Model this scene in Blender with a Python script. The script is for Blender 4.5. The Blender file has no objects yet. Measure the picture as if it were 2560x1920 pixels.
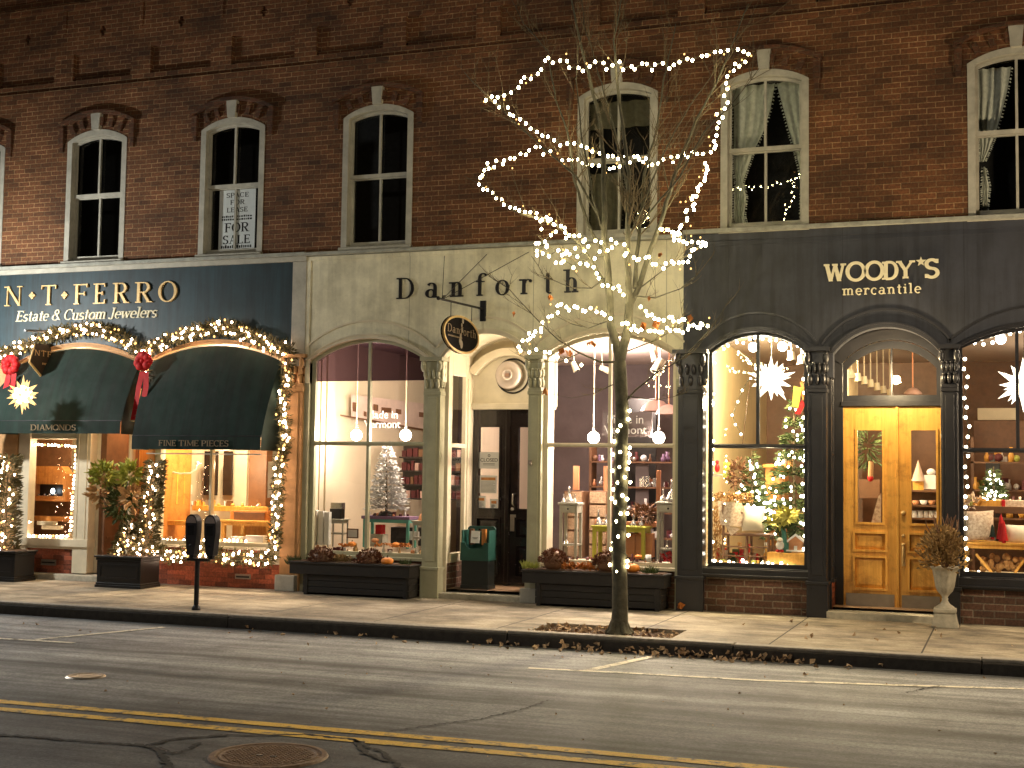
import bpy, math, random
from mathutils import Vector, Matrix
from mathutils.geometry import tessellate_polygon
RND = random.Random(11)
U = RND.uniform
SC = bpy.context.scene
COL = SC.collection
PI = math.pi
rad = math.radians

# ------------------------------------------------------------------ camera
YAW, PITCH, ROLL, FPX, DIST, EYE = 0.34966, 0.0668, 0.0143, 3300.0, 17.0, 1.75
FW = Vector((-math.sin(YAW)*math.cos(PITCH), math.cos(YAW)*math.cos(PITCH), math.sin(PITCH)))
RT = Vector((math.cos(YAW), math.sin(YAW), 0))
UPV = RT.cross(FW)
RT, UPV = RT*math.cos(ROLL)+UPV*math.sin(ROLL), -RT*math.sin(ROLL)+UPV*math.cos(ROLL)
CAM = Vector((0, -DIST, EYE))
cd = bpy.data.cameras.new('camera'); cam = bpy.data.objects.new('camera', cd); COL.objects.link(cam)
cam.matrix_world = Matrix(((RT.x, UPV.x, -FW.x, CAM.x), (RT.y, UPV.y, -FW.y, CAM.y), (RT.z, UPV.z, -FW.z, CAM.z), (0, 0, 0, 1)))
cd.sensor_width = 36; cd.lens = 36*FPX/2560; cd.clip_start = 0.1; cd.clip_end = 1000
SC.camera = cam

def ray(px, py):
    return RT*((px-1280)/FPX) - UPV*((py-960)/FPX) + FW
def at(px, py, Y=0.0):                       # survey helper: photo pixel -> point on the vertical plane at depth Y
    d = ray(px, py); return CAM + d*((Y-CAM.y)/d.y)
def atz(px, py, Z=0.0):                      # ... on the horizontal plane at height Z
    d = ray(px, py); return CAM + d*((Z-CAM.z)/d.z)
def atx(px, py, X):                          # ... on a plane square to the street
    d = ray(px, py); return CAM + d*((X-CAM.x)/d.x)
def X_(px, Y=0.0, py=1100): return at(px, py, Y).x
def Z_(py, Y=0.0, px=1280): return at(px, py, Y).z

# ------------------------------------------------------------------ objects
LOC = {}
def tag(o, label=None, cat=None, group=None, kind=None):
    if label: o['label'] = label
    if cat: o['category'] = cat
    if group: o['group'] = group
    if kind: o['kind'] = kind
    return o
def thing(name, label, cat, loc=(0, 0, 0), group=None):
    o = bpy.data.objects.new(name, None); COL.objects.link(o)
    o.empty_display_size = 0.1; o.location = loc; LOC[o] = Vector(loc)
    return tag(o, label, cat, group)
def wloc(p):
    return LOC.get(p, Vector((0, 0, 0)))
def copy_tree(o, loc, label=None, group=None):
    c = o.copy(); COL.objects.link(c); c.location = loc; LOC[c] = Vector(loc)
    if label: c['label'] = label
    if group: c['group'] = group
    for ch in list(o.children):
        k = ch.copy(); COL.objects.link(k); k.parent = c
        for g in list(ch.children):
            q = g.copy(); COL.objects.link(q); q.parent = k
    return c

def arc3(x0, x1, zs, zc, n=16):              # points of a segmental arch from (x0,zs) over crown zc to (x1,zs)
    w = (x1-x0)/2; h = max(zc-zs, 1e-4); r = (w*w+h*h)/(2*h); cx = (x0+x1)/2; cz = zc-r
    a = math.asin(min(1, w/r))
    if h > w: a = PI-a
    return [(cx+r*math.sin(-a+2*a*i/n), cz+r*math.cos(-a+2*a*i/n)) for i in range(n+1)]
def arch(x0, x1, zb, zs, zc, n=16):          # closed outline of an arched opening
    return [(x1, zb), (x0, zb)] + arc3(x0, x1, zs, zc, n)

class MB:
    def __init__(s): s.v = []; s.f = []; s.m = []; s.sm = []
    def add(s, vs, fs, m=0, smooth=False):
        b = len(s.v); s.v += [tuple(p) for p in vs]
        for f in fs: s.f.append([b+i for i in f]); s.m.append(m); s.sm.append(smooth)
        return s
    def box(s, x0, x1, y0, y1, z0, z1, m=0):
        if x1 < x0: x0, x1 = x1, x0
        if y1 < y0: y0, y1 = y1, y0
        if z1 < z0: z0, z1 = z1, z0
        return s.add([(x0,y0,z0),(x1,y0,z0),(x1,y1,z0),(x0,y1,z0),(x0,y0,z1),(x1,y0,z1),(x1,y1,z1),(x0,y1,z1)],
            [(3,2,1,0),(4,5,6,7),(0,1,5,4),(1,2,6,5),(2,3,7,6),(3,0,4,7)], m)
    def cbox(s, c, sx, sy, sz, m=0, rz=0, ry=0, rx=0):
        mt = Matrix.Rotation(rz,3,'Z') @ Matrix.Rotation(ry,3,'Y') @ Matrix.Rotation(rx,3,'X')
        vs = [Vector(c)+mt @ Vector((a*sx/2, b*sy/2, d*sz/2)) for d in (-1,1) for b in (-1,1) for a in (-1,1)]
        return s.add(vs, [(2,3,1,0),(4,5,7,6),(0,1,5,4),(1,3,7,5),(3,2,6,7),(2,0,4,6)], m)
    def plate(s, outer, holes, y0, y1, m=0, back=False, mh=None):   # flat sheet in XZ with holes, extruded y0..y1
        loops = [outer]+list(holes)
        flat = [p for l in loops for p in l]
        tris = tessellate_polygon([[Vector((p[0], p[1], 0)) for p in l] for l in loops])
        def orient(t, sgn):
            a, b, c = (flat[i] for i in t)
            cr = (b[0]-a[0])*(c[1]-a[1])-(b[1]-a[1])*(c[0]-a[0])
            return t if cr*sgn > 0 else (t[0], t[2], t[1])
        s.add([(p[0], y0, p[1]) for p in flat], [orient(t, 1) for t in tris], m)
        if back: s.add([(p[0], y1, p[1]) for p in flat], [orient(t, -1) for t in tris], m)
        for k, l in enumerate(loops):
            n = len(l); vs = [(p[0], y0, p[1]) for p in l]+[(p[0], y1, p[1]) for p in l]
            s.add(vs, [(i, n+i, n+(i+1) % n, (i+1) % n) for i in range(n)], m if (k == 0 or mh is None) else mh)
        return s
    def tube(s, pts, r, n=6, m=0, cap=True, smooth=True):
        pts = [Vector(p) for p in pts]; k = len(pts)
        rs = r if isinstance(r, (list, tuple)) else [r]*k
        vs = []; ref = None
        for i, p in enumerate(pts):
            d = (pts[min(i+1, k-1)]-pts[max(i-1, 0)])
            if d.length < 1e-9: d = Vector((0,0,1))
            d.normalize()
            if ref is None:
                ref = Vector((0,0,1)) if abs(d.z) < 0.9 else Vector((1,0,0))
            a = d.cross(ref)
            if a.length < 1e-6: a = d.orthogonal()
            a.normalize(); b = d.cross(a); ref = -b if False else a.cross(d)
            for j in range(n):
                t = 2*PI*j/n; vs.append(p+(a*math.cos(t)+b*math.sin(t))*rs[i])
        fs = [(i*n+j, i*n+(j+1) % n, (i+1)*n+(j+1) % n, (i+1)*n+j) for i in range(k-1) for j in range(n)]
        s.add(vs, fs, m, smooth)
        if cap:
            s.add(vs[:n], [tuple(range(n-1,-1,-1))], m); s.add(vs[-n:], [tuple(range(n))], m)
        return s
    def lathe(s, prof, cx, cy, n=16, m=0, smooth=True, sx=1, sy=1):
        vs = [(cx+r*sx*math.cos(2*PI*j/n), cy+r*sy*math.sin(2*PI*j/n), z) for r, z in prof for j in range(n)]
        fs = [(i*n+j, i*n+(j+1) % n, (i+1)*n+(j+1) % n, (i+1)*n+j) for i in range(len(prof)-1) for j in range(n)]
        return s.add(vs, fs, m, smooth)
    def ell(s, c, rx, ry, rz, m=0, n=10, k=6):
        return s.lathe([(max(1e-4, math.sin(PI*i/k)), -math.cos(PI*i/k)) for i in range(k+1)], 0, 0, n, m).xf(len(s.v)-(k+1)*n, Matrix.Translation(Vector(c)) @ Matrix.Diagonal((rx, ry, rz, 1)))
    def xf(s, i0, mt):
        for i in range(i0, len(s.v)): s.v[i] = tuple(mt @ Vector(s.v[i]))
        return s
    def tri(s, *pts, m=0): return s.add(pts, [tuple(range(len(pts)))], m)
    def leaf(s, p, L, W, d=None, m=0):
        d = Vector(d) if d is not None else Vector((U(-1,1), U(-1,1), U(-1,1)))
        if d.length < 1e-3: d = Vector((0,0,1))
        d.normalize(); a = d.cross(Vector((U(-1,1), U(-1,1), U(-1,1))))
        if a.length < 1e-3: a = d.orthogonal()
        a.normalize(); p = Vector(p); nrm = d.cross(a)*W*0.35
        return s.add([p, p+d*L*.45+a*W/2+nrm, p+d*L, p+d*L*.45-a*W/2+nrm], [(0,1,2),(0,2,3)], m)
    def build(s, name, mats, parent=None, bevel=0, loc=None):
        me = bpy.data.meshes.new(name)
        o0 = wloc(parent)+(wloc(parent.parent) if parent is not None and parent not in LOC and parent.parent is not None else Vector((0,0,0))) if parent is not None else Vector(loc or (0,0,0))
        me.from_pydata([(p[0]-o0.x, p[1]-o0.y, p[2]-o0.z) for p in s.v], [], s.f)
        if not isinstance(mats, (list, tuple)): mats = [mats]
        for mt in mats: me.materials.append(mt)
        me.polygons.foreach_set('material_index', s.m); me.polygons.foreach_set('use_smooth', s.sm)
        me.update()
        o = bpy.data.objects.new(name, me); COL.objects.link(o)
        if parent is not None: o.parent = parent
        else: o.location = o0; LOC[o] = Vector(o0)
        if bevel:
            b = o.modifiers.new('bevel', 'BEVEL'); b.width = bevel; b.segments = 2; b.limit_method = 'ANGLE'; b.angle_limit = rad(40)
        return o

# ------------------------------------------------------------------ materials
class NT:
    def __init__(s, name):
        s.mat = bpy.data.materials.new(name); s.mat.use_nodes = True
        s.t = s.mat.node_tree; s.t.nodes.clear(); s.out = s.t.nodes.new('ShaderNodeOutputMaterial')
    def n(s, typ, props=None, **kw):
        nd = s.t.nodes.new('ShaderNode'+typ)
        for k, v in (props or {}).items(): setattr(nd, k, v)
        for k, v in kw.items():
            key = int(k[1:]) if k[0] == 'i' and k[1:].isdigit() else k.replace('_', ' ')
            sock = nd.inputs[key]
            if isinstance(v, bpy.types.NodeSocket): s.t.links.new(v, sock)
            else:
                if isinstance(v, tuple) and len(v) == 3 and sock.type == 'RGBA': v = (*v, 1)
                sock.default_value = v
        return nd
    def math(s, op, a, b=0.0, c=None):
        kw = dict(i0=a, i1=b)
        if c is not None: kw['i2'] = c
        return s.n('Math', {'operation': op}, **kw).outputs[0]
    def mix(s, f, a, b):
        nd = s.n('Mix', {'data_type': 'RGBA'}); 
        for k, v in ((0, f), (6, a), (7, b)):
            if isinstance(v, bpy.types.NodeSocket): s.t.links.new(v, nd.inputs[k])
            else: nd.inputs[k].default_value = (*v, 1) if isinstance(v, tuple) and len(v) == 3 else v
        return nd.outputs[2]
    def ramp(s, f, stops):
        nd = s.n('ValToRGB', Fac=f); el = nd.color_ramp.elements
        while len(el) < len(stops): el.new(0.5)
        for e, (p, c) in zip(el, stops): e.position = p; e.color = (*c, 1) if len(c) == 3 else c
        return nd.outputs[0]
    def noise(s, vec, scale, detail=4, rough=0.6):
        return s.n('TexNoise', Vector=vec, Scale=scale, Detail=detail, Roughness=rough).outputs[0]
    def pos(s): return s.n('NewGeometry').outputs['Position']
    def sep(s, v): return s.n('SeparateXYZ', Vector=v).outputs
    def comb(s, x, y, z=0.0): return s.n('CombineXYZ', X=x, Y=y, Z=z).outputs[0]
    def finish(s, sh): s.t.links.new(sh, s.out.inputs[0]); return s.mat

def sc3(c, k): return (min(1, c[0]*k), min(1, c[1]*k), min(1, c[2]*k))
def mat(name, c, rough=0.6, var=0.25, scale=6, metal=0, bump=0.15, bscale=60, spec=0.5, coat=0, c2=None, trans=0):
    t = NT(name); p = t.n('TexCoord').outputs['Object']
    nz = t.noise(p, scale, 5, 0.65)
    col = t.mix(t.ramp(nz, [(0.3, (0,0,0)), (0.7, (1,1,1))]), sc3(c, 1-var), c2 or sc3(c, 1+var*0.7))
    b = t.n('BsdfPrincipled', Base_Color=col, Roughness=rough, Metallic=metal)
    b.inputs['Specular IOR Level'].default_value = spec
    b.inputs['Coat Weight'].default_value = coat
    t.t.links.new(t.math('ADD', t.math('MULTIPLY', t.noise(p, scale*3, 3), 0.3), rough-0.15), b.inputs['Roughness'])
    if bump:
        bm = t.n('Bump', Strength=bump, Distance=0.01, Height=t.noise(p, bscale, 4))
        t.t.links.new(bm.outputs[0], b.inputs['Normal'])
    if trans:
        tr = t.n('BsdfTranslucent', Color=col); mx = t.n('MixShader', i0=trans, i1=b.outputs[0], i2=tr.outputs[0])
        return t.finish(mx.outputs[0])
    return t.finish(b.outputs[0])
def emis(name, c, k):
    t = NT(name); return t.finish(t.n('Emission', Color=c, Strength=k).outputs[0])
def glassmat(name, tint=(0.97,0.97,0.95), base=0.065, edge=0.5, rough=0.0):
    t = NT(name); lw = t.n('LayerWeight', Blend=0.5).outputs['Facing']
    f = t.math('ADD', t.math('MULTIPLY', t.math('POWER', lw, 4.0), edge), base)
    p = t.pos(); bp = t.n('Bump', Strength=0.06, Distance=0.02, Height=t.noise(p, 1.6, 2))
    g = t.n('BsdfGlossy', Color=(1,1,1), Roughness=rough, Normal=bp.outputs[0])
    tr = t.n('BsdfTransparent', Color=tint)
    return t.finish(t.n('MixShader', i0=f, i1=tr.outputs[0], i2=g.outputs[0]).outputs[0])
def brickmat(name, c1, c2, mortar, dirt=0.5, bw=0.21, rh=0.0715, ms=0.007, seed=0.0):
    t = NT(name); p = t.pos(); x, y, z = t.sep(p)
    wob = t.math('MULTIPLY', t.math('SUBTRACT', t.noise(p, 0.9, 2), 0.5), 0.02)
    v = t.comb(t.math('ADD', x, y), t.math('ADD', z, wob))
    b = t.n('TexBrick', {'offset': 0.5}, Vector=v, Color1=c1, Color2=c2, Mortar=mortar, Scale=1.0, Mortar_Size=ms, Mortar_Smooth=0.3, Bias=-0.1, Brick_Width=bw, Row_Height=rh)
    # second brick lookup gives every brick its own tone
    cell = t.n('TexBrick', {'offset': 0.5}, Vector=v, Color1=(0,0,0), Color2=(1,1,1), Mortar=(0.5,0.5,0.5), Scale=1.0, Mortar_Size=0.0, Bias=0.0, Brick_Width=bw, Row_Height=rh)
    tone = t.n('HueSaturation', Color=b.outputs[0], Value=t.math('ADD', 0.42, t.math('MULTIPLY', cell.outputs[0], 1.05)))
    big = t.ramp(t.noise(t.comb(t.math('MULTIPLY', x, 0.6), z), 1.3, 5, 0.65), [(0.38, (0.52,0.5,0.48)), (0.62, (1.25,1.2,1.15))])
    mul = t.n('MixRGB', {'blend_type': 'MULTIPLY'}, Fac=dirt, Color1=tone.outputs[0], Color2=big)
    fine = t.ramp(t.noise(p, 30, 4, 0.75), [(0.38, (0.5,0.5,0.5)), (0.62, (1.35,1.35,1.35))])
    mul2 = t.n('MixRGB', {'blend_type': 'MULTIPLY'}, Fac=0.65, Color1=mul.outputs[0], Color2=fine)
    h = t.math('ADD', t.math('MULTIPLY', b.outputs['Fac'], -1.0), t.math('MULTIPLY', t.noise(p, 35, 3), 0.5))
    bp = t.n('Bump', Strength=0.9, Distance=0.012, Height=h)
    sh = t.n('BsdfPrincipled', Base_Color=mul2.outputs[0], Roughness=0.85, Normal=bp.outputs[0])
    return t.finish(sh.outputs[0])

def boardmat(name, c, rough=0.5, seam=1.22, streak=0.45):       # painted boards: seams, drips, grime, flaking
    t = NT(name); p = t.pos(); x, y, z = t.sep(p)
    v = t.comb(t.math('MULTIPLY', x, 9.0), y, t.math('MULTIPLY', z, 0.55))
    st = t.ramp(t.noise(v, 1.0, 4, .65), [(.38, (1-streak,)*3), (.56, (1.08,)*3)])
    bl = t.ramp(t.noise(p, 1.1, 6, .7), [(.38, (.72,.71,.68)), (.6, (1.12,1.12,1.12))])
    sp = t.ramp(t.noise(p, 24, 5, .75), [(.28, (.6,.58,.55)), (.42, (1,1,1))])
    col = t.n('RGB'); col.outputs[0].default_value = (*c, 1); col = col.outputs[0]
    for q, f in ((st, .8), (bl, .9), (sp, .55)): col = t.n('MixRGB', {'blend_type': 'MULTIPLY'}, Fac=f, Color1=col, Color2=q).outputs[0]
    s = t.math('LESS_THAN', t.math('PINGPONG', t.math('ADD', x, .31), seam/2), .0045)
    col = t.mix(t.math('MULTIPLY', s, .65), col, sc3(c, .25))
    bp = t.n('Bump', Strength=.25, Distance=.006, Height=t.math('SUBTRACT', t.noise(v, 3.0, 4), s))
    return t.finish(t.n('BsdfPrincipled', Base_Color=col, Roughness=t.math('ADD', rough, t.math('MULTIPLY', t.noise(p, 7, 4), .25)), Normal=bp.outputs[0]).outputs[0])
def woodmat(name, c, c2, rough=.4, coat=.2):                     # long grain, darker scuffs low down
    t = NT(name); p = t.pos(); x, y, z = t.sep(p)
    v = t.comb(t.math('MULTIPLY', x, 26.0), y, t.math('MULTIPLY', z, 1.5))
    g = t.noise(v, 1.0, 6, .7); col = t.mix(t.ramp(g, [(.3, (0,0,0)), (.7, (1,1,1))]), c, c2)
    sc = t.ramp(t.noise(p, 5, 5, .75), [(.32, (.55,.48,.42)), (.5, (1,1,1))])
    col = t.n('MixRGB', {'blend_type': 'MULTIPLY'}, Fac=.75, Color1=col, Color2=sc).outputs[0]
    bp = t.n('Bump', Strength=.3, Distance=.004, Height=g)
    b = t.n('BsdfPrincipled', Base_Color=col, Roughness=t.math('ADD', rough-.1, t.math('MULTIPLY', t.noise(p, 9, 4), .35)), Normal=bp.outputs[0]); b.inputs['Coat Weight'].default_value = coat
    return t.finish(b.outputs[0])
M = {}
M['brick'] = brickmat('upper brick', (0.205,0.080,0.027), (0.090,0.033,0.013), (0.29,0.18,0.085), dirt=.85)
M['brick_shaded'] = brickmat('shaded hood brick', (0.13,0.050,0.02), (0.075,0.028,0.012), (0.12,0.07,0.035))  # hood shade put into the colour, darker than the wall brick
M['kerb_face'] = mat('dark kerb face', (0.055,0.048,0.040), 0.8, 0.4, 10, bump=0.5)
M['brick_low'] = brickmat('bulkhead brick', (0.17,0.085,0.055), (0.10,0.05,0.034), (0.24,0.19,0.14), bw=0.24, rh=0.085, ms=0.01)
M['brick_red'] = brickmat('painted red bulkhead', (0.34,0.09,0.04), (0.26,0.065,0.03), (0.24,0.07,0.035), dirt=0.8)
M['white'] = mat('aged white paint', (0.43,0.41,0.34), 0.55, 0.25, 5)
M['cream'] = mat('cream paint', (0.64,0.57,0.42), 0.5, 0.12, 4)
M['beige'] = boardmat('beige board paint', (0.70,0.66,0.49), .5, 1.86, .08)
M['sage'] = mat('grey green trim paint', (0.38,0.37,0.25), 0.5, 0.16, 4)
M['charcoal'] = boardmat('charcoal board paint', (0.030,0.033,0.046), .45, 1.45, .4)
M['navy'] = boardmat('navy sign paint', (0.012,0.035,0.046), .4, 1.22, .5)
M['gold'] = mat('gilded letter', (0.72,0.50,0.22), 0.4, 0.15, 20, metal=0.3)
M['ivory'] = mat('ivory letter', (0.80,0.74,0.52), 0.5, 0.08)
M['black'] = mat('black paint', (0.008,0.007,0.007), 0.35, 0.2)
M['blackwood'] = mat('black stained boards', (0.008,0.006,0.005), 0.6, 0.4, 9)
M['gloss_black'] = mat('black gloss door', (0.014,0.010,0.010), 0.22, 0.2, 4, coat=0.5)
M['iron'] = mat('dark iron', (0.02,0.02,0.022), 0.45, 0.3, 14, metal=0.6)
M['tan'] = mat('tan sandstone pilaster', (0.50,0.28,0.12), 0.7, 0.2, 7)
M['green_cloth'] = boardmat('green awning cloth', (0.0022,0.0165,0.0115), .75, .74, .5)
M['matte_black'] = mat('matte black sign', (0.006,0.005,0.005), 0.9, 0.2, spec=0.1)
M['oak'] = woodmat('honey wood', (0.62,0.28,0.04), (0.86,0.47,0.10))
M['orangewood'] = woodmat('orange wood', (0.46,0.16,0.03), (0.70,0.30,0.07))
M['brownwood'] = mat('brown wood', (0.16,0.075,0.035), 0.5, 0.3, 5)
M['darkwall'] = mat('dark plum wall', (0.145,0.115,0.117), 0.8, 0.2, 2)
M['tanwall'] = mat('tan shop wall', (0.46,0.33,0.20), 0.8, 0.15, 2)
M['creamwall'] = mat('cream shop wall', (0.66,0.57,0.42), 0.8, 0.06, 2)
M['goldwall'] = mat('warm plaster wall', (0.76,0.62,0.38), 0.8, 0.10, 2)
M['ceil'] = mat('shop ceiling', (0.6,0.5,0.45), 0.9, 0.06, 1)
M['woodfloor'] = mat('shop floor boards', (0.30,0.19,0.11), 0.5, 0.2, 3)
M['darkroom'] = mat('unlit room', (0.006,0.006,0.007), 0.9, 0.2)
M['paper'] = mat('white paper', (0.78,0.77,0.74), 0.8, 0.05)
M['linen'] = mat('grey lace curtain', (0.70,0.72,0.64), 0.9, 0.2, 18, trans=0.2)
M['granite'] = mat('granite', (0.30,0.27,0.23), 0.75, 0.3, 14, bump=0.4)
M['stone'] = mat('weathered stone', (0.46,0.42,0.33), 0.8, 0.3, 9, bump=0.4)
M['red'] = mat('red velvet', (0.50,0.003,0.006), 0.7, 0.2, 8)
M['pine'] = mat('pine needles', (0.035,0.075,0.020), 0.7, 0.5, 20, c2=(0.09,0.12,0.03))
M['pine_warm'] = mat('garland needles', (0.060,0.068,0.022), 0.7, 0.5, 20, c2=(0.14,0.11,0.03))
M['flock'] = mat('flocked needles', (0.72,0.71,0.70), 0.9, 0.15, 20)
M['leafgreen'] = mat('yellow green leaf', (0.30,0.36,0.06), 0.6, 0.3, 18, c2=(0.55,0.55,0.12))
M['poin'] = mat('pale poinsettia bract', (0.74,0.66,0.10), 0.6, 0.25, 14, c2=(0.74,0.68,0.20))
M['mum'] = mat('dried mum flower', (0.10,0.028,0.016), 0.8, 0.5, 30, c2=(0.20,0.07,0.03))
M['gold_dim'] = mat('faded gold print', (0.22,0.16,0.09), 0.7, 0.3, 30)
M['dry'] = mat('dried foliage', (0.34,0.20,0.07), 0.8, 0.4, 20, c2=(0.42,0.28,0.12))
M['tanleaf'] = mat('gilded magnolia leaf', (0.55,0.33,0.14), 0.6, 0.3, 15)
M['fallen'] = mat('fallen leaf', (0.34,0.19,0.09), 0.85, 0.5, 6, c2=(0.66,0.48,0.30))
M['orangeleaf'] = mat('orange leaf', (0.55,0.20,0.04), 0.7, 0.3, 12)
M['soil'] = mat('tree pit mulch', (0.085,0.045,0.022), 0.95, 0.5, 18, bump=0.8, bscale=30)
M['pumpkin'] = mat('pumpkin skin', (0.72,0.24,0.03), 0.5, 0.15, 6)
M['bark'] = mat('maple bark', (0.085,0.078,0.052), 0.9, 0.45, 12, bump=0.7, bscale=25)
M['twig'] = mat('twig bark', (0.115,0.085,0.045), 0.85, 0.3, 20)
M['teal'] = mat('teal paint', (0.10,0.36,0.30), 0.5, 0.1)
M['purple'] = mat('purple paint', (0.20,0.12,0.22), 0.5, 0.1)
M['lime'] = mat('lime paint', (0.52,0.50,0.06), 0.5, 0.12)
M['terracotta'] = mat('terracotta', (0.55,0.24,0.10), 0.7, 0.2)
M['copper'] = mat('copper', (0.62,0.27,0.14), 0.35, 0.1, metal=0.5)
M['silver'] = mat('pewter', (0.66,0.63,0.60), 0.22, 0.1, metal=0.9)
M['wicker'] = mat('wicker', (0.34,0.22,0.13), 0.8, 0.5, 40, bump=0.8, bscale=90)
M['red_dim'] = mat('dull red card', (0.085,0.012,0.014), 0.7, 0.3, 8)
M['dimcloth'] = mat('dim tan cloth', (0.13,0.115,0.075), 0.9, 0.3, 12)
M['greenbin'] = mat('dark green plastic', (0.014,0.07,0.055), 0.45, 0.2)
M['pink'] = mat('dusty pink enamel', (0.50,0.32,0.27), 0.4, 0.1)
M['plaid'] = mat('rose print', (0.72,0.44,0.32), 0.9, 0.5, 30, c2=(0.80,0.68,0.52))
M['fur'] = mat('brown throw', (0.46,0.25,0.09), 0.95, 0.4, 16)
M['pottery'] = mat('glazed white pottery', (0.74,0.70,0.64), 0.3, 0.06)
M['steel'] = mat('brushed steel plate', (0.36,0.31,0.25), 0.4, 0.15, metal=0.7)
M['rust'] = mat('rusty iron cover', (0.20,0.125,0.075), 0.6, 0.35, 14, metal=0.2, bump=0.5)
M['trim_dark'] = mat('charcoal trim gloss', (0.022,0.022,0.026), 0.35, 0.2, 4)
M['wire'] = mat('green cable', (0.03,0.035,0.02), 0.7, 0.2)
M['glass'] = glassmat('shop glass')
M['nightglass'] = glassmat('upstairs glass', (0.95,0.97,0.95), 0.06, 0.6)
M['filmglass'] = glassmat('plum tinted film', (0.075,0.05,0.072), 0.03, 0.3)
M['bulb'] = emis('warm fairy bulb', (1.0,0.84,0.46), 66)
M['bulb_rose'] = emis('rosy fairy bulb', (1.0,0.68,0.46), 46)
M['bulb_amber'] = emis('amber fairy bulb', (1.0,0.55,0.17), 3.2)
M['bulb_in'] = emis('white fairy bulb', (1.0,0.88,0.66), 26)
M['globe'] = emis('lit globe bulb', (1.0,0.86,0.70), 30)
M['star_in'] = emis('lit paper star', (1.0,0.88,0.68), 4)
M['star_out'] = emis('lit amber star rays', (1.0,0.60,0.22), 2.4)
M['star_core'] = emis('lit star core', (1.0,0.80,0.52), 14)
M['bright'] = emis('case lamp', (0.75,0.88,1.0), 9)
M['lantern'] = emis('street lantern glow', (1.0,0.82,0.58), 20)

# ------------------------------------------------------------------ lettering (own serif alphabet, cap height 1)
GLY = {
'N': (.82, "v .12 0 1;D .12 1 .68 0 T;v .68 0 1;s .12 0;s .1 1;s .68 1"),
'T': (.76, "V .375 0 1;H .97 .04 .71;s .375 0;v .05 .8 1;v .7 .8 1"),
'F': (.64, "V .15 0 1;H .97 .15 .58;H .52 .15 .48;s .15 0;s .12 1;v .57 .82 1;v .47 .42 .62"),
'E': (.68, "V .15 0 1;H .97 .15 .6;H .52 .15 .48;H .03 .15 .62;s .12 0;s .12 1;v .59 .82 1;v .47 .42 .62;v .61 0 .2"),
'R': (.76, "V .15 0 1;H .97 .15 .38;H .5 .15 .38;A .38 .735 .24 .235 -90 90;D .36 .5 .66 0 T;s .15 0;s .12 1;s .68 0"),
'P': (.68, "V .15 0 1;H .97 .15 .38;H .48 .15 .38;A .38 .725 .24 .245 -90 90;s .15 0;s .12 1"),
'O': (.85, "A .425 .5 .36 .48 0 360"),
'D': (.86, "V .15 0 1;H .97 .15 .38;H .03 .15 .38;A .38 .5 .38 .47 -90 90;s .1 0;s .1 1"),
'W': (1.1, "D .1 1 .33 0 T;D .33 0 .55 .95 t;D .55 .95 .78 0 T;D .78 0 1.0 1 t;s .1 1;s .55 1;s 1.0 1"),
'Y': (.8, "D .1 1 .4 .45 T;D .7 1 .4 .45 t;V .4 0 .47;s .1 1;s .7 1;s .4 0"),
'S': (.62, "A .31 .74 .21 .23 30 270;A .31 .26 .23 .24 -150 90;v .52 .78 1;v .09 0 .2"),
'C': (.76, "A .4 .5 .34 .48 45 315;v .65 .72 1"),
'J': (.5, "V .3 .1 1;A .15 .1 .15 .13 -180 0;s .3 1"),
'A': (.8, "D .1 0 .4 1 t;D .4 1 .7 0 T;H .34 .2 .6;s .1 0;s .7 0"),
'M': (1.0, "v .12 0 1;D .12 1 .5 .1 T;D .5 .1 .88 1 t;V .88 0 1;s .12 0;s .88 0;s .12 1;s .88 1"),
'I': (.38, "V .19 0 1;s .19 0;s .19 1"),
'L': (.64, "V .15 0 1;H .03 .15 .6;s .12 0;s .15 1;v .58 0 .2"),
'&': (.85, "A .38 .77 .17 .2 0 360;A .33 .28 .26 .26 60 340;D .26 .7 .76 .02 T"),
'a': (.62, "V .45 0 .46;A .28 .45 .17 .19 0 150;A .25 .19 .18 .17 0 360;s .5 0"),
'n': (.68, "V .16 0 .64;A .34 .43 .18 .2 0 180;V .52 0 .43;s .16 0;s .52 0;s .1 .64"),
'm': (1.02, "V .16 0 .64;A .33 .43 .17 .2 0 180;V .5 0 .43;A .67 .43 .17 .2 0 180;V .84 0 .43;s .16 0;s .5 0;s .84 0;s .1 .64"),
'f': (.46, "V .2 0 .8;A .36 .8 .16 .19 25 180;H .64 .03 .42;s .2 0"),
'o': (.62, "A .31 .32 .24 .31 0 360"),
'r': (.5, "V .16 0 .64;A .34 .42 .16 .2 40 160;s .16 0;s .1 .64;. .45 .56 .07"),
't': (.42, "V .2 .1 .88;A .31 .12 .11 .11 180 300;H .64 .03 .38"),
'h': (.7, "V .16 0 1;A .34 .43 .18 .2 0 180;V .52 0 .43;s .16 0;s .52 0;s .1 1"),
'e': (.56, "A .28 .32 .22 .31 0 310;H .34 .08 .5"),
'c': (.52, "A .28 .32 .22 .31 50 310;. .42 .54 .06"),
'i': (.34, "V .16 0 .64;s .16 0;s .1 .64;. .16 .86 .075"),
'l': (.34, "V .16 0 1;s .16 0;s .1 1"),
's': (.48, "A .23 .47 .155 .16 30 270;A .23 .16 .17 .155 -150 90"),
'u': (.68, "V .14 .2 .64;A .31 .21 .17 .2 180 360;V .5 0 .64;s .54 0;s .1 .64;s .46 .64"),
'w': (.86, "D .08 .64 .25 0 T;D .25 0 .42 .6 t;D .42 .6 .6 0 T;D .6 0 .76 .64 t;s .08 .64;s .76 .64"),
}
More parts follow.
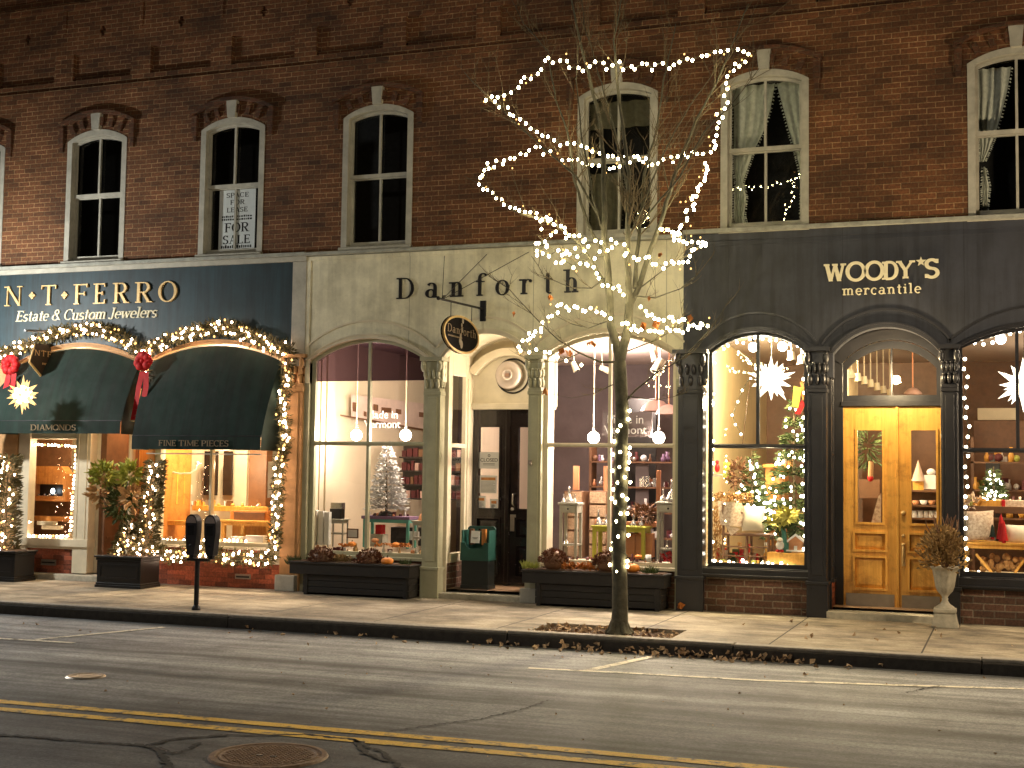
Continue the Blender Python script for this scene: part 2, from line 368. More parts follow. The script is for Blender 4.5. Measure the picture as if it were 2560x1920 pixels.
def glyph(mb, ch, ox, oz, h, y0, y1, T=.13, t=.05, sx=1.0, slant=0.0, serif=.11, st=.05, m=0):
    eps = [0.0]
    def poly(pts):
        eps[0] += 0.0004
        out = [(ox+(x*sx+slant*z)*h, oz+z*h) for x, z in pts]
        mb.plate(out, [], y0-eps[0], y1, m)
    for c in GLY[ch][1].split(';'):
        k, *a = c.split(); b = [float(q) for q in a if q not in 'Tt']
        if k in 'Vv':
            w = (T if k == 'V' else t)/2/sx; x, p, q = b; poly([(x-w, p), (x+w, p), (x+w, q), (x-w, q)])
        elif k == 'H':
            z, p, q = b; poly([(p, z-t/2), (q, z-t/2), (q, z+t/2), (p, z+t/2)])
        elif k == 'D':
            w = (T if a[-1] == 'T' else t)/2/sx*1.08; x0, z0, x1, z1 = b
            poly([(x0-w, z0), (x0+w, z0), (x1+w, z1), (x1-w, z1)])
        elif k == 's':
            x, z = b; z0, z1 = (z, z+st) if z < .3 else (z-st, z); w = (serif+T/2)/sx*.9
            poly([(x-w, z0), (x+w, z0), (x+w, z1), (x-w, z1)])
        elif k == '.':
            x, z, r = b; poly([(x+r*math.cos(q*PI/5)/sx, z+r*math.sin(q*PI/5)) for q in range(10)])
        elif k == 'A':
            cx, cz, rx, rz, a0, a1 = b; n = max(5, int(abs(a1-a0)/15)); inn = []; ou = []
            for i in range(n+1):
                th = rad(a0+(a1-a0)*i/n); cth, sth = math.cos(th), math.sin(th)
                w = (t+(T-t)*cth*cth)/2
                ou.append((cx+cth*(rx+w/sx), cz+sth*(rz+w))); inn.append((cx+cth*max(.01, rx-w/sx), cz+sth*max(.01, rz-w)))
            eps[0] += 0.0004
            for i in range(n):
                mb.plate([(ox+(x*sx+slant*z)*h, oz+z*h) for x, z in (ou[i], ou[i+1], inn[i+1], inn[i])], [], y0-eps[0], y1, m)
def serif_line(mb, text, x0, x1, z, h, y0, y1, track=0.0, space=.45, slant=0.0, **kw):   # fits text between x0 and x1
    adv = sum(space if c == ' ' else GLY[c][0]+track for c in text)-track
    sx = (x1-x0)/h/adv; x = x0
    for c in text:
        if c != ' ': glyph(mb, c, x, z, h, y0, y1, sx=sx, slant=slant, **kw)
        x += (space if c == ' ' else GLY[c][0]+track)*sx*h
def plain_text(text, size, depth=0.002):      # built-in sans face turned into vertices/faces, centred on 0
    cu = bpy.data.curves.new('t', 'FONT'); cu.body = text; cu.size = size; cu.extrude = depth; cu.align_x = 'CENTER'; cu.resolution_u = 3
    o = bpy.data.objects.new('t', cu); me = bpy.data.meshes.new_from_object(o)
    vs = [tuple(v.co) for v in me.vertices]; fs = [tuple(p.vertices) for p in me.polygons]
    bpy.data.objects.remove(o); bpy.data.curves.remove(cu); bpy.data.meshes.remove(me)
    return vs, fs
def sans(mb, text, x, y, z, size, m=0, ux=(1,0,0), uz=(0,0,1)):   # text standing at x,y,z, reading along ux
    vs, fs = plain_text(text, size); ux = Vector(ux); uz = Vector(uz); o = Vector((x, y, z)); nn = ux.cross(uz)
    mb.add([o+ux*v[0]+uz*v[1]+nn*v[2] for v in vs], fs, m)

# ------------------------------------------------------------------ world and lamps
w = bpy.data.worlds.new('World'); SC.world = w; w.use_nodes = True
wt = w.node_tree; bg = wt.nodes['Background']; sky = wt.nodes.new('ShaderNodeTexSky'); sky.sky_type = 'NISHITA'; sky.sun_disc = False
sky.sun_elevation = rad(3); sky.sun_rotation = rad(200)
wt.links.new(sky.outputs[0], bg.inputs[0]); bg.inputs[1].default_value = 0.0012
sl = bpy.data.lights.new('moon', 'SUN'); sl.energy = 0.012; sl.angle = rad(0.5); sl.color = (1, .93, .85)
so = bpy.data.objects.new('moon', sl); COL.objects.link(so); so.rotation_euler = (rad(60), 0, rad(-30))
SC.view_settings.view_transform = 'Standard'; SC.view_settings.look = 'None'; SC.view_settings.exposure = 0
SC.cycles.max_bounces = 8; SC.cycles.transparent_max_bounces = 16; SC.cycles.diffuse_bounces = 3; SC.cycles.glossy_bounces = 3
SC.cycles.sample_clamp_indirect = 3.0; SC.cycles.use_denoising = True; SC.cycles.caustics_reflective = False; SC.cycles.caustics_refractive = False
def lamp(x, y, z, power, color, size=0.06, name='point_light', parent=None):
    l = bpy.data.lights.new(name, 'POINT'); l.energy = power; l.color = color; l.shadow_soft_size = size
    o = bpy.data.objects.new(name, l); COL.objects.link(o)
    o.location = Vector((x, y, z))-wloc(parent) if parent else (x, y, z); o.parent = parent
    return o

# ------------------------------------------------------------------ street
def struct(name, mb, mats, **kw): return tag(mb.build(name, mats, **kw), kind='structure')

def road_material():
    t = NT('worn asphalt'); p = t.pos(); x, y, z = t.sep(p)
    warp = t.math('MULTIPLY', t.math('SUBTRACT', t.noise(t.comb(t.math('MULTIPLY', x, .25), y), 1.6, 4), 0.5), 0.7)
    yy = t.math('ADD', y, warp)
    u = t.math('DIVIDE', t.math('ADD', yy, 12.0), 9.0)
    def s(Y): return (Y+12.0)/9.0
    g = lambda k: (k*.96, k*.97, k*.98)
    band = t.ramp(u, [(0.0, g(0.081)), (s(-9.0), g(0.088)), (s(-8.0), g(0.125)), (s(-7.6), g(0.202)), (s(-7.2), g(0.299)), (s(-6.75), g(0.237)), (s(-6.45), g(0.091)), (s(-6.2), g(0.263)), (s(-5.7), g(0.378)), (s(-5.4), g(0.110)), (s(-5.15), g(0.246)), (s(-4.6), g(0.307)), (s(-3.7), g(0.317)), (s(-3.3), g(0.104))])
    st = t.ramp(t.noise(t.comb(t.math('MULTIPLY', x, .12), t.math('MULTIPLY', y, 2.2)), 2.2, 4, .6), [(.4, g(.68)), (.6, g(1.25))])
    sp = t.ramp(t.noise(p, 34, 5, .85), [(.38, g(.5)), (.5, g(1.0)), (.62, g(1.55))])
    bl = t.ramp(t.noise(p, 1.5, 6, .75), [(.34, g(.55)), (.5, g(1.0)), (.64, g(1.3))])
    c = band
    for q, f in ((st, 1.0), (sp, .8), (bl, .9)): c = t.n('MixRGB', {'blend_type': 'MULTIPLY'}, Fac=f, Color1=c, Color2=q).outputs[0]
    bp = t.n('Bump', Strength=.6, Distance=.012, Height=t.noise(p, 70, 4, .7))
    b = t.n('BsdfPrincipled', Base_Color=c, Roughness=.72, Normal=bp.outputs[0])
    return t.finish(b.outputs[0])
def walk_material():
    t = NT('sidewalk concrete'); p = t.pos(); x, y, z = t.sep(p)
    base = t.ramp(t.noise(p, 1.3, 6, .65), [(.36, (.16,.14,.11)), (.5, (.32,.275,.205)), (.66, (.47,.41,.315))])
    st = t.ramp(t.noise(t.comb(t.math('MULTIPLY', x, .5), t.math('MULTIPLY', y, 1.6)), 2.4, 5, .7), [(.38, (.58,.56,.53)), (.58, (1.15,1.15,1.15))])
    c = t.n('MixRGB', {'blend_type': 'MULTIPLY'}, Fac=.9, Color1=base, Color2=st).outputs[0]
    fine = t.ramp(t.noise(p, 30, 4, .8), [(.4, (.7,.7,.7)), (.6, (1.2,1.2,1.2))])
    c = t.n('MixRGB', {'blend_type': 'MULTIPLY'}, Fac=.6, Color1=c, Color2=fine).outputs[0]
    jx = t.math('PINGPONG', t.math('ADD', t.math('ADD', x, t.math('MULTIPLY', y, -.01)), .66), .76)
    j1 = t.math('LESS_THAN', jx, .009)
    j2 = t.math('LESS_THAN', t.math('ABSOLUTE', t.math('ADD', y, .72)), .008)
    j = t.math('MAXIMUM', j1, j2)
    c = t.mix(j, c, (.03,.024,.018))
    bp = t.n('Bump', Strength=.5, Distance=.01, Height=t.math('SUBTRACT', t.noise(p, 45, 4, .7), j))
    return t.finish(t.n('BsdfPrincipled', Base_Color=c, Roughness=.75, Normal=bp.outputs[0]).outputs[0])
def paint_material(name, c):
    t = NT(name); p = t.pos()
    wear = t.ramp(t.noise(p, 9, 5, .75), [(.36, (0,0,0)), (.5, (1,1,1))])
    col = t.mix(wear, (.13,.12,.10), c)
    sp = t.ramp(t.noise(p, 70, 3, .8), [(.3, (.55,.55,.55)), (.7, (1.15,1.15,1.15))])
    col = t.n('MixRGB', {'blend_type': 'MULTIPLY'}, Fac=.8, Color1=col, Color2=sp).outputs[0]
    return t.finish(t.n('BsdfPrincipled', Base_Color=col, Roughness=.7).outputs[0])
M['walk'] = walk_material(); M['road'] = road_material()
M['yellowpaint'] = paint_material('yellow road paint', (.85,.54,.08)); M['whitepaint'] = paint_material('white road paint', (.92,.86,.72))
M['tar'] = mat('tar crack', (.008,.008,.008), .8, .3)
RZ = -0.15
mb = MB(); mb.add([(-150,-150,RZ-.02),(150,-150,RZ-.02),(150,150,RZ-.02),(-150,150,RZ-.02)], [(0,1,2,3)]); struct('ground', mb, M['soil'])
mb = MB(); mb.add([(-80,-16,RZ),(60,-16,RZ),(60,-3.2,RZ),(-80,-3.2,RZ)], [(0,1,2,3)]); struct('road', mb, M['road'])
PIT = (-4.86, -3.26, -2.98, -2.18)
def xyplate(mb, outer, holes, z0, z1, m=0):  # horizontal slab with holes, top at z1
    q = MB(); q.plate([(a, -b) for a, b in outer], [[(a, -b) for a, b in h] for h in holes], -z1, -z0, m)
    b = len(mb.v)
    mb.v += [(v[0], -v[2], -v[1]) for v in q.v]; mb.f += [[i+b for i in f] for f in q.f]; mb.m += q.m; mb.sm += q.sm
def rect(x0, x1, y0, y1): return [(x0, y0), (x1, y0), (x1, y1), (x0, y1)]
mb = MB(); xyplate(mb, rect(-80, 60, -3.03, 1.3), [rect(*PIT)], -.12, 0); struct('sidewalk', mb, M['walk'])
mb = MB(); xyplate(mb, rect(-80, 60, -19.5, -16.15), [], -.12, 0); struct('sidewalk', mb, M['walk'])
mb = MB()
for a, b in ((-80,-20), (-20,-11.3), (-11.3,-8.6), (-8.6,-5.05), (-5.05,-2.55), (-2.55,-.12), (-.12,2.6), (2.6,60)):
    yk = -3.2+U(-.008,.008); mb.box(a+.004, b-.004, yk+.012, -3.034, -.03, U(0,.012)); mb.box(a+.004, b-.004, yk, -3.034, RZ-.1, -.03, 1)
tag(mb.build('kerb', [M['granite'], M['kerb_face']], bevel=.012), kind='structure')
mb = MB(); mb.box(-80, 60, -16.15, -16.0, RZ-.1, .0); tag(mb.build('kerb', M['granite']), kind='structure')
def ribbon(pts, wd, z, mb=None):
    mb = mb or MB(); k = len(pts); vs = []
    for i, (x, y) in enumerate(pts):
        x0, y0 = pts[max(0, i-1)]; x1, y1 = pts[min(k-1, i+1)]; l = math.hypot(x1-x0, y1-y0) or 1
        ww = wd[i] if isinstance(wd, (list, tuple)) else wd
        nx, ny = -(y1-y0)/l*ww/2, (x1-x0)/l*ww/2; vs += [(x+nx, y+ny, z), (x-nx, y-ny, z)]
    return mb.add(vs, [(2*i, 2*i+1, 2*i+3, 2*i+2) for i in range(k-1)])
for yo in (-8.20, -8.47):
    pts = [(x, yo-.045*max(0, -3-x)*.42 if x > -30 else yo-.5) for x in (-30,-14,-10,-8,-6,-4.5,-3,-1,2,6,20)]
    dense = []
    for (xa, ya), (xb, yb) in zip(pts, pts[1:]):
        n = max(1, int((xb-xa)/.3)); dense += [(xa+(xb-xa)*i/n, ya+(yb-ya)*i/n) for i in range(n)]
    struct('road_marking', ribbon(dense, [.135+U(-.012,.012) for _ in dense], RZ+.005), M['yellowpaint'])
def gpt(px, py, z=RZ): p = atz(px, py, z); return (p.x, p.y)
struct('road_marking', ribbon([gpt(1320,1671), gpt(1560,1683), gpt(1900,1702), gpt(2250,1714), gpt(2560,1723), (3.5,-3.7)], .09, RZ+.005), M['whitepaint'])
struct('road_marking', ribbon([gpt(1466,1678), gpt(1628,1643)], .1, RZ+.006), M['whitepaint'])
struct('road_marking', ribbon([gpt(90,1600), gpt(410,1569)], .1, RZ+.006), M['whitepaint'])
struct('road_marking', ribbon([(-14.5,-4.9), gpt(0,1597), gpt(185,1608)], .09, RZ+.005), M['whitepaint'])
def crack(pts, wd):
    out = []
    for (a, b), (c, d) in zip(pts, pts[1:]):
        n = max(3, int(math.hypot(c-a, d-b)/.035))
        out += [(a+(c-a)*i/n+U(-.02,.02), b+(d-b)*i/n+U(-.02,.02)) for i in range(n)]
    out.append(pts[-1])
    struct('road_crack', ribbon(out, [wd*U(.3,1.5) for _ in out], RZ+.007), M['tar'])
crack([gpt(-40,1835), gpt(180,1852), gpt(360,1866), gpt(440,1848), gpt(560,1840), gpt(760,1838), gpt(880,1850), gpt(960,1885), gpt(1010,1925)], .042)
crack([gpt(360,1866), gpt(400,1880), gpt(425,1925)], .05)
crack([gpt(395,1872), gpt(430,1886), gpt(470,1876), gpt(500,1858)], .03)
crack([gpt(885,1852), gpt(915,1884), gpt(965,1906)], .045)
crack([gpt(980,1828), gpt(1100,1812), gpt(1200,1800), gpt(1300,1776), gpt(1370,1752)], .018)
crack([gpt(2265,1733), gpt(2310,1722), gpt(2350,1716)], .02)
# manhole and valve covers
mh = atz(671, 1892, RZ); mb = MB()
mb.lathe([(.0,RZ+.012),(.31,RZ+.012),(.315,RZ+.016),(.325,RZ+.016),(.328,RZ+.006),(.345,RZ+.006),(.35,RZ+.018),(.385,RZ+.016),(.395,RZ+.001)], mh.x, mh.y, 48, smooth=False)
t = thing('manhole_cover', 'round rusty iron manhole cover set in cracked asphalt near the yellow lines', 'manhole cover', (mh.x, mh.y, RZ))
mb.build('cover', M['rust'], t)
mb = MB()
for i in range(-9, 10):
    for j in range(-9, 10):
        if math.hypot(i, j)*.032 < .295: mb.box(mh.x+i*.032-.010, mh.x+i*.032+.010, mh.y+j*.032-.010, mh.y+j*.032+.010, RZ+.011, RZ+.0175)
mb.build('tread_pattern', M['rust'], t)
mb = MB()
for a in (0, 2.1): mb = MB(); mb.box(mh.x-.06+a*.05, mh.x-.02+a*.05, mh.y-.06, mh.y-.03, RZ+.013, RZ+.020); mb.build('pick_hole', M['black'], t)

vc = atz(214, 1692, RZ); mb = MB(); mb.lathe([(0,RZ+.012),(.12,RZ+.012),(.13,RZ+.016),(.16,RZ+.014),(.18,RZ+.001)], vc.x, vc.y, 28, smooth=False)
tag(mb.build('valve_cover', M['steel'], loc=(vc.x, vc.y, RZ)), 'small round pale metal valve cover in the dark road surface', 'valve cover')
# tree pit
mb = MB(); nx, ny = 26, 14
for j in range(ny+1):
    for i in range(nx+1): mb.v.append((PIT[0]+(PIT[1]-PIT[0])*i/nx, PIT[2]+(PIT[3]-PIT[2])*j/ny, -.045+U(-.018,.018)))
for j in range(ny):
    for i in range(nx): a = j*(nx+1)+i; mb.f.append([a, a+1, a+nx+2, a+nx+1]); mb.m.append(0); mb.sm.append(False)
tag(mb.build('tree_pit_soil', M['soil']), kind='structure')
def litter(mb, x, y, z, s, flat=.25): mb.leaf((x, y, z+.006), s, s*.75, (U(-1,1), U(-1,1), U(0,flat)))
mb = MB()
for i in range(210): litter(mb, PIT[0]+(PIT[1]-PIT[0])*RND.random()**1.5, U(PIT[2], PIT[3]), -.03, U(.04,.085), .5)
tag(mb.build('leaf_litter', M['fallen']), kind='stuff')
mb = MB()
for i in range(160):
    x = RND.gauss(-3.1, .95); d = RND.random()**2*.32
    litter(mb, x, -3.22-d, RZ+.01+(.05*RND.random() if d < .1 else 0), U(.04,.085), .8)
for i in range(26): litter(mb, U(-8.5,-4.6), -3.22-RND.random()**2*.35, RZ+.008, U(.04,.07), .8)
for i in range(30): litter(mb, U(-11,0), U(-4.4,-3.3), RZ+.008, U(.03,.06))
for i in range(13): litter(mb, U(-3.0,.3), U(-2.9,-.1), .008, U(.04,.08), .5)
for i in range(38): litter(mb, RND.gauss(-1.9,.15) if i < 22 else RND.gauss(-.9,.35), .15-RND.random()*.25, .01, U(.04,.08), .9)
for i in range(40): litter(mb, U(-7.5,.1), U(-9,-5), RZ+.008, U(.02,.035))
tag(mb.build('leaf_litter', M['fallen']), kind='stuff')
bl = atz(1700, 1527, 0); mb = MB()
for i in range(3): mb.leaf((bl.x+U(-.03,.03), bl.y, .02), .12, .1, (U(-1,1), -.3, .5))
tag(mb.build('maple_leaf', M['orangeleaf'], loc=(bl.x, bl.y, 0)), 'curled orange maple leaf on the sidewalk beside the dark corner pilaster', 'leaf')

# ------------------------------------------------------------------ brick upper storey
WIN = [(-18.6,-17.5), (-16.1,-15.0), (-13.76,-12.65), (-11.29,-10.19), (-8.87,-7.76), (-5.29,-4.18), (-3.32,-2.19), (-.25,.88), (2.2,3.3)]
BZ0, BSP, BCR = 4.95, 6.88, 7.045
bld = thing('brick_building', 'dark red brick upper storey with arched white sash windows above the shopfronts', 'building', (-7, .3, 4.9))
PAN = [(-13.71+1.452*i, -13.71+1.452*i+1.09) for i in range(-8, 14)]
holes = [arch(a, b, BZ0, BSP, BCR) for a, b in WIN]
mb = MB(); mb.plate(rect(-28, 9, 4.86, 7.66), holes, 0.0, .16, 0)
mb.plate(rect(-28, 9, 7.66, 12.0), [rect(a, b, 7.865, 8.305) for a, b in PAN]+[[(c+dx*.6, 8.63+dz*.68) for dx, dz in ((-.045,-.12),(.045,-.12),(.045,-.05),(.095,-.05),(.095,.05),(.045,.05),(.045,.12),(-.045,.12),(-.045,.05),(-.095,.05),(-.095,-.05),(-.045,-.05))] for c in [(a+b)/2 for a, b in PAN]], -.012, .07, 0)
mb.add([(-28,.07,7.6),(9,.07,7.6),(9,.07,12),(-28,.07,12)], [(0,1,2,3)])
mb.box(-28, 9, -.05, 0, 7.66, 7.73)                                   # string course
mb.box(-28, 9, -.09, 0, 9.02, 9.10); mb.box(-28, 9, -.05, 0, 9.25, 9.6)
for a, b in PAN:
    mb.box(a-.21, a-.15, -.04, 0, 8.72, 9.02); mb.box(a-.20, a-.16, -.03, 0, 8.62, 8.72)
mb.build('wall', M['brick'], bld)
mb = MB(); mb.add([(-28,1.0,4.5),(9,1.0,4.5),(9,1.0,7.7),(-28,1.0,7.7)], [(0,1,2,3)])
mb.box(-28, 9, .2, 6, 7.62, 7.75); mb.box(-28, 9, .2, 6, 4.75, 4.85); mb.build('unlit_room', M['darkroom'], bld)
mb = MB()
mb.box(-28, -9.40, -.13, 0, 4.86, 4.915); mb.box(-9.40, -3.80, -.13, 0, 4.855, 4.905); mb.box(-3.80, 9, -.13, 0, 4.90, 4.955); mb.box(-28, 9, -.03, .02, 4.80, 4.86)
mb.build('ledge', mat('weathered ledge paint', (.34,.34,.29), .7, .35, 6), bld, bevel=.006)
def sash(mb, x0, x1, z0, z1, y, top=None, rail=.05, botr=.055):      # two-light sash with one vertical bar; top = (spring, crown) for an arched head
    xm = (x0+x1)/2; bw = .016; st = .042
    if top is None:
        out = rect(x0, x1, z0, z1); hs = [rect(x0+st, xm-bw, z0+botr, z1-rail), rect(xm+bw, x1-st, z0+botr, z1-rail)]
    else:
        out = arch(x0, x1, z0, *top); ar = arc3(x0+st, x1-st, top[0]-.02, top[1]-st, 18)
        def half(lo, hi):
            pts = [p for p in ar if lo <= p[0] <= hi]
            return [(hi, z0+botr), (lo, z0+botr)]+([(lo, zat(ar, lo))] if pts[0][0] > lo+1e-6 else [])+pts+([(hi, zat(ar, hi))] if pts[-1][0] < hi-1e-6 else [])
        hs = [half(x0+st, xm-bw), half(xm+bw, x1-st)]
    mb.plate(out, hs, y, y+.04)
def zat(ar, x):
    for (a, b), (c, d) in zip(ar, ar[1:]):
        if a <= x <= c: return b+(d-b)*(x-a)/max(1e-6, c-a)
    return ar[-1][1]
FR = .085
for k, (a, b) in enumerate(WIN):
    c = (a+b)/2
    mb = MB(); mb.plate(arch(a-.005, b+.005, BZ0-.04, BSP, BCR), [arch(a+FR, b-FR, BZ0+.03, BSP-.02, BCR-FR)], -.012, .15)
    mb.box(a-.02, b+.02, -.07, .02, BZ0-.06, BZ0+.012)
    wn = mb.build('window', M['white'], bld, bevel=.008)
    mb = MB(); sash(mb, a+FR-.004, b-FR+.004, 5.985, 0, .07, top=(BSP-.025, BCR-FR-.003)); mb.build('sash', M['white'], wn)
    mb = MB(); sash(mb, a+FR-.004, b-FR+.004, BZ0+.03, 6.02, .112, botr=.075); mb.build('sash', M['white'], wn)
    mb = MB(); mb.plate(arch(a+FR, b-FR, BZ0+.05, BSP-.02, BCR-FR), [], .132, .134); mb.build('pane', M['nightglass'], wn)
    mb = MB(); mb.plate([(c-.065, 7.03), (c+.065, 7.03), (c+.09, 7.29), (c-.09, 7.29)], [], -.075, .01); mb.build('keystone', M['white'], wn, bevel=.006)
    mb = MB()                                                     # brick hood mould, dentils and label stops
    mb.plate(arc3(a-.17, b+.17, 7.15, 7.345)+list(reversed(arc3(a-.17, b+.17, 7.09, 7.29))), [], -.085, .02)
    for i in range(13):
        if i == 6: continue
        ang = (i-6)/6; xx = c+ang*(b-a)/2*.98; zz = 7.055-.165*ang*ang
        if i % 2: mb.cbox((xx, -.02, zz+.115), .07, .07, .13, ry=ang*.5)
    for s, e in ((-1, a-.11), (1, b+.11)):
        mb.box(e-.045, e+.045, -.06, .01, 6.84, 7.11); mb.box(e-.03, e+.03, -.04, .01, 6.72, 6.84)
    mb.build('hood_mould', M['brick_shaded'], wn)

# curtains, poster behind the upstairs glass
def curtain(label, x0, x1, ztop, y, prof, group=None, m='linen', fr=.03):     # prof: (z, left edge, right edge)
    mb = MB(); n = 22; vs = []
    for z, l, r in prof:
        for i in range(n+1):
            s = i/n; vs.append((l+(r-l)*s+(U(-.012,.012) if i in (0, n) else 0), y+fr*math.sin(s*22+z)*(.4+.6*abs(r-l)), z))
    k = len(prof)
    mb.add(vs, [(j*(n+1)+i, j*(n+1)+i+1, (j+1)*(n+1)+i+1, (j+1)*(n+1)+i) for j in range(k-1) for i in range(n)], 0, True)
    zi = prof[0][0]
    for j in range(k-1):                                              # ruffled edge
        for e in (0, n):
            for q in range(7):
                p0 = Vector(vs[j*(n+1)+e]); p1 = Vector(vs[(j+1)*(n+1)+e]); p = p0.lerp(p1, (q+.5)/7)
                mb.leaf(p, .035, .03, ((-1 if e == 0 else 1), -.2, -.5))
    return tag(mb.build('curtain', M[m], loc=(x0, y, ztop)), label, 'curtain', group)
a, b = WIN[6]
P = lambda zs: zs
curtain('grey lace curtain tied back at the left of the upstairs window beside the tree lights', a, b, 6.9, .34,
        [(6.95,a+.08,a+.66),(6.6,a+.10,a+.58),(6.3,a+.11,a+.49),(6.05,a+.10,a+.38),(5.85,a+.10,a+.30),(5.65,a+.14,a+.22),(5.45,a+.11,a+.27),(5.2,a+.12,a+.24),(5.02,a+.14,a+.28)])
curtain('grey lace curtain tied back at the right of the upstairs window beside the tree lights', a, b, 6.9, .34,
        [(6.95,a+.68,b-.02),(6.6,a+.75,b-.02),(6.3,a+.83,b-.02),(6.05,a+.90,b-.02),(5.85,a+.95,b-.02),(5.6,b-.12,b-.01),(5.3,b-.13,b-.02),(5.0,b-.14,b-.02)])
a, b = WIN[7]
curtain('bluish lace curtain tied back in the window cut by the right frame edge', a, b, 6.9, .34,
        [(6.9,a+.10,a+.50),(6.6,a+.11,a+.46),(6.3,a+.11,a+.38),(6.0,a+.12,a+.30),(5.85,a+.14,a+.24),(5.72,a+.13,a+.17)])
curtain('narrow pale curtain tail hanging low in the window cut by the right frame edge', a, b, 5.6, .32, [(5.65,a+.17,a+.19),(5.4,a+.16,a+.23),(5.2,a+.17,a+.22),(5.0,a+.17,a+.19)])
a, b = WIN[5]
curtain('dim tan curtain drawn across the top of the window behind the tree', a, b, 6.9, .4, [(6.9,a+.05,a+.9),(6.7,a+.06,a+.95),(6.53,a+.06,a+.9)], m='dimcloth')
curtain('dim tan curtain drawn across the lower left of the window behind the tree', a, b, 5.9, .4, [(5.9,a+.08,a+.52),(5.5,a+.08,a+.53),(5.0,a+.08,a+.5)], m='dimcloth')
t = thing('for_sale_poster', 'white FOR SALE poster taped inside a dark upstairs window', 'poster', (-10.74, .13, 5.0))
pl, pr = X_(550,.15,500), X_(640,.15,500); zt, zb = 5.965, 5.03
mb = MB(); mb.box(pl, pr, .140, .143, zb, zt)
mb.build('sheet', mat('poster sheet', (.80,.81,.82), .8, .1, 5), t)
mb = MB(); pw = pr-pl; pm = (pl+pr)/2; y0, y1 = .1385, .1395
for txt, f, z, h in (('SPACE',.62,5.85,.07), ('FOR',.4,5.74,.07), ('LEASE',.58,5.625,.07), ('FOR',.66,5.32,.14), ('SALE',.76,5.14,.13)):
    serif_line(mb, txt, pm-pw*f/2, pm+pw*f/2, z, h, y0, y1, track=.08, T=.2, t=.08)

for zz, hh in ((5.545,.03), (5.50,.03), (5.075,.05)):                 # lines too blurred to read
    xx = pm-pw*.42
    while xx < pm+pw*.42: q = U(.012,.035); mb.box(xx, xx+q, y0, y1, zz, zz+hh*U(.7,1)); xx += q+.012
mb.build('lettering', M['black'], t)

# ------------------------------------------------------------------ shared shopfront pieces
def halfarch(ar, lo, hi, zb):
    pts = [p for p in ar if lo <= p[0] <= hi]
    return [(hi, zb), (lo, zb)]+([(lo, zat(ar, lo))] if not pts or pts[0][0] > lo+1e-6 else [])+pts+([(hi, zat(ar, hi))] if not pts or pts[-1][0] < hi-1e-6 else [])
def shop_window(par, x0, x1, z0, zs, zc, zt, y, mt, low_mull=False, fw=.05, film=None, xm=None, botr=.07):
    xm = xm if xm is not None else (x0+x1)/2; bw = .02
    ar = arc3(x0+fw, x1-fw, zs-.01, zc-fw, 20)
    hs = [halfarch(ar, x0+fw, xm-bw, zt+.028), halfarch(ar, xm+bw, x1-fw, zt+.028)]
    if low_mull: hs += [rect(x0+fw, xm-bw, z0+botr, zt-.028), rect(xm+bw, x1-fw, z0+botr, zt-.028)]
    else: hs += [rect(x0+fw, x1-fw, z0+botr, zt-.028)]
    mb = MB(); mb.plate(arch(x0-.01, x1+.01, z0, zs, zc, 20), hs, y, y+.07)
    mb.box(x0+fw*.6, x1-fw*.6, y-.018, y+.01, zt-.018, zt+.018)
    mb.box(x0-.01, x1+.01, y-.05, y+.01, z0-.03, z0+.015)
    f = mb.build('window', mt, par, bevel=.007)
    q = MB(); top = film or 99
    if film:
        q.plate([(x1-fw, z0+.05), (x1-fw, film), (x0+fw, film), (x0+fw, z0+.05)][::-1], [], y+.035, y+.0352)
        k = MB(); k.plate(arch(x0+fw, x1-fw, film, zs, zc-.02, 20), [], y+.035, y+.0352); k.build('tinted_film', M['filmglass'], f)
    else: q.plate(arch(x0+fw*.8, x1-fw*.8, z0+.04, zs, zc-fw*.8, 20), [], y+.035, y+.0352)
    q.v, q.f, q.m, q.sm = q.v, q.f[:len(q.f)], q.m, q.sm
    q.build('pane', M['glass'], f)
    return f
def capital(par, cx, y0, z0, z1, w, m):                          # leafy cast iron capital
    mb = MB(); h = z1-z0
    mb.box(cx-w*.50, cx+w*.50, y0-.01, y0+.2, z0, z0+.035)
    mb.box(cx-w*.42, cx+w*.42, y0+.015, y0+.2, z0+.03, z1-.04)
    mb.box(cx-w*.70, cx+w*.70, y0-.07, y0+.2, z1-.05, z1)
    for row, (zr, k, s) in enumerate(((.22, 3, 1.0), (.5, 4, .95), (.74, 2, 1.3))):
        for i in range(k):
            xx = cx+(i-(k-1)/2)*w*(.36 if k == 3 else .27 if k == 4 else 1.0)
            mb.ell((xx, y0-.005-.018*row, z0+h*zr), .032*s, .035, h*.14*s, 0, 8, 5)
            mb.ell((xx, y0-.03-.018*row, z0+h*(zr+.1)), .022*s, .022, .02*s, 0, 6, 4)
        for i in range(2): mb.ell((cx+w*.5, y0+.05+.08*i, z0+h*zr), .03, .03, h*.13, 0, 6, 4)
    return mb.build('capital', m, par)
def column(par, x0, x1, y0, zcap0, zcap1, m, mcap, zbase=.42):
    mb = MB(); c = (x0+x1)/2; w = x1-x0
    mb.box(x0, x1, y0+.012, y0+.24, zbase, zcap0)
    mb.box(x0+w*.2, x1-w*.2, y0, y0+.02, zbase+.08, zcap0-.08)
    mb.box(x0-.015, x1+.015, y0-.008, y0+.24, 0, zbase-.03); mb.box(x0-.03, x1+.03, y0-.025, y0+.24, zbase-.035, zbase+.005)
    mb.box(x0-.012, x1+.012, y0-.005, y0+.22, zcap0-.05, zcap0)
    o = mb.build('column', m, par, bevel=.006); capital(o, c, y0, zcap0, zcap1, w, mcap)
    return o
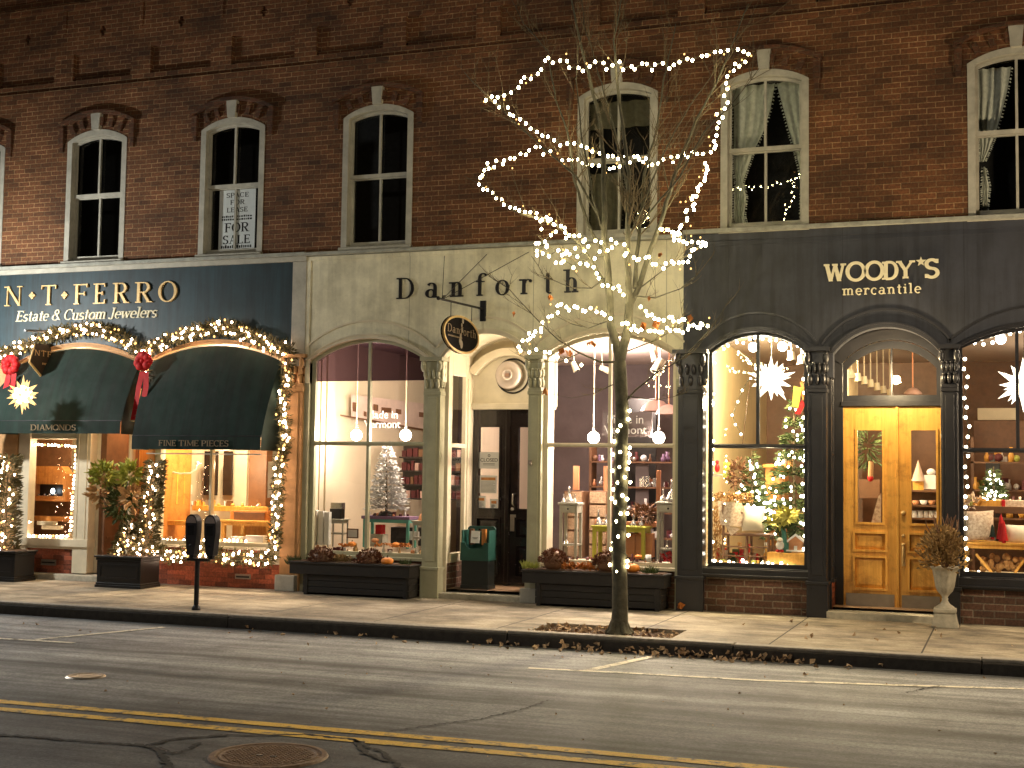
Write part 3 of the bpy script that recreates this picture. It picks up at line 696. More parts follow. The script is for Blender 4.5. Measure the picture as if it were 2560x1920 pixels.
def arch_trim(par, x0, x1, zs, zc, y, m, t=.07, out=None):
    mb = MB()
    mb.plate(arc3(x0-t, x1+t, zs, zc+t, 22)+list(reversed(arc3(x0, x1, zs, zc, 22))), [], y-.03, y+.05)
    mb.plate(arc3(x0-t*1.25, x1+t*1.25, zs, zc+t*1.25, 22)+list(reversed(arc3(x0-t*.85, x1+t*.85, zs, zc+t*.85, 22))), [], y-.042, y+.05)
    if out:                                                        # thin outer ridge meeting its neighbour in a V
        a, b, zs2, zc2 = out
        mb.plate(arc3(a, b, zs2, zc2, 22)+list(reversed(arc3(a+.01, b-.01, zs2-.028, zc2-.028, 22))), [], y-.014, y+.05)
    return mb.build('arch_moulding', m, par)
def panel_door(par, x0, x1, z0, z1, y, m, glass, panels, name='door'):   # glass / panels: rects relative (x0,x1,z0,z1)
    W = x1-x0; H = z1-z0
    rr = lambda r, g=0: rect(x0+r[0]*W-g, x0+r[1]*W+g, z0+r[2]*H-g, z0+r[3]*H+g)
    mb = MB(); mb.plate(rect(x0, x1, z0, z1), [rr(r) for r in [glass]+panels], y, y+.05)
    for r in panels:
        a, b, c, d = x0+r[0]*W, x0+r[1]*W, z0+r[2]*H, z0+r[3]*H
        mb.box(a-.005, b+.005, y+.028, y+.045, c-.005, d+.005)
        i = .045
        mb.add([(a,y+.028,c),(b,y+.028,c),(b,y+.028,d),(a,y+.028,d),(a+i,y+.012,c+i),(b-i,y+.012,c+i),(b-i,y+.012,d-i),(a+i,y+.012,d-i)], [(0,1,5,4),(1,2,6,5),(2,3,7,6),(3,0,4,7),(4,5,6,7)])
    for r in [glass]+panels: mb.plate(rr(r, .028), [rr(r)], y-.022, y+.002)
    o = mb.build(name, m, par, bevel=.005)
    q = MB(); q.plate(rr(glass, .004), [], y+.03, y+.0302); q.build('pane', M['glass'], o)
    return o

def fascia(x0, x1, z0, z1, arches):                            # board outline notched by arched openings
    out = [(x0, z0)]
    for a, b, zs, zc in arches: out += [(a, z0)]+arc3(a, b, zs, zc, 22)+[(b, z0)]
    return out+[(x1, z0), (x1, z1), (x0, z1)]
# ------------------------------------------------------------------ jeweller's shopfront
jw = thing('shopfront', "jeweller's shopfront with navy fascia and gilded lettering above two green awnings", 'shopfront', (-12.5, 0, 0))
mb = MB(); AR = [(-16.9,-14.65), (-14.48,-12.22), (-12.03,-9.77)]
mb.plate(fascia(-28, -9.63, 2.95, 4.785, [(a, b, 3.36, 3.60) for a, b in AR]), [], -.045, .06); mb.build('fascia_board', M['navy'], jw)
mb = MB(); mb.box(-28, -9.395, -.075, .02, 4.787, 4.862); mb.box(-9.626, -9.395, -.06, .02, 3.25, 4.785); mb.build('fascia_trim', M['white'], jw, bevel=.006)
gy0, gy1 = -.075, -.046
for ch, pa, pb, hh in (('N',13,58,1), ('T',103,143,1), ('F',184,222,1), ('E',236,266,1), ('R',284,321,1), ('R',339,379,1), ('O',396,443,1.12)):
    pm = (pa+pb)/2; zb = at(pm, 765-(pm-36)*.026, -.06).z; zt = at(pm, 716-(pm-36)*.034, -.06).z
    xa, xb = X_(pa, -.06, 740), X_(pb, -.06, 740); h = zt-zb
    mb = MB(); glyph(mb, ch, xa, zb, h, gy0, gy1, T=.15, t=.055, sx=(xb-xa)/h/GLY[ch][0]); mb.build('gilded_letter', M['gold'], jw)
for pm, pz in ((81, 739), (162, 738)):
    c = at(pm, pz, -.06); r = .055; mb = MB()
    for dx, dz in ((r*.62,0), (-r*.62,0), (0,r*.62), (0,-r*.62)):
        mb.plate([(c.x+dx+.5*r, c.z+dz), (c.x+dx, c.z+dz+.5*r), (c.x+dx-.5*r, c.z+dz), (c.x+dx, c.z+dz-.5*r)], [], gy0+.002, gy1)
    mb.plate([(c.x+.5*r, c.z), (c.x, c.z+.5*r), (c.x-.5*r, c.z), (c.x, c.z-.5*r)], [], gy0, gy1); mb.build('gilded_diamond', M['gold'], jw)
mb = MB(); e0, e1 = at(40, 803, -.05), at(392, 794, -.05)
serif_line(mb, 'Estate & Custom Jewelers', e0.x, e1.x, (e0.z+e1.z)/2, .168, -.062, -.044, space=.3, slant=.24, T=.17, t=.07)
mb.build('painted_lettering', M['ivory'], jw)
for a, b in AR[1:]: arch_trim(jw, a, b, 3.36, 3.60, -.045, M['tan'], .055)
# bays behind the awnings
mb = MB()
mb.box(-14.50, -14.28, .0, .16, .10, 3.3); mb.box(-13.40, -13.12, -.01, .16, .10, 3.3); mb.box(-14.28, -13.40, .02, .14, 2.17, 2.26)
mb.box(-14.51, -13.10, -.04, .155, .50, .62); mb.box(-14.28, -13.40, .015, .14, .46, .56); mb.box(-13.16, -13.06, .16, .75, .1, 3.3)
mb.box(-13.36, -13.33, -.02, .0, .62, 3.2); mb.box(-13.20, -13.17, -.02, .0, .62, 3.2)
mb.build('display_bay_frame', M['cream'], jw, bevel=.006)
mb = MB(); mb.plate(rect(-14.28, -13.40, .62, 2.17), [], .07, .071); mb.plate(rect(-14.28, -13.40, 2.26, 3.25), [], .07, .071); mb.build('pane', M['glass'], jw)
mb = MB(); mb.box(-14.28, -13.40, .03, .14, .05, .47); mb.build('bulkhead', M['brick_red'], jw)
mb = MB(); mb.box(-14.0, -13.72, .015, .06, .20, .29); mb.box(-13.985, -13.735, .008, .02, .235, .255, 1); mb.build('vent', [M['steel'], M['black']], jw)
mb = MB(); mb.box(-14.6, -12.0, -.16, .9, -.05, .085); mb.build('step', M['stone'], jw, bevel=.01)
# recessed entrance: panelled brown return, orange door, white column
mb = MB(); mb.box(-13.06, -12.95, .16, 1.0, .085, 3.3)
for z in (.25, .62, .98, 1.3): mb.box(-12.96, -12.93, .22, .95, z, z+.05)
mb.build('entrance_return', M['brownwood'], jw, bevel=.005)
o = panel_door(jw, -12.95, -12.02, .1, 2.9, 1.0, M['orangewood'], (.2,.8,.42,.92), [(.2,.8,.06,.18), (.2,.8,.22,.38)])
mb = MB(); mb.lathe([(.07,.1),(.07,.3),(.055,.34),(.05,2.9),(.07,3.0),(.07,3.2)], -12.62, .35, 14); mb.build('entrance_column', M['cream'], jw)
mb = MB(); mb.box(-12.08, -11.96, .0, 1.0, .085, 3.3); mb.build('entrance_return', M['orangewood'], jw)
# right-hand bay
mb = MB()
mb.box(-12.02, -11.86, .02, .15, .36, 3.3); mb.box(-9.93, -9.72, .02, .15, .36, 3.3); mb.box(-11.86, -9.93, .03, .14, .56, .66); mb.box(-12.02, -9.72, -.05, .14, .56, .60)
mb.box(-11.0, -10.96, .03, .12, .66, 3.3) ; mb.box(-11.86, -9.93, .03, .12, 2.02, 2.08)
mb.build('display_bay_frame', M['cream'], jw, bevel=.006)
mb = MB(); mb.plate(rect(-11.86, -9.93, .66, 3.28), [], .07, .071); mb.build('pane', M['glass'], jw)
mb = MB(); mb.box(-12.0, -9.74, .03, .2, -.05, .57); mb.build('bulkhead', M['brick_red'], jw)
mb = MB(); mb.box(-10.50, -10.24, .012, .05, .13, .20); mb.box(-10.48, -10.26, .004, .02, .15, .175, 1); mb.build('vent', [M['steel'], M['black']], jw)
mb = MB(); mb.box(-9.72, -9.40, -.07, .2, .0, 3.0); mb.box(-9.66, -9.46, -.09, -.05, .5, 2.85); mb.box(-9.73, -9.39, -.10, .2, 2.88, 2.95)
pl = mb.build('pilaster', M['tan'], jw, bevel=.008); capital(pl, -9.56, -.07, 2.95, 3.42, .30, M['tan'])
mb = MB(); mb.box(-9.74, -9.42, -.16, .1, 0, .23); mb.build('plinth_block', M['white'], jw, bevel=.012)
mb = MB(); mb.box(-28, -14.52, -.02, .1, 0, 3.3); mb.build('side_bay', M['tan'], jw)

# ------------------------------------------------------------------ centre shopfront
dn = thing('shopfront', 'cream shopfront with beige fascia, black serif lettering and a recessed black double door', 'shopfront', (-6.6, 0, 0))
DA = [(-9.32,-7.46), (-7.21,-5.94), (-5.74,-3.89)]
mb = MB(); mb.plate(fascia(-9.39, -3.80, 3.0, 4.80, [(a, b, 3.33, 3.63 if i != 1 else 3.66) for i, (a, b) in enumerate(DA)]), [], -.04, .12)
mb.box(-9.39, -3.80, -.055, .02, 4.79, 4.85); mb.build('fascia_board', M['beige'], dn)
mb = MB(); mb.box(-9.395, -9.33, -.052, .0, 3.36, 4.79); mb.build('fascia_trim', M['beige'], dn)
mb = MB()
for ch, pa, pb in (('D',994,1036), ('a',1064,1096), ('n',1126,1157), ('f',1189,1213), ('o',1239,1272), ('r',1301,1328), ('t',1359,1381), ('h',1411,1447)):
    pm = (pa+pb)/2; f = (pm-1015)/(1429-1015); zb = at(pm, 747-f*16, -.05).z; h = .315 if ch != 'D' else .30
    xa, xb = X_(pa, -.05, 720), X_(pb, -.05, 720)
    mb = MB(); glyph(mb, ch, xa, zb, h if ch in 'Dfth' else .325, -.06, -.041, T=.15, t=.045, sx=(xb-xa)/h/GLY[ch][0], serif=.09, st=.06); mb.build('letter', M['black'], dn)
for i, (a, b) in enumerate(DA): arch_trim(dn, a, b, 3.33, 3.63 if i != 1 else 3.66, -.04, M['cream'], .055, out=(a-.11, b+.11, 3.50, 3.90))
column(dn, -7.47, -7.23, -.09, 2.86, 3.34, M['sage'], M['sage']); column(dn, -5.93, -5.74, -.09, 2.86, 3.34, M['sage'], M['sage'])
shop_window(dn, -9.30, -7.48, .52, 3.33, 3.63, 2.13, .03, M['sage'], True, film=3.03)
shop_window(dn, -5.73, -3.90, .52, 3.33, 3.63, 2.13, .03, M['cream'], True)
for a, b in ((-9.40, -9.32), (-3.90, -3.81)): mb = MB(); mb.box(a, b, -.03, .12, 0, 3.3); mb.build('side_jamb', M['sage'], dn)
for a, b in ((-9.32, -7.47), (-5.74, -3.90)): mb = MB(); mb.box(a, b, .05, .2, 0, .53); mb.build('bulkhead', M['brick_low'], dn)
for s, xw in ((-1, -7.235), (1, -5.93)):                       # glazed returns beside the recessed door
    x0, x1 = (xw, xw+.06) if s < 0 else (xw-.06, xw)
    mb = MB()
    mb.box(x0, x1, .10, .24, .05, 3.45); mb.box(x0, x1, .74, 1.06, .05, 3.45); mb.box(x0, x1, .24, .74, .05, .5); mb.box(x0-.02, x1+.02, .22, .76, .48, .6)
    mb.box(x0, x1, .24, .74, 2.09, 2.15); mb.box(x0, x1, .24, .74, 3.12, 3.45); mb.box(x1-.005 if s < 0 else x0-.02, x1+.02 if s < 0 else x0+.005, .80, .86, .3, 3.1)
    f = mb.build('sidelight', M['cream'], dn, bevel=.006)
    mb = MB(); xx = (x0+x1)/2; mb.add([(xx,.24,.6),(xx,.74,.6),(xx,.74,3.12),(xx,.24,3.12)], [(0,1,2,3)]); mb.build('pane', M['glass'], f)
    mb = MB(); mb.box(x0-.002, x1+.002, .12, .74, .06, .47); mb.build('bulkhead', M['brick_low'], f)
mb = MB()
mb.plate(rect(-7.24, -5.90, 2.70, 3.72), [], 1.03, 1.1); mb.box(-7.24, -5.9, .96, 1.06, 2.66, 2.75)
mb.plate(arc3(-7.2, -5.95, 3.22, 3.55)+list(reversed(arc3(-7.1, -6.05, 3.16, 3.44))), [], .86, 1.04)
mb.add([(-7.24,.1,3.5),(-5.9,.1,3.5),(-5.9,1.1,3.5),(-7.24,1.1,3.5)], [(0,1,2,3)]) if 0 else None
mb.plate(arc3(-7.24, -5.91, 3.34, 3.70)+[(-5.91, 3.85), (-7.24, 3.85)], [], .12, 1.1)
mb.build('door_tympanum', M['cream'], dn, bevel=.004)
mb = MB(); mb.lathe([(0,.09),(.05,.09),(.055,.11),(.08,.115),(.09,.09),(.12,.075),(.185,.055),(.20,.06),(.21,.04),(.21,0)], 0, 0, 36).xf(0, Matrix.Translation((-6.60, 1.0, 3.16)) @ Matrix.Rotation(PI/2, 4, 'X'))
md = mb.build('round_medallion', mat('pale metal disc', (.55,.47,.41), .35, .1, metal=.3), dn)
mb = MB(); mb.box(-6.63, -6.57, .88, .93, 3.13, 3.18); mb.build('sensor_box', M['brownwood'], md)
mb = MB(); mb.lathe([(.235,0),(.245,.03),(.25,.03),(.262,0)], 0, 0, 36).xf(0, Matrix.Translation((-6.56, 1.02, 3.15)) @ Matrix.Rotation(PI/2, 4, 'X')); mb.build('ring', M['black'], md)  # off-centre black ring stands for the crescent shadow around the disc
for x0, x1, hs in ((-7.20, -6.64, 1), (-6.60, -5.98, -1)):
    d = panel_door(dn, x0, x1, .10, 2.66, 1.04, M['gloss_black'], (.23,.79,.44,.90), [(.2,.8,.28,.38), (.2,.8,.06,.23)])
    if hs > 0: continue
    mb = MB(); mb.box(x0+.03, x0+.11, 1.02, 1.042, .90, 1.14); mb.build('push_plate', M['steel'], d)
    mb = MB(); mb.tube([(x0+.09,1.02,1.42),(x0+.09,.95,1.44),(x0+.09,.94,1.30),(x0+.09,1.02,1.26)], .012, 8); mb.ell((x0+.07,1.0,1.22), .03, .03, .03); mb.build('handle', M['silver'], d)
mb = MB(); mb.box(-6.655, -6.585, 1.0, 1.05, .10, 2.66); mb.build('meeting_stile', M['gloss_black'], dn, bevel=.01)
mb = MB(); mb.box(-7.24, -5.92, -.06, 1.1, -.05, .075); mb.build('step', M['stone'], dn, bevel=.01)
mb = MB(); mb.box(-6.75, -5.98, .62, 1.02, .075, .105); mb.build('threshold', M['copper'], dn)
mb = MB(); mb.box(-5.905, -5.86, -.13, -.09, 1.86, 1.92); mb.ell((-5.87, -.12, 1.87), .022, .03, .028); mb.build('doorbell', M['steel'], dn)
mb = MB(); mb.box(-6.00, -5.75, -.14, .0, 0, .20); mb.build('plinth_block', M['white'], dn, bevel=.012)
PAPS = [(-7.075,-6.775,1.80,2.04,'CLOSED'), (-7.065,-6.80,1.44,1.70,None), (-7.09,-6.97,1.19,1.40,None), (-6.90,-6.78,1.21,1.36,None)]
PLB = ['white CLOSED notice taped high in the black door glass', 'large printed notice with orange heading in the black door glass', 'small dark striped leaflet at the lower left of the black door glass', 'small white leaflet at the lower right of the black door glass']
for (x0, x1, z0, z1, tx), lb in zip(PAPS, PLB):
    t = thing('door_notice', lb, 'notice', ((x0+x1)/2, 1.06, z0))
    mb = MB(); mb.box(x0, x1, 1.058, 1.060, z0, z1); mb.build('sheet', M['paper'], t)
    mb = MB()
    if tx:
        sans(mb, tx, (x0+x1)/2, 1.0575, z0+.10, .075); c = ((x0+x1)/2, z1-.05)
        mb.plate([(c[0]+.02*math.cos(q*PI/6), c[1]+.02*math.sin(q*PI/6)) for q in range(12)], [[(c[0]+.012*math.cos(q*PI/6), c[1]+.012*math.sin(q*PI/6)) for q in range(12)]], 1.0565, 1.058)
        for zz in (.05, .07): mb.box(x0+.06, x1-.06, 1.0565, 1.058, z0+zz, z0+zz+.006)
        mb.build('lettering', M['black'], t)
    else:
        n = 9
        for i in range(n): mb.box(x0+.02, x1-.02-U(0,.05), 1.0565, 1.058, z0+.02+(z1-z0-.1)*i/n, z0+.026+(z1-z0-.1)*i/n)
        mb.box(x0+.02, x1-.02, 1.0565, 1.058, z1-.07, z1-.03, 1); mb.build('print', [mat('grey print', (.3,.29,.28), .8), M['orangewood']], t)

# ------------------------------------------------------------------ right-hand shopfront
wd = thing('shopfront', 'charcoal shopfront with pale slab lettering, arched windows and honey wooden double doors', 'shopfront', (-1.2, 0, 0))
WA = [(-3.47,-2.21), (-1.88,-.60), (-.37,1.55)]
mb = MB(); mb.plate(fascia(-3.80, 9, 3.0, 4.90, [(a, b, 3.36 if i != 1 else 3.30, 3.60 if i != 1 else 3.62) for i, (a, b) in enumerate(WA)]), [], -.05, .12)
mb.box(-3.80, 9, -.065, .02, 4.80, 4.905); mb.box(-3.80, 9, -.058, .0, 4.735, 4.755); mb.box(-3.545, -3.53, -.056, 0, 3.5, 4.735); mb.build('fascia_board', M['charcoal'], wd)
mb = MB()
for ch, pa, pb, za, zb_ in (('W',2062,2113,703,660), ('O',2115,2164,701.5,656), ('O',2162,2210,699.5,654), ('D',2208,2246,698.5,654), ('Y',2242,2286,696,652), ('S',2310,2349,694,648)):
    pm = (pa+pb)/2; z0 = at(pm, za, -.06).z; h = at(pm, zb_, -.06).z-z0; xa, xb = X_(pa, -.06, 680), X_(pb, -.06, 680)
    mb = MB(); glyph(mb, ch, xa, z0, h, -.075, -.051, T=.21, t=.15 if ch in 'OS' else .13, sx=(xb-xa)/h/GLY[ch][0], serif=.07, st=.10); mb.build('letter', M['ivory'], wd)
c = at(2302.5, 654, -.06); mb = MB(); mb.plate([(c.x+(.062 if q % 2 == 0 else .026)*math.sin(q*PI/5), c.z+(.062 if q % 2 == 0 else .026)*math.cos(q*PI/5)) for q in range(10)][::-1], [], -.075, -.051); mb.build('star_mark', M['ivory'], wd); mb = MB()
e0, e1 = at(2106, 737, -.06), at(2303, 731, -.06)
serif_line(mb, 'mercantile', e0.x, e1.x, (e0.z+e1.z)/2-.005, .125, -.072, -.051, track=.13, T=.15, t=.08, serif=.07, st=.08)
mb.build('lettering', M['ivory'], wd)
for i, (a, b) in enumerate(WA): arch_trim(wd, a, b, 3.36 if i != 1 else 3.30, 3.60 if i != 1 else 3.62, -.05, M['trim_dark'], .05, out=(a-.14, b+.14, 3.44, 3.86))
column(wd, -3.86, -3.53, -.08, 2.86, 3.38, M['trim_dark'], M['trim_dark'], .44)
column(wd, -2.19, -1.96, -.10, 2.86, 3.38, M['trim_dark'], M['trim_dark'], .44)
column(wd, -.58, -.40, -.10, 2.86, 3.38, M['trim_dark'], M['trim_dark'], .44)
shop_window(wd, -3.47, -2.21, .56, 3.36, 3.60, 2.13, .03, M['trim_dark'], False, fw=.04)
shop_window(wd, -.38, 1.56, .56, 3.36, 3.60, 2.10, .03, M['trim_dark'], False, fw=.04, xm=.285)
for a, b, c in ((-3.54, -2.18, .44), (-.42, 3, .42)): mb = MB(); mb.box(a, b, -.05, .12, c, .56); mb.box(a, b, -.075, .0, c+.022, c+.047); mb.build('sill', M['trim_dark'], wd, bevel=.008)
mb = MB(); mb.box(-3.53, -2.19, .0, .2, -.05, .45); mb.build('bulkhead', M['brick_low'], wd)
mb = MB(); mb.box(-.40, 3, .0, .2, -.05, .43); mb.box(1.56, 9, .0, .12, 0, 3.3); mb.build('bulkhead', M['brick_low'], wd)
DY = .46
mb = MB(); x0, x1 = -1.975, -1.92                                # left return with narrow sidelight
mb.box(x0, x1, .12, .2, .05, 3.5); mb.box(x0, x1, .36, .5, .05, 3.5); mb.box(x0, x1, .2, .36, .44, .62); mb.box(x0, x1+.03, .14, .44, .42, .47); mb.box(x0, x1, .2, .36, 2.02, 2.06); mb.box(x0, x1, .2, .36, 3.0, 3.5)
mb.box(-1.97, -1.81, DY-.02, DY+.08, .05, 3.5); mb.box(-.61, -.40, DY-.02, DY+.08, .05, 3.5); mb.box(-.6, -.42, .1, DY, .05, 3.5)
f = mb.build('sidelight', M['trim_dark'], wd, bevel=.006)
mb = MB(); mb.add([(-1.945,.2,.6),(-1.945,.36,.6),(-1.945,.36,3.0),(-1.945,.2,3.0)], [(0,1,2,3)]); mb.build('pane', M['glass'], f)
mb = MB(); mb.box(x0-.002, x1+.006, .13, .45, .05, .42); mb.build('bulkhead', M['brick_red'], f)
mb = MB()
ar = arc3(-1.76, -.66, 3.14, 3.40, 18)
mb.plate([(-.60, 2.70), (-1.82, 2.70)]+arc3(-1.82, -.60, 3.2, 3.50, 18), [halfarch(ar, -1.76, -1.215, 2.80), halfarch(ar, -1.195, -.66, 2.80)], DY-.01, DY+.05)
mb.plate(arc3(-1.97, -.42, 3.3, 3.64)+list(reversed(arc3(-1.83, -.59, 3.2, 3.51))), [], DY-.05, DY+.06)
mb.plate(fascia(-1.97, -.42, 3.0, 3.8, [(-1.84, -.58, 3.19, 3.53)]), [], DY-.015, DY+.06)
mb.box(-1.83, -.59, DY-.05, DY+.06, 2.66, 2.72)
f = mb.build('transom_light', M['trim_dark'], wd, bevel=.005)
mb = MB(); mb.plate(arch(-1.76, -.66, 2.8, 3.14, 3.40), [], DY+.03, DY+.0302); mb.build('pane', M['glass'], f)
for x0, x1, s in ((-1.81, -1.155, 0), (-1.125, -.61, 1)):
    g = (.27,.74,.42,.88) if not s else (.30,.88,.42,.88)
    d = panel_door(wd, x0, x1, .105, 2.66, DY, M['oak'], g, [(g[0]-.05,g[1]+.05,.285,.365), (g[0]-.05,g[1]+.05,.095,.245)])
    mb = MB(); mb.box(x0+.03, x1-.03, DY-.012, DY+.01, .108, .275); mb.build('kick_plate', M['steel'], d)
    if s:
        mb = MB(); mb.box(x0+.03, x0+.075, DY-.012, DY+.01, .64, .93); mb.tube([(x0+.052,DY-.01,.90),(x0+.052,DY-.06,.88),(x0+.052,DY-.065,.76),(x0+.052,DY-.01,.68)], .011, 8); mb.ell((x0+.052,DY-.03,.91), .025, .025, .02); mb.build('pull_handle', M['gold'], d)
        mb = MB(); mb.ell((x0+.055,DY-.02,1.31), .03, .03, .03); mb.build('lock', M['gold'], d); mb = MB(); mb.ell((x0+.055,DY-.01,1.02), .022, .02, .022); mb.build('keyhole_plate', M['gold'], d)
mb = MB(); mb.box(-1.158, -1.122, DY-.028, DY+.05, .105, 2.66); mb.build('meeting_stile', M['oak'], wd, bevel=.006)
mb = MB(); mb.box(-1.96, -.42, -.12, .6, -.05, .085); mb.build('step', M['stone'], wd, bevel=.01)

# ------------------------------------------------------------------ shop interiors
def room(nm, x0, x1, y0, y1, z0, z1, wl, wr, wb, fl, ce):
    q = MB(); q.add([(x0,y0,z0),(x1,y0,z0),(x1,y1,z0),(x0,y1,z0)], [(0,1,2,3)]); struct('shop_floor', q, fl)
    q = MB(); q.add([(x0,y0,z1),(x1,y0,z1),(x1,y1,z1),(x0,y1,z1)], [(3,2,1,0)]); struct('shop_ceiling', q, ce)
    for pts, m in (([(x0,y0,z0),(x0,y1,z0),(x0,y1,z1),(x0,y0,z1)], wl), ([(x1,y0,z0),(x1,y1,z0),(x1,y1,z1),(x1,y0,z1)], wr), ([(x0,y1,z0),(x1,y1,z0),(x1,y1,z1),(x0,y1,z1)], wb)):
        q = MB(); q.add(pts, [(0,1,2,3)]); struct('interior_wall', q, m)
room('j', -17, -9.52, .17, 3.6, .10, 3.72, M['creamwall'], M['tanwall'], M['creamwall'], M['woodfloor'], M['ceil'])
room('d', -9.46, -3.92, .13, 6.0, .12, 3.72, M['creamwall'], M['darkwall'], M['darkwall'], M['woodfloor'], M['ceil'])
room('w', -3.76, 5.0, .13, 6.5, .12, 3.72, M['goldwall'], M['brownwood'], M['brownwood'], M['woodfloor'], M['ceil'])
q = MB(); q.box(-9.44, -7.25, .12, .9, .12, .555); q.box(-5.92, -3.93, .12, .9, .12, .555); q.box(-3.75, -1.98, .13, 1.25, .12, .575); q.box(-.40, 3, .13, 1.1, .12, .575); q.box(-14.4, -13.15, .15, .8, .12, .60); q.box(-11.95, -9.6, .16, .9, .12, .62)
struct('display_platform', q, M['creamwall'])
# vestibule walls of the centre shop inside
q = MB(); q.box(-9.44, -9.42, .14, .95, .5, 3.7)
for i in range(4): q.box(-9.42, -9.40+.01*(i % 2), .16+.17*i, .22+.17*i, .55, 3.7)
struct('interior_wall', q, M['creamwall'])
q = MB(); q.box(-7.9, -7.88, 3.2, 6.0, .12, 3.72); struct('interior_wall', q, M['creamwall'])
q = MB(); q.box(-1.90, -1.86, 1.6, 3.0, .12, 3.72); struct('interior_wall', q, M['goldwall'])

# ------------------------------------------------------------------ string lights
BME = {}
def bulb_mesh(m, r):
    if (m, r) not in BME:
        q = MB(); q.ell((0,0,0), r, r, r*1.15, 0, 6, 4)
        me = bpy.data.meshes.new('bulb'); me.from_pydata(q.v, [], q.f); me.materials.append(M[m]); me.polygons.foreach_set('use_smooth', [True]*len(q.f)); BME[(m, r)] = me
    return BME[(m, r)]
def put_bulb(par, p, m, r):
    o = bpy.data.objects.new('bulb', bulb_mesh(m, r)); COL.objects.link(o); o.parent = par; o.location = Vector(p)-wloc(par)
    o.scale = (1,1,1)
    return o
def along(pts, n):
    pts = [Vector(p) for p in pts]; L = [0]
    for a, b in zip(pts, pts[1:]): L.append(L[-1]+(b-a).length)
    out = []
    for i in range(n):
        t = L[-1]*(i+.5)/n; k = max(j for j in range(len(pts)-1) if L[j] <= t+1e-9)
        out.append(pts[k].lerp(pts[k+1], (t-L[k])/max(1e-6, L[k+1]-L[k])))
    return out
def light_string(label, pts, n, m='bulb', r=.0165, jit=.035, group=None, cable=True, extra=()):
    pts = [Vector(p) for p in pts]
    t = thing('light_string', label, 'string lights', tuple(pts[0]), group)
    bs = [p+Vector((U(-jit,jit), U(-jit,jit), U(-jit,jit))) for p in along(pts, n)]+[Vector(p) for p in extra]
    if m == 'bulb' and n > 20:                                   # every third lamp has a dimmer golden neighbour
        dim = [p+Vector((U(-.09,.09), U(-.1,.1), U(-.09,.09))) for p in bs[::3]]
    else: dim = []
    if cable:
        q = MB(); cp = bs[:n] if n > 1 else pts
        q.tube([p+Vector((U(-.01,.01), .012, U(-.01,.01)+.012)) for p in cp], .0035, 4); q.build('cable', M['wire'], t)
    for p in dim: put_bulb(t, p, 'bulb_amber', .010)
    for i, p in enumerate(bs): put_bulb(t, p, 'bulb_amber' if m == 'bulb_rose' and i % 5 == 3 else m, r)
    return t
TY = -2.72
def pp(lst, y0, y1=None):
    y1 = y0 if y1 is None else y1; n = len(lst)
    return [at(x, y, y0+(y1-y0)*i/max(1, n-1)) for i, (x, y) in enumerate(lst)]

# ------------------------------------------------------------------ street tree
tb = at(1547, 1582, TY)
tree = thing('street_tree', 'slender bare street tree wound with warm white string lights in a mulched pit', 'tree', (tb.x, TY, -.03))
mb = MB()
trunk = [(1549,1583,.150),(1549,1574,.115),(1549,1560,.094),(1550,1520,.088),(1549,1440,.084),(1546,1360,.081),(1549,1280,.079),(1553,1200,.078),(1552,1120,.076),(1556,1040,.074),(1552,960,.072),(1549,905,.070)]
mb.tube([at(x, y, TY) for x, y, r in trunk], [r for x, y, r in trunk], 14, cap=False)
for i in range(5):
    a = 2*PI*i/5+.4; b = tb+Vector((math.cos(a)*.1, math.sin(a)*.1, .02)); mb.tube([b+Vector((math.cos(a)*.06, math.sin(a)*.06, -.03)), b, b+Vector((-math.cos(a)*.04, -math.sin(a)*.04, .13))], [.03,.045,.03], 7)
limbs = []
def limb(lst, r0, r1, dy):
    k = len(lst); pts = [at(x, y, TY+dy*(i/(k-1))) for i, (x, y) in enumerate(lst)]
    dense = [pts[0]]
    for a, b in zip(pts, pts[1:]):
        n = max(1, int((b-a).length/.12)); dense += [a.lerp(b, (j+1)/n)+Vector((U(-.008,.008), U(-.008,.008), 0)) for j in range(n)]
    m = len(dense); rs = [r0+(r1-r0)*(i/(m-1))**.8 for i in range(m)]
    mb.tube(dense, rs, 8 if r0 > .02 else 5); limbs.append((dense, rs))
limb([(1550,912),(1540,860),(1527,815),(1521,685),(1512,593),(1509,430),(1500,300),(1470,180),(1440,60),(1420,-40)], .052, .008, -.1)
limb([(1549,912),(1560,860),(1569,820),(1575,760)], .056, .050, 0)
limb([(1575,765),(1570,656),(1569,569),(1572,434),(1545,230),(1535,100),(1555,-20)], .042, .007, -.35)
limb([(1577,760),(1599,714),(1617,656),(1650,557),(1690,430),(1740,300),(1800,190),(1850,60),(1870,10)], .036, .006, .35)
limb([(1587,720),(1592,641),(1602,540),(1610,434),(1640,330),(1660,200),(1690,60)], .028, .006, .6)
limb([(1518,650),(1470,560),(1430,430),(1420,330),(1390,250),(1370,130),(1310,60),(1280,0)], .022, .004, .5)
limb([(1521,720),(1450,610),(1390,560),(1290,530),(1200,460),(1160,440)], .018, .003, -.5)
limb([(1510,560),(1440,440),(1360,370),(1280,300),(1200,220),(1160,180)], .018, .003, -.7)
limb([(1512,600),(1480,480),(1455,350),(1440,200),(1450,90)], .018, .004, -.6)
limb([(1601,560),(1650,500),(1700,440),(1760,330),(1830,260),(1900,170)], .016, .003, -.6)
limb([(1570,600),(1620,480),(1660,380),(1720,270),(1780,190),(1810,130)], .016, .003, .5)
limb([(1570,480),(1530,300),(1490,160),(1460,60),(1452,-30)], .014, .004, .4)
limb([(1543,905),(1500,905),(1445,880),(1395,850),(1330,785),(1272,722),(1222,690)], .014, .003, -.35)
limb([(1450,882),(1400,905),(1330,905),(1290,880)], .007, .002, .2)
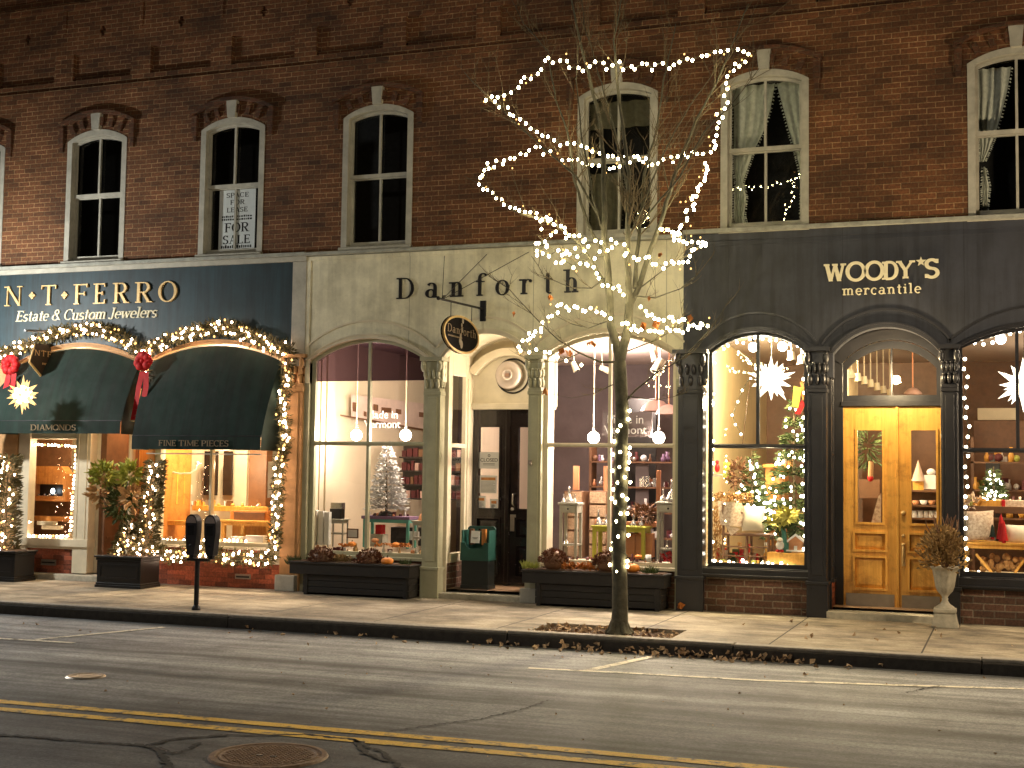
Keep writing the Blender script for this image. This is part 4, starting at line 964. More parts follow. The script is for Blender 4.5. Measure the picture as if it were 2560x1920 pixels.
limb([(1560,1010),(1590,975),(1640,935),(1700,900),(1770,830),(1800,790),(1828,742)], .012, .003, -.3)
limb([(1585,740),(1640,745),(1700,722),(1740,690),(1757,650)], .012, .003, -.35)
limb([(1562,880),(1640,850),(1690,820),(1720,760)], .010, .003, .2)
limb([(1536,960),(1480,985),(1430,995),(1380,985)], .008, .002, -.4)
limb([(1566,990),(1640,1000),(1690,990),(1740,975)], .007, .002, -.4)
limb([(1525,800),(1470,820),(1430,810),(1390,790)], .010, .003, .2)
limb([(1520,690),(1480,720),(1430,720),(1360,690),(1330,640)], .009, .003, .35)
limb([(1510,640),(1440,655),(1380,620),(1345,590)], .010, .003, -.35)
limb([(1600,720),(1680,660),(1730,630),(1770,612)], .009, .003, .1)
mb.build('trunk', M['bark'], tree)
mb = MB()
def twig(p, d, L, r, lvl):
    n = 5; pts = [p]; dd = d.copy()
    for i in range(n):
        dd = (dd+Vector((U(-.16,.16), U(-.16,.16), U(-.04,.20)))).normalized(); pts.append(pts[-1]+dd*L/n)
    mb.tube(pts, [r*(1-.75*i/n) for i in range(n+1)], 4, cap=False)
    if lvl:
        for q in range(2+lvl):
            j = RND.randint(1, n-1); s = Vector((U(-1,1), U(-.8,.8), U(-.2,.5)))
            twig(pts[j], (dd+s*.85).normalized(), L*U(.35,.6), r*.6, lvl-1)
for dense, rs in limbs[2:]:
    m = len(dense); z0 = dense[0].z
    for q in range(int(m*.8)):
        j = RND.randint(int(m*.22), m-2); d = (dense[j+1]-dense[j]).normalized()
        s = Vector((U(-1,1), U(-1,1), U(-.1,.35)))
        twig(dense[j], (d*.8+s*.75).normalized(), U(.25,.75) if dense[j].z > 4.4 else U(.12,.4), max(.0042, rs[j]*.45), 1 if rs[j] < .014 else 2)
mb.build('twigs', M['twig'], tree)
mb = MB()
for x, y, s in ((1378,737,.07),(1285,780,.06),(1410,871,.09),(1425,874,.08),(1477,853,.07),(1362,968,.10),(1604,805,.10),(1637,800,.11),(1730,788,.08),(1650,630,.06),(1623,742,.06),(1485,856,.06)):
    for q in range(3): mb.leaf(at(x+U(-3,3), y+U(-3,3), TY-.2), s, s*.7, (U(-.5,.5), U(-.3,.3), -1))
mb.build('withered_leaves', M['orangeleaf'], tree)
z1 = lambda L: [(1100+a/2.765, b/2.765) for a, b in L]
z2 = lambda L: [(1200+a/3.456, 540+b/3.456) for a, b in L]
z3 = lambda L: [(1300+a/3.318, 1100+b/3.318) for a, b in L]
Lt = z1([(300,695),(345,665),(390,680),(440,650),(480,640),(530,630),(560,553),(665,525),(710,465),(725,397),(800,440),(850,412),(910,470),(1030,480),(1065,435),(1127,440),(1160,480),(1227,430),(1255,470),(1318,450),(1355,482),(1415,432),(1455,485),(1520,430),(1600,475),(1630,440),(1695,405),(1780,420),(1815,388),(1875,358),(1950,355),(1985,352),(2040,330),(2065,355),(2120,360),(2140,400)])
light_string('uppermost arc of warm white lights strung across the top of the street tree', pp(Lt, -3.3, -3.0), 46, jit=.02)
Lr = z1([(2120,410),(2060,470),(2045,435),(2000,515),(1975,590),(1978,740),(1920,785),(1960,825),(1900,905),(1925,955),(1890,1000),(1930,995),(1900,1025),(1850,1055),(1790,1065),(1755,1045),(1700,1100),(1680,1050),(1650,1080),(1610,1125),(1590,1085),(1540,1115),(1475,1130),(1420,1140),(1370,1090),(1300,1135),(1275,1135),(1220,1160),(1170,1160),(1120,1128),(1080,1155),(1020,1135),(995,1135),(945,1105),(885,1110),(820,1105)])
light_string('right-hand string of warm lights dropping down the tree and sweeping left past the window', pp(Lr, -2.6, -1.9), 48, jit=.02)
Lm = z1([(350,695),(420,735),(475,745),(490,805),(555,825),(605,865),(620,895),(680,925),(775,970),(870,1005),(920,1000),(960,1005),(1025,1030),(1065,1065),(1165,1068),(1225,1090),(1290,1075),(1375,1090),(1450,1095)])
light_string('slanting string of warm lights falling from the left tip of the tree to its middle', pp(Lm, -3.2, -2.2), 26, jit=.02)
Ll = z1([(785,1050),(715,1060),(685,995),(630,1025),(605,1075),(535,1072),(495,1108),(455,1085),(440,1130),(405,1105),(370,1170),(340,1180),(335,1135),(275,1190),(300,1220),(275,1252),(300,1300),(365,1325),(395,1375),(430,1405),(475,1420),(505,1430),(555,1465),(615,1470),(660,1475),(665,1515),(715,1530),(745,1500),(780,1540),(825,1565),(855,1590),(880,1640),(940,1630)])
light_string('leftmost loop of warm white lights hung out on the lower left limbs of the tree', pp(Ll, -2.3, -3.3), 40, jit=.02)
Lv = z1([(1830,1135),(1850,1135),(1850,1190),(1840,1230),(1790,1270),(1785,1310),(1780,1350),(1745,1360),(1745,1410),(1755,1445),(1700,1465),(1700,1520),(1680,1555),(1670,1580),(1650,1615),(1620,1640),(1600,1610),(1555,1585),(1495,1580)])
light_string('nearly vertical string of warm lights down the right side of the tree to the fascia', pp(Lv, -2.3, -2.8), 28, jit=.02)
La = z2([(490,155),(545,45),(630,60),(690,95),(720,125),(580,195),(470,240),(510,240),(610,255),(475,290),(500,340),(540,325),(595,350),(690,290),(740,320),(810,320),(860,355),(920,305),(930,250),(875,240),(680,375),(640,415),(735,395),(765,435),(805,450),(870,395),(930,400),(960,355),(1000,325),(1070,310),(1140,290),(1235,250),(1140,225),(830,170),(755,185)])
light_string('tangle of warm lights in front of the beige fascia above the last black letters', pp(La, -3.1, -2.9), 44, jit=.03)
Lb = z2([(1215,325),(1270,330),(1315,340),(1330,370),(1385,390),(1465,365),(1510,415),(1545,440),(1590,440),(1645,385),(1695,420),(1760,405),(1805,380),(1820,320),(1860,290),(1905,245),(1970,245),(1790,225),(1725,210),(1660,190),(1690,180),(1720,150),(1650,145),(1600,120)])
light_string('string of warm white lights looping over the seam between the beige and charcoal fascias', pp(Lb, -3.0, -2.6), 34, jit=.02)
Ld = z2([(910,415),(970,445),(1000,475),(1025,545),(1065,600),(1170,630),(1205,590),(1240,715)])
light_string('short string of warm white lights running down between the two stems of the tree', pp(Ld, -2.9), 10, jit=.015)
Le = z2([(330,1140),(370,1070),(415,1085),(465,1030),(430,1010),(525,1000),(540,930),(620,850),(655,845),(670,775),(725,780),(800,810),(850,775),(890,835),(960,810),(1045,820),(1085,865),(1140,890)])
light_string('string of warm white lights rising from the oval sign column to the tree trunk', pp(Le, -2.9), 26, jit=.02)
Lf = z2([(1205,915),(1240,940),(1290,930),(1320,950),(1310,995),(1390,980),(1565,1005),(1620,980),(1675,980),(1760,1005),(1800,990),(1800,965),(1840,945),(1890,980),(1905,950),(1895,925),(1935,930),(1985,940)])
light_string('string of warm white lights on the low right limb above the corner capital', pp(Lf, -2.9), 26, jit=.02)
Lg = z2([(1400,780),(1415,830),(1465,855),(1515,890),(1585,900),(1640,865),(1700,920),(1755,880),(1800,890)])
light_string('short upper string of warm white lights on the low right limb of the tree', pp(Lg, -2.9), 13, jit=.02)
Lh = z2([(330,1140),(405,1180),(485,1165),(520,1160),(585,1210),(620,1185),(750,1250),(915,1285)])
light_string('lowest short string of warm lights drooping beside the left capital of the tree window', pp(Lh, -2.9), 9, jit=.015)
Lk = [(1574,1027),(1571,1048),(1551,1064),(1544,1077),(1535,1103)]+z3([(780,10),(830,100),(770,120),(910,65),(910,120),(905,185),(895,240),(825,225),(765,255),(870,310),(810,355),(915,350),(775,410),(850,460),(760,485),(890,490),(790,515),(835,610),(890,610),(800,675),(815,800),(900,790),(770,850),(755,905),(890,1005),(745,1035),(890,1050),(805,1090)])
t = thing('light_string', 'warm white lights spiralled tightly around the tree trunk', 'string lights', (tb.x, TY, 1.0))
for x, y in Lk: put_bulb(t, at(x, y, TY-.07 if 1535 < x < 1568 else TY-.04), 'bulb', .0165)
mb = MB()
sp = [at(1552, 1010, TY)+Vector((math.cos(k*.55)*.087, math.sin(k*.55)*.087, -k*.021)) for k in range(90)]
mb.tube(sp, .004, 4); mb.build('cable', M['wire'], t)

# ------------------------------------------------------------------ garlands, bows, awnings of the jeweller
def garland(label, pts, r, n, nb, m='bulb_rose', br=.0165, sag=0, group=None, name='garland', cat='garland', L=.085, needle='pine_warm'):
    pts = [Vector(p) for p in pts]; t = thing(name, label, cat, tuple(pts[0]), group)
    mb = MB()
    for p in along(pts, n):
        d = Vector((RND.gauss(0,1), RND.gauss(0,1), RND.gauss(0,1))).normalized()
        mb.leaf(p+d*r*U(.1,.75), L*U(.7,1.3), .022, d+Vector((0,0,U(-.4,.3))))
    mb.build('greenery', M[needle], t)
    for p in along(pts, nb):
        d = Vector((U(-1,1), -abs(U(.2,1)), U(-1,1))).normalized()
        put_bulb(t, p+d*r*U(.55,1.1), 'bulb_amber' if RND.random() < .36 else m, br)
    return t
gy = -.13
garland('lit evergreen swag arching over the left green awning and its gilded sign', pp([(-30,895),(15,880),(60,868),(120,840),(180,826),(240,822),(300,838),(352,880)], gy), .135, 2100, 100)
garland('lit evergreen swag arching over the darker right green awning', pp([(362,880),(400,862),(450,842),(520,822),(570,820),(620,838),(680,862),(728,880)], gy), .14, 2100, 98)
garland('lit evergreen rope hanging down the tan pilaster beside the right bay', pp([(722,905),(716,960),(706,1020),(716,1090),(702,1150),(694,1220),(692,1290),(688,1350),(676,1400)], -.16), .10, 1600, 96)
garland('lit evergreen swag lying along the sill of the right bay', pp([(375,1372),(430,1392),(500,1376),(570,1398),(640,1392),(672,1404)], -.14), .125, 1400, 80)
garland('short lit evergreen strand hanging in the gap between the two awnings', pp([(362,905),(370,940),(368,985),(352,1030),(338,1066)], -.22), .04, 220, 14)
def bow(label, px, py, y, r, tails):
    c = at(px, py, y); t = thing('red_bow', label, 'bow', tuple(c)); mb = MB()
    for i in range(9):
        a = 2*PI*i/9; mb.ell((c.x+math.cos(a)*r*.58, c.y-.02+U(-.02,.02), c.z+math.sin(a)*r*.58), r*.42, r*.35, r*.42, 0, 8, 5)
    mb.ell((c.x, c.y-.05, c.z), r*.22, r*.2, r*.22); mb.build('loops', M['red'], t)
    mb = MB()
    for k, tl in enumerate(tails):
        pts = [at(a, b, y-.03*k-.02) for a, b in tl]; w2 = .045; vs = []
        for i, p in enumerate(pts): vs += [p+Vector((-w2, U(-.015,.015), 0)), p+Vector((w2, U(-.015,.015), U(-.01,.01)))]
        mb.add(vs, [(2*i, 2*i+1, 2*i+3, 2*i+2) for i in range(len(pts)-1)], 0, True)
    mb.build('tails', M['red'], t)
bow('large red velvet bow at the left frame edge above the amber star', 27, 912, -.28, .17, [[(22,935),(14,975),(8,1020)], [(36,935),(30,980),(20,1030)]])
bow('large red velvet bow with long tails in the gap between the two green awnings', 360, 903, -.28, .16, [[(356,930),(346,970),(340,1010),(332,1050)], [(366,930),(364,970),(356,1010),(346,1042)]])
def awning(label, x0, x1, zs, zc, fx0, fx1, fy, fz, drop, text, t0, t1):
    t = thing('awning', label, 'awning', ((x0+x1)/2, 0, fz)); ar = arc3(x0, x1, zs, zc, 24); mb = MB(); vs = []; k = 10
    for j in range(k+1):
        s = j/k; e = s+.10*math.sin(PI*s)
        for i, (x, z) in enumerate(ar):
            xf = fx0+(fx1-fx0)*i/24; vs.append((x+(xf-x)*s, (-.05+(fy+.05)*e if s < 1 else fy), z+(fz-z)*s+.05*math.sin(PI*s)*(1-abs(i-12)/14)+(.012*math.sin(i*1.7+s*3)+.008*math.sin(i*.6-s*7))*math.sin(PI*s)))
    mb.add(vs, [((j+1)*25+i, (j+1)*25+i+1, j*25+i+1, j*25+i) for j in range(k) for i in range(24)], 0, True)
    for e, xf, s in ((0, fx0, -1), (24, fx1, 1)):
        edge = [vs[j*25+e] for j in range(k+1)]; wp = (ar[e][0], -.02, fz)
        mb.add(edge+[wp], [tuple(range(len(edge)+1)) if s < 0 else tuple(range(len(edge), -1, -1))])
    mb.build('canopy', M['green_cloth'], t)
    mb = MB(); n = 30; vs = []
    for j in range(4):
        for i in range(n+1): vs.append((fx0+(fx1-fx0)*i/n, fy-.012-.012*math.sin(i*.9)*j/3, fz+.005-drop*j/3))
    mb.add(vs, [((j+1)*(n+1)+i, (j+1)*(n+1)+i+1, j*(n+1)+i+1, j*(n+1)+i) for j in range(3) for i in range(n)], 0, True)
    for xf, xw in ((fx0, x0), (fx1, x1)): mb.add([(xf,fy,fz),(xw,-.02,fz),(xw,-.02,fz-drop),(xf,fy,fz-drop)], [(0,1,2,3)])
    v = mb.build('valance', M['green_cloth'], t)
    mb = MB(); mb.tube([(fx0,fy,fz+.01),(fx1,fy,fz+.01)], .012, 6); mb.build('front_bar', M['iron'], t)
    mb = MB(); serif_line(mb, text, t0, t1, fz-drop*.72, .085, fy-.042, fy-.034, space=.35, T=.17, t=.09); mb.build('lettering', M['gold_dim'], v)
    return t
AY = -.52
f0, f1 = at(318, 1055, AY), at(334, 1092, AY)
awning('dark green cloth awning with DIAMONDS on its valance, lit by the amber star', -14.50, -12.24, 3.33, 3.575, X_(-60,AY,1052), X_(303,AY,1054), AY, at(200,1054,AY).z, .185, 'DIAMONDS', X_(80,AY,1070), X_(194,AY,1070))
awning('dark green cloth awning with FINE TIME PIECES on its valance, mostly in shadow', -12.05, -9.79, 3.33, 3.575, X_(331,AY,1092), X_(653,AY,1092), AY, at(490,1092,AY).z, .19, 'FINE TIME PIECES', X_(400,AY,1110), X_(575,AY,1110))
mb = MB(); mb.box(X_(334,AY,1130)+.2, X_(648,AY,1130), AY+.03, AY+.06, at(490,1134,AY).z-.012, at(490,1134,AY).z+.006)
tag(mb.build('awning_rail', M['white'], loc=(-10.8, AY, 1.95)), 'thin white rail under the right awning above the jewellery bay', 'rail')
def star_mesh(mb, c, rc, rs, n=26, pw=.16, long=None):
    c = Vector(c)
    mb.ell(c, rc, rc, rc, 0, 10, 6)
    for i in range(n):
        z = 1-2*(i+.5)/n; a = i*2.39996; d = Vector((math.sqrt(1-z*z)*math.cos(a), math.sqrt(1-z*z)*math.sin(a), z))
        if long and i >= n-long[0]: pass
        u = d.orthogonal().normalized(); v = d.cross(u); b = c+d*rc*.75; w2 = rs*pw
        mb.add([b+u*w2, b+v*w2, b-u*w2, b-v*w2, c+d*rs], [(0,1,4),(1,2,4),(2,3,4),(3,0,4)])
def flat_star(mb, c, rc, rs, k, face, pw=.15, a0=0):         # extra ring of rays in the plane facing the street
    c = Vector(c)
    for i in range(k):
        a = a0+2*PI*i/k; d = Vector((math.sin(a), 0, math.cos(a)))*1.0; L = rs*(1 if i % 2 == 0 else .82)
        u = Vector((d.z, 0, -d.x)); v = Vector((0,1,0)); b = c+d*rc*.6; w2 = rs*pw
        mb.add([b+u*w2, b+v*w2, b-u*w2, b-v*w2, c+d*L], [(0,1,4),(1,2,4),(2,3,4),(3,0,4)])
def hung_star(label, c, rc, rs, m, top, k=12):
    t = thing('star_lantern', label, 'star lantern', tuple(c)); mb = MB(); flat_star(mb, c, rc, rs, k, 0, .17); star_mesh(mb, c, rc, rs*.8, 20, .2); s_ = mb.build('star', M[m], t); mb = MB(); mb.ell(c, rc*1.22, rc*1.22, rc*1.22, 0, 16, 10); mb.build('lit_core', M['star_core'], s_)
    mb = MB(); mb.tube([Vector(c)+Vector((0,0,rc)), top], .004, 4); mb.build('cord', M['wire'], t)
    return t
sc_ = at(57, 987, -.95)
hung_star('glowing amber many-pointed star hanging in front of the left green awning', sc_, .115, .30, 'star_out', sc_+Vector((.02,.1,.5)))
lamp(sc_.x, sc_.y-.32, sc_.z, 10, (1,.66,.35), .1)
# gilded sign square to the wall, on its rod
SX = -13.9; t = thing('hanging_sign', 'dark five-sided jeweller sign with gilt edge hanging from a black rod', 'sign', (SX, -.6, 3.3))
pg = [atx(a, b, SX) for a, b in ((72,905), (86,860), (188,862), (192,916), (126,970))]
mb = MB(); mb.add([(SX+s, p.y, p.z) for s in (.015, -.015) for p in pg], [(0,4,3,2,1)[::-1], (5,6,7,8,9)[::-1]]+[(i, (i+1) % 5, 5+(i+1) % 5, 5+i) for i in range(5)], 0)
sb = mb.build('board', mat('bronze board', (.035,.022,.012), .5, .3), t)
mb = MB(); mb.tube([Vector((SX+.01, p.y, p.z)) for p in (pg[4], pg[0])], .018, 6); mb.tube([Vector((SX+.01, p.y, p.z)) for p in (pg[0], pg[1])], .012, 6); mb.build('gilt_edge', M['gold'], t)
q = MB(); yA, yB = atx(84, 888, SX), atx(184, 892, SX)
L = 1.0; serif_line(q, 'NTFERRO', 0, yB.y-yA.y, 0, .085, -.004, 0, track=.14, T=.16, t=.08)
q.v = [(SX+.016-v[1], yA.y+v[0], yA.z+v[2]) for v in q.v]
for zz, f in ((.10,.6), (.16,.45), (.24,.4)):
    yc = (yA.y+yB.y)/2; hw = (yB.y-yA.y)*f/2; x = yc-hw
    while x < yc+hw: e = U(.02,.06); q.box(SX+.015, SX+.018, x, x+e, yA.z-zz-.03, yA.z-zz); x += e+.02
q.build('lettering', M['gold'], sb)
r0, r1 = atx(62, 826, SX), Vector((SX, -.04, atx(190, 838, SX).z)); mb = MB(); mb.tube([r0, r1], .018, 8)
mb.build('rod', M['black'], t)
mb = MB()
for p in (pg[1], pg[2]): mb.tube([Vector((SX, p.y, p.z)), Vector((SX, p.y, p.z+.15))], .006, 5)
mb.build('hook', M['black'], t)

# oval sign of the centre shop
OX = -6.62; wp = at(1204, 776, -.06); oe = atx(1096, 746, OX)
t = thing('hanging_sign', 'black oval shop sign with gold rim hanging from an iron bracket above the door', 'sign', (OX, -.6, 3.6))
mb = MB(); mb.box(OX-.04, OX+.04, -.075, -.04, at(1205,803,-.06).z, at(1205,752,-.06).z); mb.tube([(OX, -.05, wp.z+.02), (OX, oe.y, oe.z)], .016, 8); mb.ell((OX, oe.y, oe.z), .025, .03, .025)
mb.build('bracket', M['iron'], t)
oc = atx(1152, 837, OX); ol = atx(1109, 837, OX); orr = atx(1197, 837, OX); ry = abs(orr.y-ol.y)/2; rz = abs(atx(1152,790,OX).z-atx(1152,884,OX).z)/2
def oval(mb, x0, x1, ry, rz, m=0, n=36, ri=None):
    ring = [(oc.y+math.cos(2*PI*i/n)*ry, oc.z+math.sin(2*PI*i/n)*rz) for i in range(n)]
    q = MB()
    hole = [] if ri is None else [[(oc.y+math.cos(2*PI*i/n)*(ry-ri), oc.z+math.sin(2*PI*i/n)*(rz-ri)) for i in range(n)]]
    q.plate(ring, hole, -x1, -x0, m, back=True); b = len(mb.v)
    mb.v += [(-v[1], v[0], v[2]) for v in q.v]; mb.f += [[i+b for i in f] for f in q.f]; mb.m += q.m; mb.sm += q.sm
mb = MB(); oval(mb, OX-.03, OX+.012, ry, rz); ob = mb.build('board', M['matte_black'], t)
mb = MB(); oval(mb, OX-.01, OX+.022, ry, rz, ri=.028); mb.build('gold_rim', M['gold'], ob)
q = MB(); serif_line(q, 'Danforth', 0, ry*1.62, 0, .105, -.003, 0, track=.12, T=.15, t=.07)
q.v = [(OX+.014-v[1], oc.y-ry*.80+v[0], oc.z+.0+v[2]) for v in q.v]
x = oc.y-ry*.75
while x < oc.y+ry*.0: e = U(.01,.03); q.box(OX+.012, OX+.015, x, x+e, oc.z-.055, oc.z-.035); x += e+.01
mb2 = MB()                                                          # little pale goose-neck emblem behind the name
for a, b, r in ((.10,.19,.035), (.06,.13,.024), (.08,.06,.03), (.03,-.02,.035), (.02,-.09,.05), (.06,-.13,.05)): mb2.ell((OX+.012, oc.y+a-.06, oc.z+b), .006, r, r*1.1, 0, 8, 5)
q.build('lettering', M['gold_dim'], ob); mb2.build('emblem', mat('faded emblem', (.30,.26,.2), .6), ob)
for p in (atx(1127, 790, OX), atx(1179, 805, OX)):
    mb = MB(); zt = oe.z+(wp.z-oe.z)*(p.y-oe.y)/(-.05-oe.y); mb.tube([(OX, p.y, oc.z+rz*.8), (OX, p.y, zt)], .006, 5); mb.build('chain', M['iron'], t)
mb = MB(); tip = Vector((OX, oe.y+.12, oe.z))
for a, b in ((1111,640), (1217,636), (1322,630)): mb.tube([tip, at(a, b, -.04)], .005, 5)
mb.tube([tip, tip+Vector((0,.03,.05)), tip+Vector((0,.1,.06))], .012, 6)
mb.build('guy_rod', M['iron'], t)

# ------------------------------------------------------------------ pavement furniture
mt = atz(490, 1525, 0); mt.y = -2.87; mx = at(490, 1525, -2.87).x; my = -2.87
t = thing('parking_meter', 'black twin-headed parking meter on a single post at the kerb', 'parking meter', (mx, my, 0))
mb = MB(); mb.tube([(mx,my,0),(mx,my,.62)], .03, 12); mb.lathe([(.055,0),(.055,.02),(.04,.05),(.03,.06)], mx, my, 12); mb.build('post', M['iron'], t)
xl, xr = at(483,1350,my).x, at(530,1350,my).x
mb = MB(); mb.box(mx-.14, mx+.16, my-.03, my+.03, .60, .635); mb.cbox(((xl),my,.66), .06, .06, .07); mb.cbox(((xr),my,.66), .06, .06, .07); mb.build('yoke', M['iron'], t, bevel=.006)
for hx in (xl, xr):
    mb = MB(); z0, w0, w1 = .67, .050, .082
    prof = [(-w0, z0), (w0, z0), (w1, z0+.28), (w1, z0+.40)]+[(w1*math.cos(PI*i/12), z0+.40+.105*math.sin(PI*i/12)) for i in range(1, 12)]+[(-w1, z0+.40), (-w1, z0+.28)]
    mb.plate([(hx+a, b) for a, b in prof], [], my-.055, my+.055, back=True); h = mb.build('meter_head', mat('meter enamel', (.035,.033,.038), .4, .2, 8, metal=.4), t, bevel=.012)
    mb = MB(); mb.plate([(hx+.068*math.cos(PI*i/10), z0+.40+.085*math.sin(PI*i/10)) for i in range(11)], [], my-.062, my-.05); mb.build('dome_window', mat('meter lens', (.32,.26,.24), .15, .2), h)
    mb = MB(); mb.box(hx-.045, hx+.045, my-.061, my-.05, z0+.25, z0+.37); mb.lathe([(0,0),(.02,0),(.02,.012),(0,.012)], 0, 0, 10).xf(8, Matrix.Translation((hx, my-.052, z0+.12)) @ Matrix.Rotation(PI/2, 4, 'X')); mb.build('coin_plate', M['iron'], h)

def tub(label, x0, x1, y0, y1, h):
    t = thing('tub_planter', label, 'planter', ((x0+x1)/2, (y0+y1)/2, 0)); mb = MB()
    def ring(g, za, zb): mb.box(x0-g, x1+g, y0-g, y1+g, za, zb)
    ring(.02, 0, .04); ring(.012, .04, .07); ring(0, .07, h-.07); ring(.015, h-.07, h-.03); ring(.035, h-.03, h)
    for s in (.0,): mb.plate(rect(x0+.04, x1-.04, .12, h-.12), [rect(x0+.07, x1-.07, .15, h-.15)], y0-.008, y0)
    mb.build('tub', M['black'], t, bevel=.008)
    mb = MB(); mb.box(x0+.02, x1-.02, y0+.02, y1-.02, h-.02, h+.004); mb.build('soil', M['soil'], t)
    return t
x0, x1 = X_(243, -.85, 1430), X_(352, -.85, 1430)
tub('black square planter tub under the lit evergreen in the jeweller entrance', x0, x1, -.86, -.40, .46)
xb0, xb1 = X_(-48, -.75, 1430), X_(42, -.75, 1420)
tub('black square planter tub cut by the left frame edge', xb0, xb1, -.80, -.36, .46)
def potted(label, base, h, r, n, nb, lean=0, taper=.55, group=None, m='bulb_rose', needle='pine_warm'):
    t = thing('lit_evergreen', label, 'potted evergreen', tuple(base)); mb = MB(); b = Vector(base)
    for i in range(n):
        s = RND.random()**.8; a = U(0, 2*PI); rr = r*(1-taper*s)*math.sqrt(RND.random())
        p = b+Vector((math.cos(a)*rr+lean*s, math.sin(a)*rr, h*s)); mb.leaf(p, .10, .03, (math.cos(a), math.sin(a), U(-.3,.8)))
    mb.build('greenery', M[needle], t)
    mb = MB(); mb.tube([b, b+Vector((lean*.4,0,h*.5)), b+Vector((lean*.9,0,h*.92))], [.03,.02,.008], 6); mb.build('stem', M['twig'], t)
    for i in range(nb):
        s = (i+.5)/nb; a = U(PI*1.05, PI*1.95); rr = r*(1-taper*s)*U(.6,1.05)
        put_bulb(t, b+Vector((math.cos(a)*rr+lean*s, math.sin(a)*rr, h*s)), 'bulb_amber' if RND.random() < .3 else m, .0165)
    return t
pc = Vector(((x0+x1)/2, -.63, .46))
potted('low mound of lit evergreen filling the planter tub in the jeweller entrance', pc, .45, .26, 900, 28, 0, .75)
potted('tall column of lit evergreen rising at the right of the jeweller entrance', at(362, 1390, -.55), 1.38, .16, 1500, 44, .14, .35)
potted('tall column of lit evergreen cut by the left frame edge', at(8, 1385, -.55), 1.5, .22, 1600, 60, .04, .35)
def leafspray(label, c, rx, rz, n, m, L=.13, name='leaf_spray', cat='foliage', W=.07, ry=None):
    mb = MB(); c = Vector(c)
    for i in range(n):
        d = Vector((RND.gauss(0,1), RND.gauss(0,1), RND.gauss(0,1))).normalized(); s = U(.25,1)
        mb.leaf(c+Vector((d.x*rx*s, d.y*(ry or rx)*s, d.z*rz*s)), L*U(.7,1.2), W*U(.8,1.2), d+Vector((0,-.3,.1)))
    return tag(mb.build(name, M[m], loc=tuple(c)), label, cat)
leafspray('yellow green leaf cluster on the left top of the entrance arrangement', at(258, 1186, -.62), .17, .15, 130, 'leafgreen')
leafspray('yellow green leaf cluster on the right top of the entrance arrangement', at(325, 1186, -.62), .15, .15, 110, 'leafgreen')
leafspray('hanging bunch of gilded magnolia leaves at the left of the entrance arrangement', at(250, 1230, -.64), .10, .17, 46, 'tanleaf', .17, W=.08)
leafspray('hanging bunch of gilded magnolia leaves at the right of the entrance arrangement', at(328, 1240, -.64), .09, .17, 44, 'tanleaf', .17, W=.08)
leafspray('dark greenery behind the gilded leaves of the entrance arrangement', at(300, 1255, -.5), .2, .3, 260, 'pine', .13, W=.05)

def trough(label, lip, base, y0, y1, h, z0=.0):
    t = thing('trough_planter', label, 'planter', ((lip[0]+lip[1])/2, (y0+y1)/2, 0)); mb = MB()
    hl = .17
    mb.box(lip[0], lip[1], y0, y1, h-hl, h); mb.box(lip[0]-.015, lip[1]+.015, y0-.015, y1, h-.025, h+.004)
    for i in range(3): mb.box(base[0], base[1], y0+.03, y1-.02, .03+i*(h-hl-.03)/3, .025+(i+1)*(h-hl-.03)/3)
    for e in (base[0]+.02, base[1]-.08): mb.box(e, e+.06, y0+.022, y1, 0, h-hl)
    mb.build('trough', M['blackwood'], t, bevel=.005)
    mb = MB(); mb.box(lip[0]+.03, lip[1]-.03, y0+.03, y1-.03, h-.01, h+.012); mb.build('soil', M['soil'], t)
    return t
trough('long black wooden trough planter under the left window of the centre shop', (-9.33,-7.48), (-9.13,-7.50), -.46, -.10, .455)
trough('long black wooden trough planter under the window behind the tree', (-5.87,-3.95), (-5.70,-4.0), -.40, -.02, .465)
def mum(label, px, py, y, r, m='mum'):
    c = at(px, py, y); t = thing('mum_plant', label, 'flower mound', tuple(c)); mb = MB()
    for i in range(520):
        d = Vector((RND.gauss(0,1), RND.gauss(0,1), abs(RND.gauss(0,1)))).normalized(); s = r*U(.72,1.04)
        mb.leaf(c+Vector((d.x*s*1.05, d.y*s*.85, d.z*s*.95-r*.55)), .035, .028, d+Vector((U(-.5,.5),U(-.5,.5),U(-.2,.5))))
    mb.build('blooms', M[m], t)
    mb = MB(); mb.ell(c-Vector((0,0,r*.4)), r*.8, r*.65, r*.8, 0, 12, 8); mb.build('foliage_core', M['brownwood'], t)
mum('dark red mum mound at the left of the left trough planter', 806, 1384, -.30, .20)
mum('bronze green mum mound in the middle of the left trough planter', 924, 1388, -.30, .19)
mum('rust tipped mum mound at the left of the trough planter by the tree', 1384, 1388, -.24, .18)
mum('dark mum mound half hidden behind the tree trunk', 1517, 1394, -.24, .17)
def pumpkin(label, p, r, group=None, m='pumpkin'):
    t = thing('pumpkin', label, 'pumpkin', tuple(p), group); mb = MB(); n = 24; vs = []
    for i in range(9):
        ph = PI*i/8
        for j in range(n):
            a = 2*PI*j/n; rr = r*max(.02, math.sin(ph))*(1+.07*math.cos(a*8)); vs.append((p[0]+rr*math.cos(a), p[1]+rr*math.sin(a), p[2]-r*.68*math.cos(ph)*(1-.12*abs(math.cos(ph)))))
    mb.add(vs, [(i*n+j, i*n+(j+1) % n, (i+1)*n+(j+1) % n, (i+1)*n+j) for i in range(8) for j in range(n)], 0, True); mb.build('shell', M[m], t)
    mb = MB(); mb.tube([(p[0],p[1],p[2]+r*.5),(p[0]+r*.1,p[1],p[2]+r*.95)], [r*.16,r*.1], 6); mb.build('stalk', M['twig'], t)
pumpkin('small orange pumpkin in the left trough planter', at(968, 1403, -.33), .088)
pumpkin('orange pumpkin in the trough planter just right of the tree trunk', at(1580, 1420, -.24), .10)
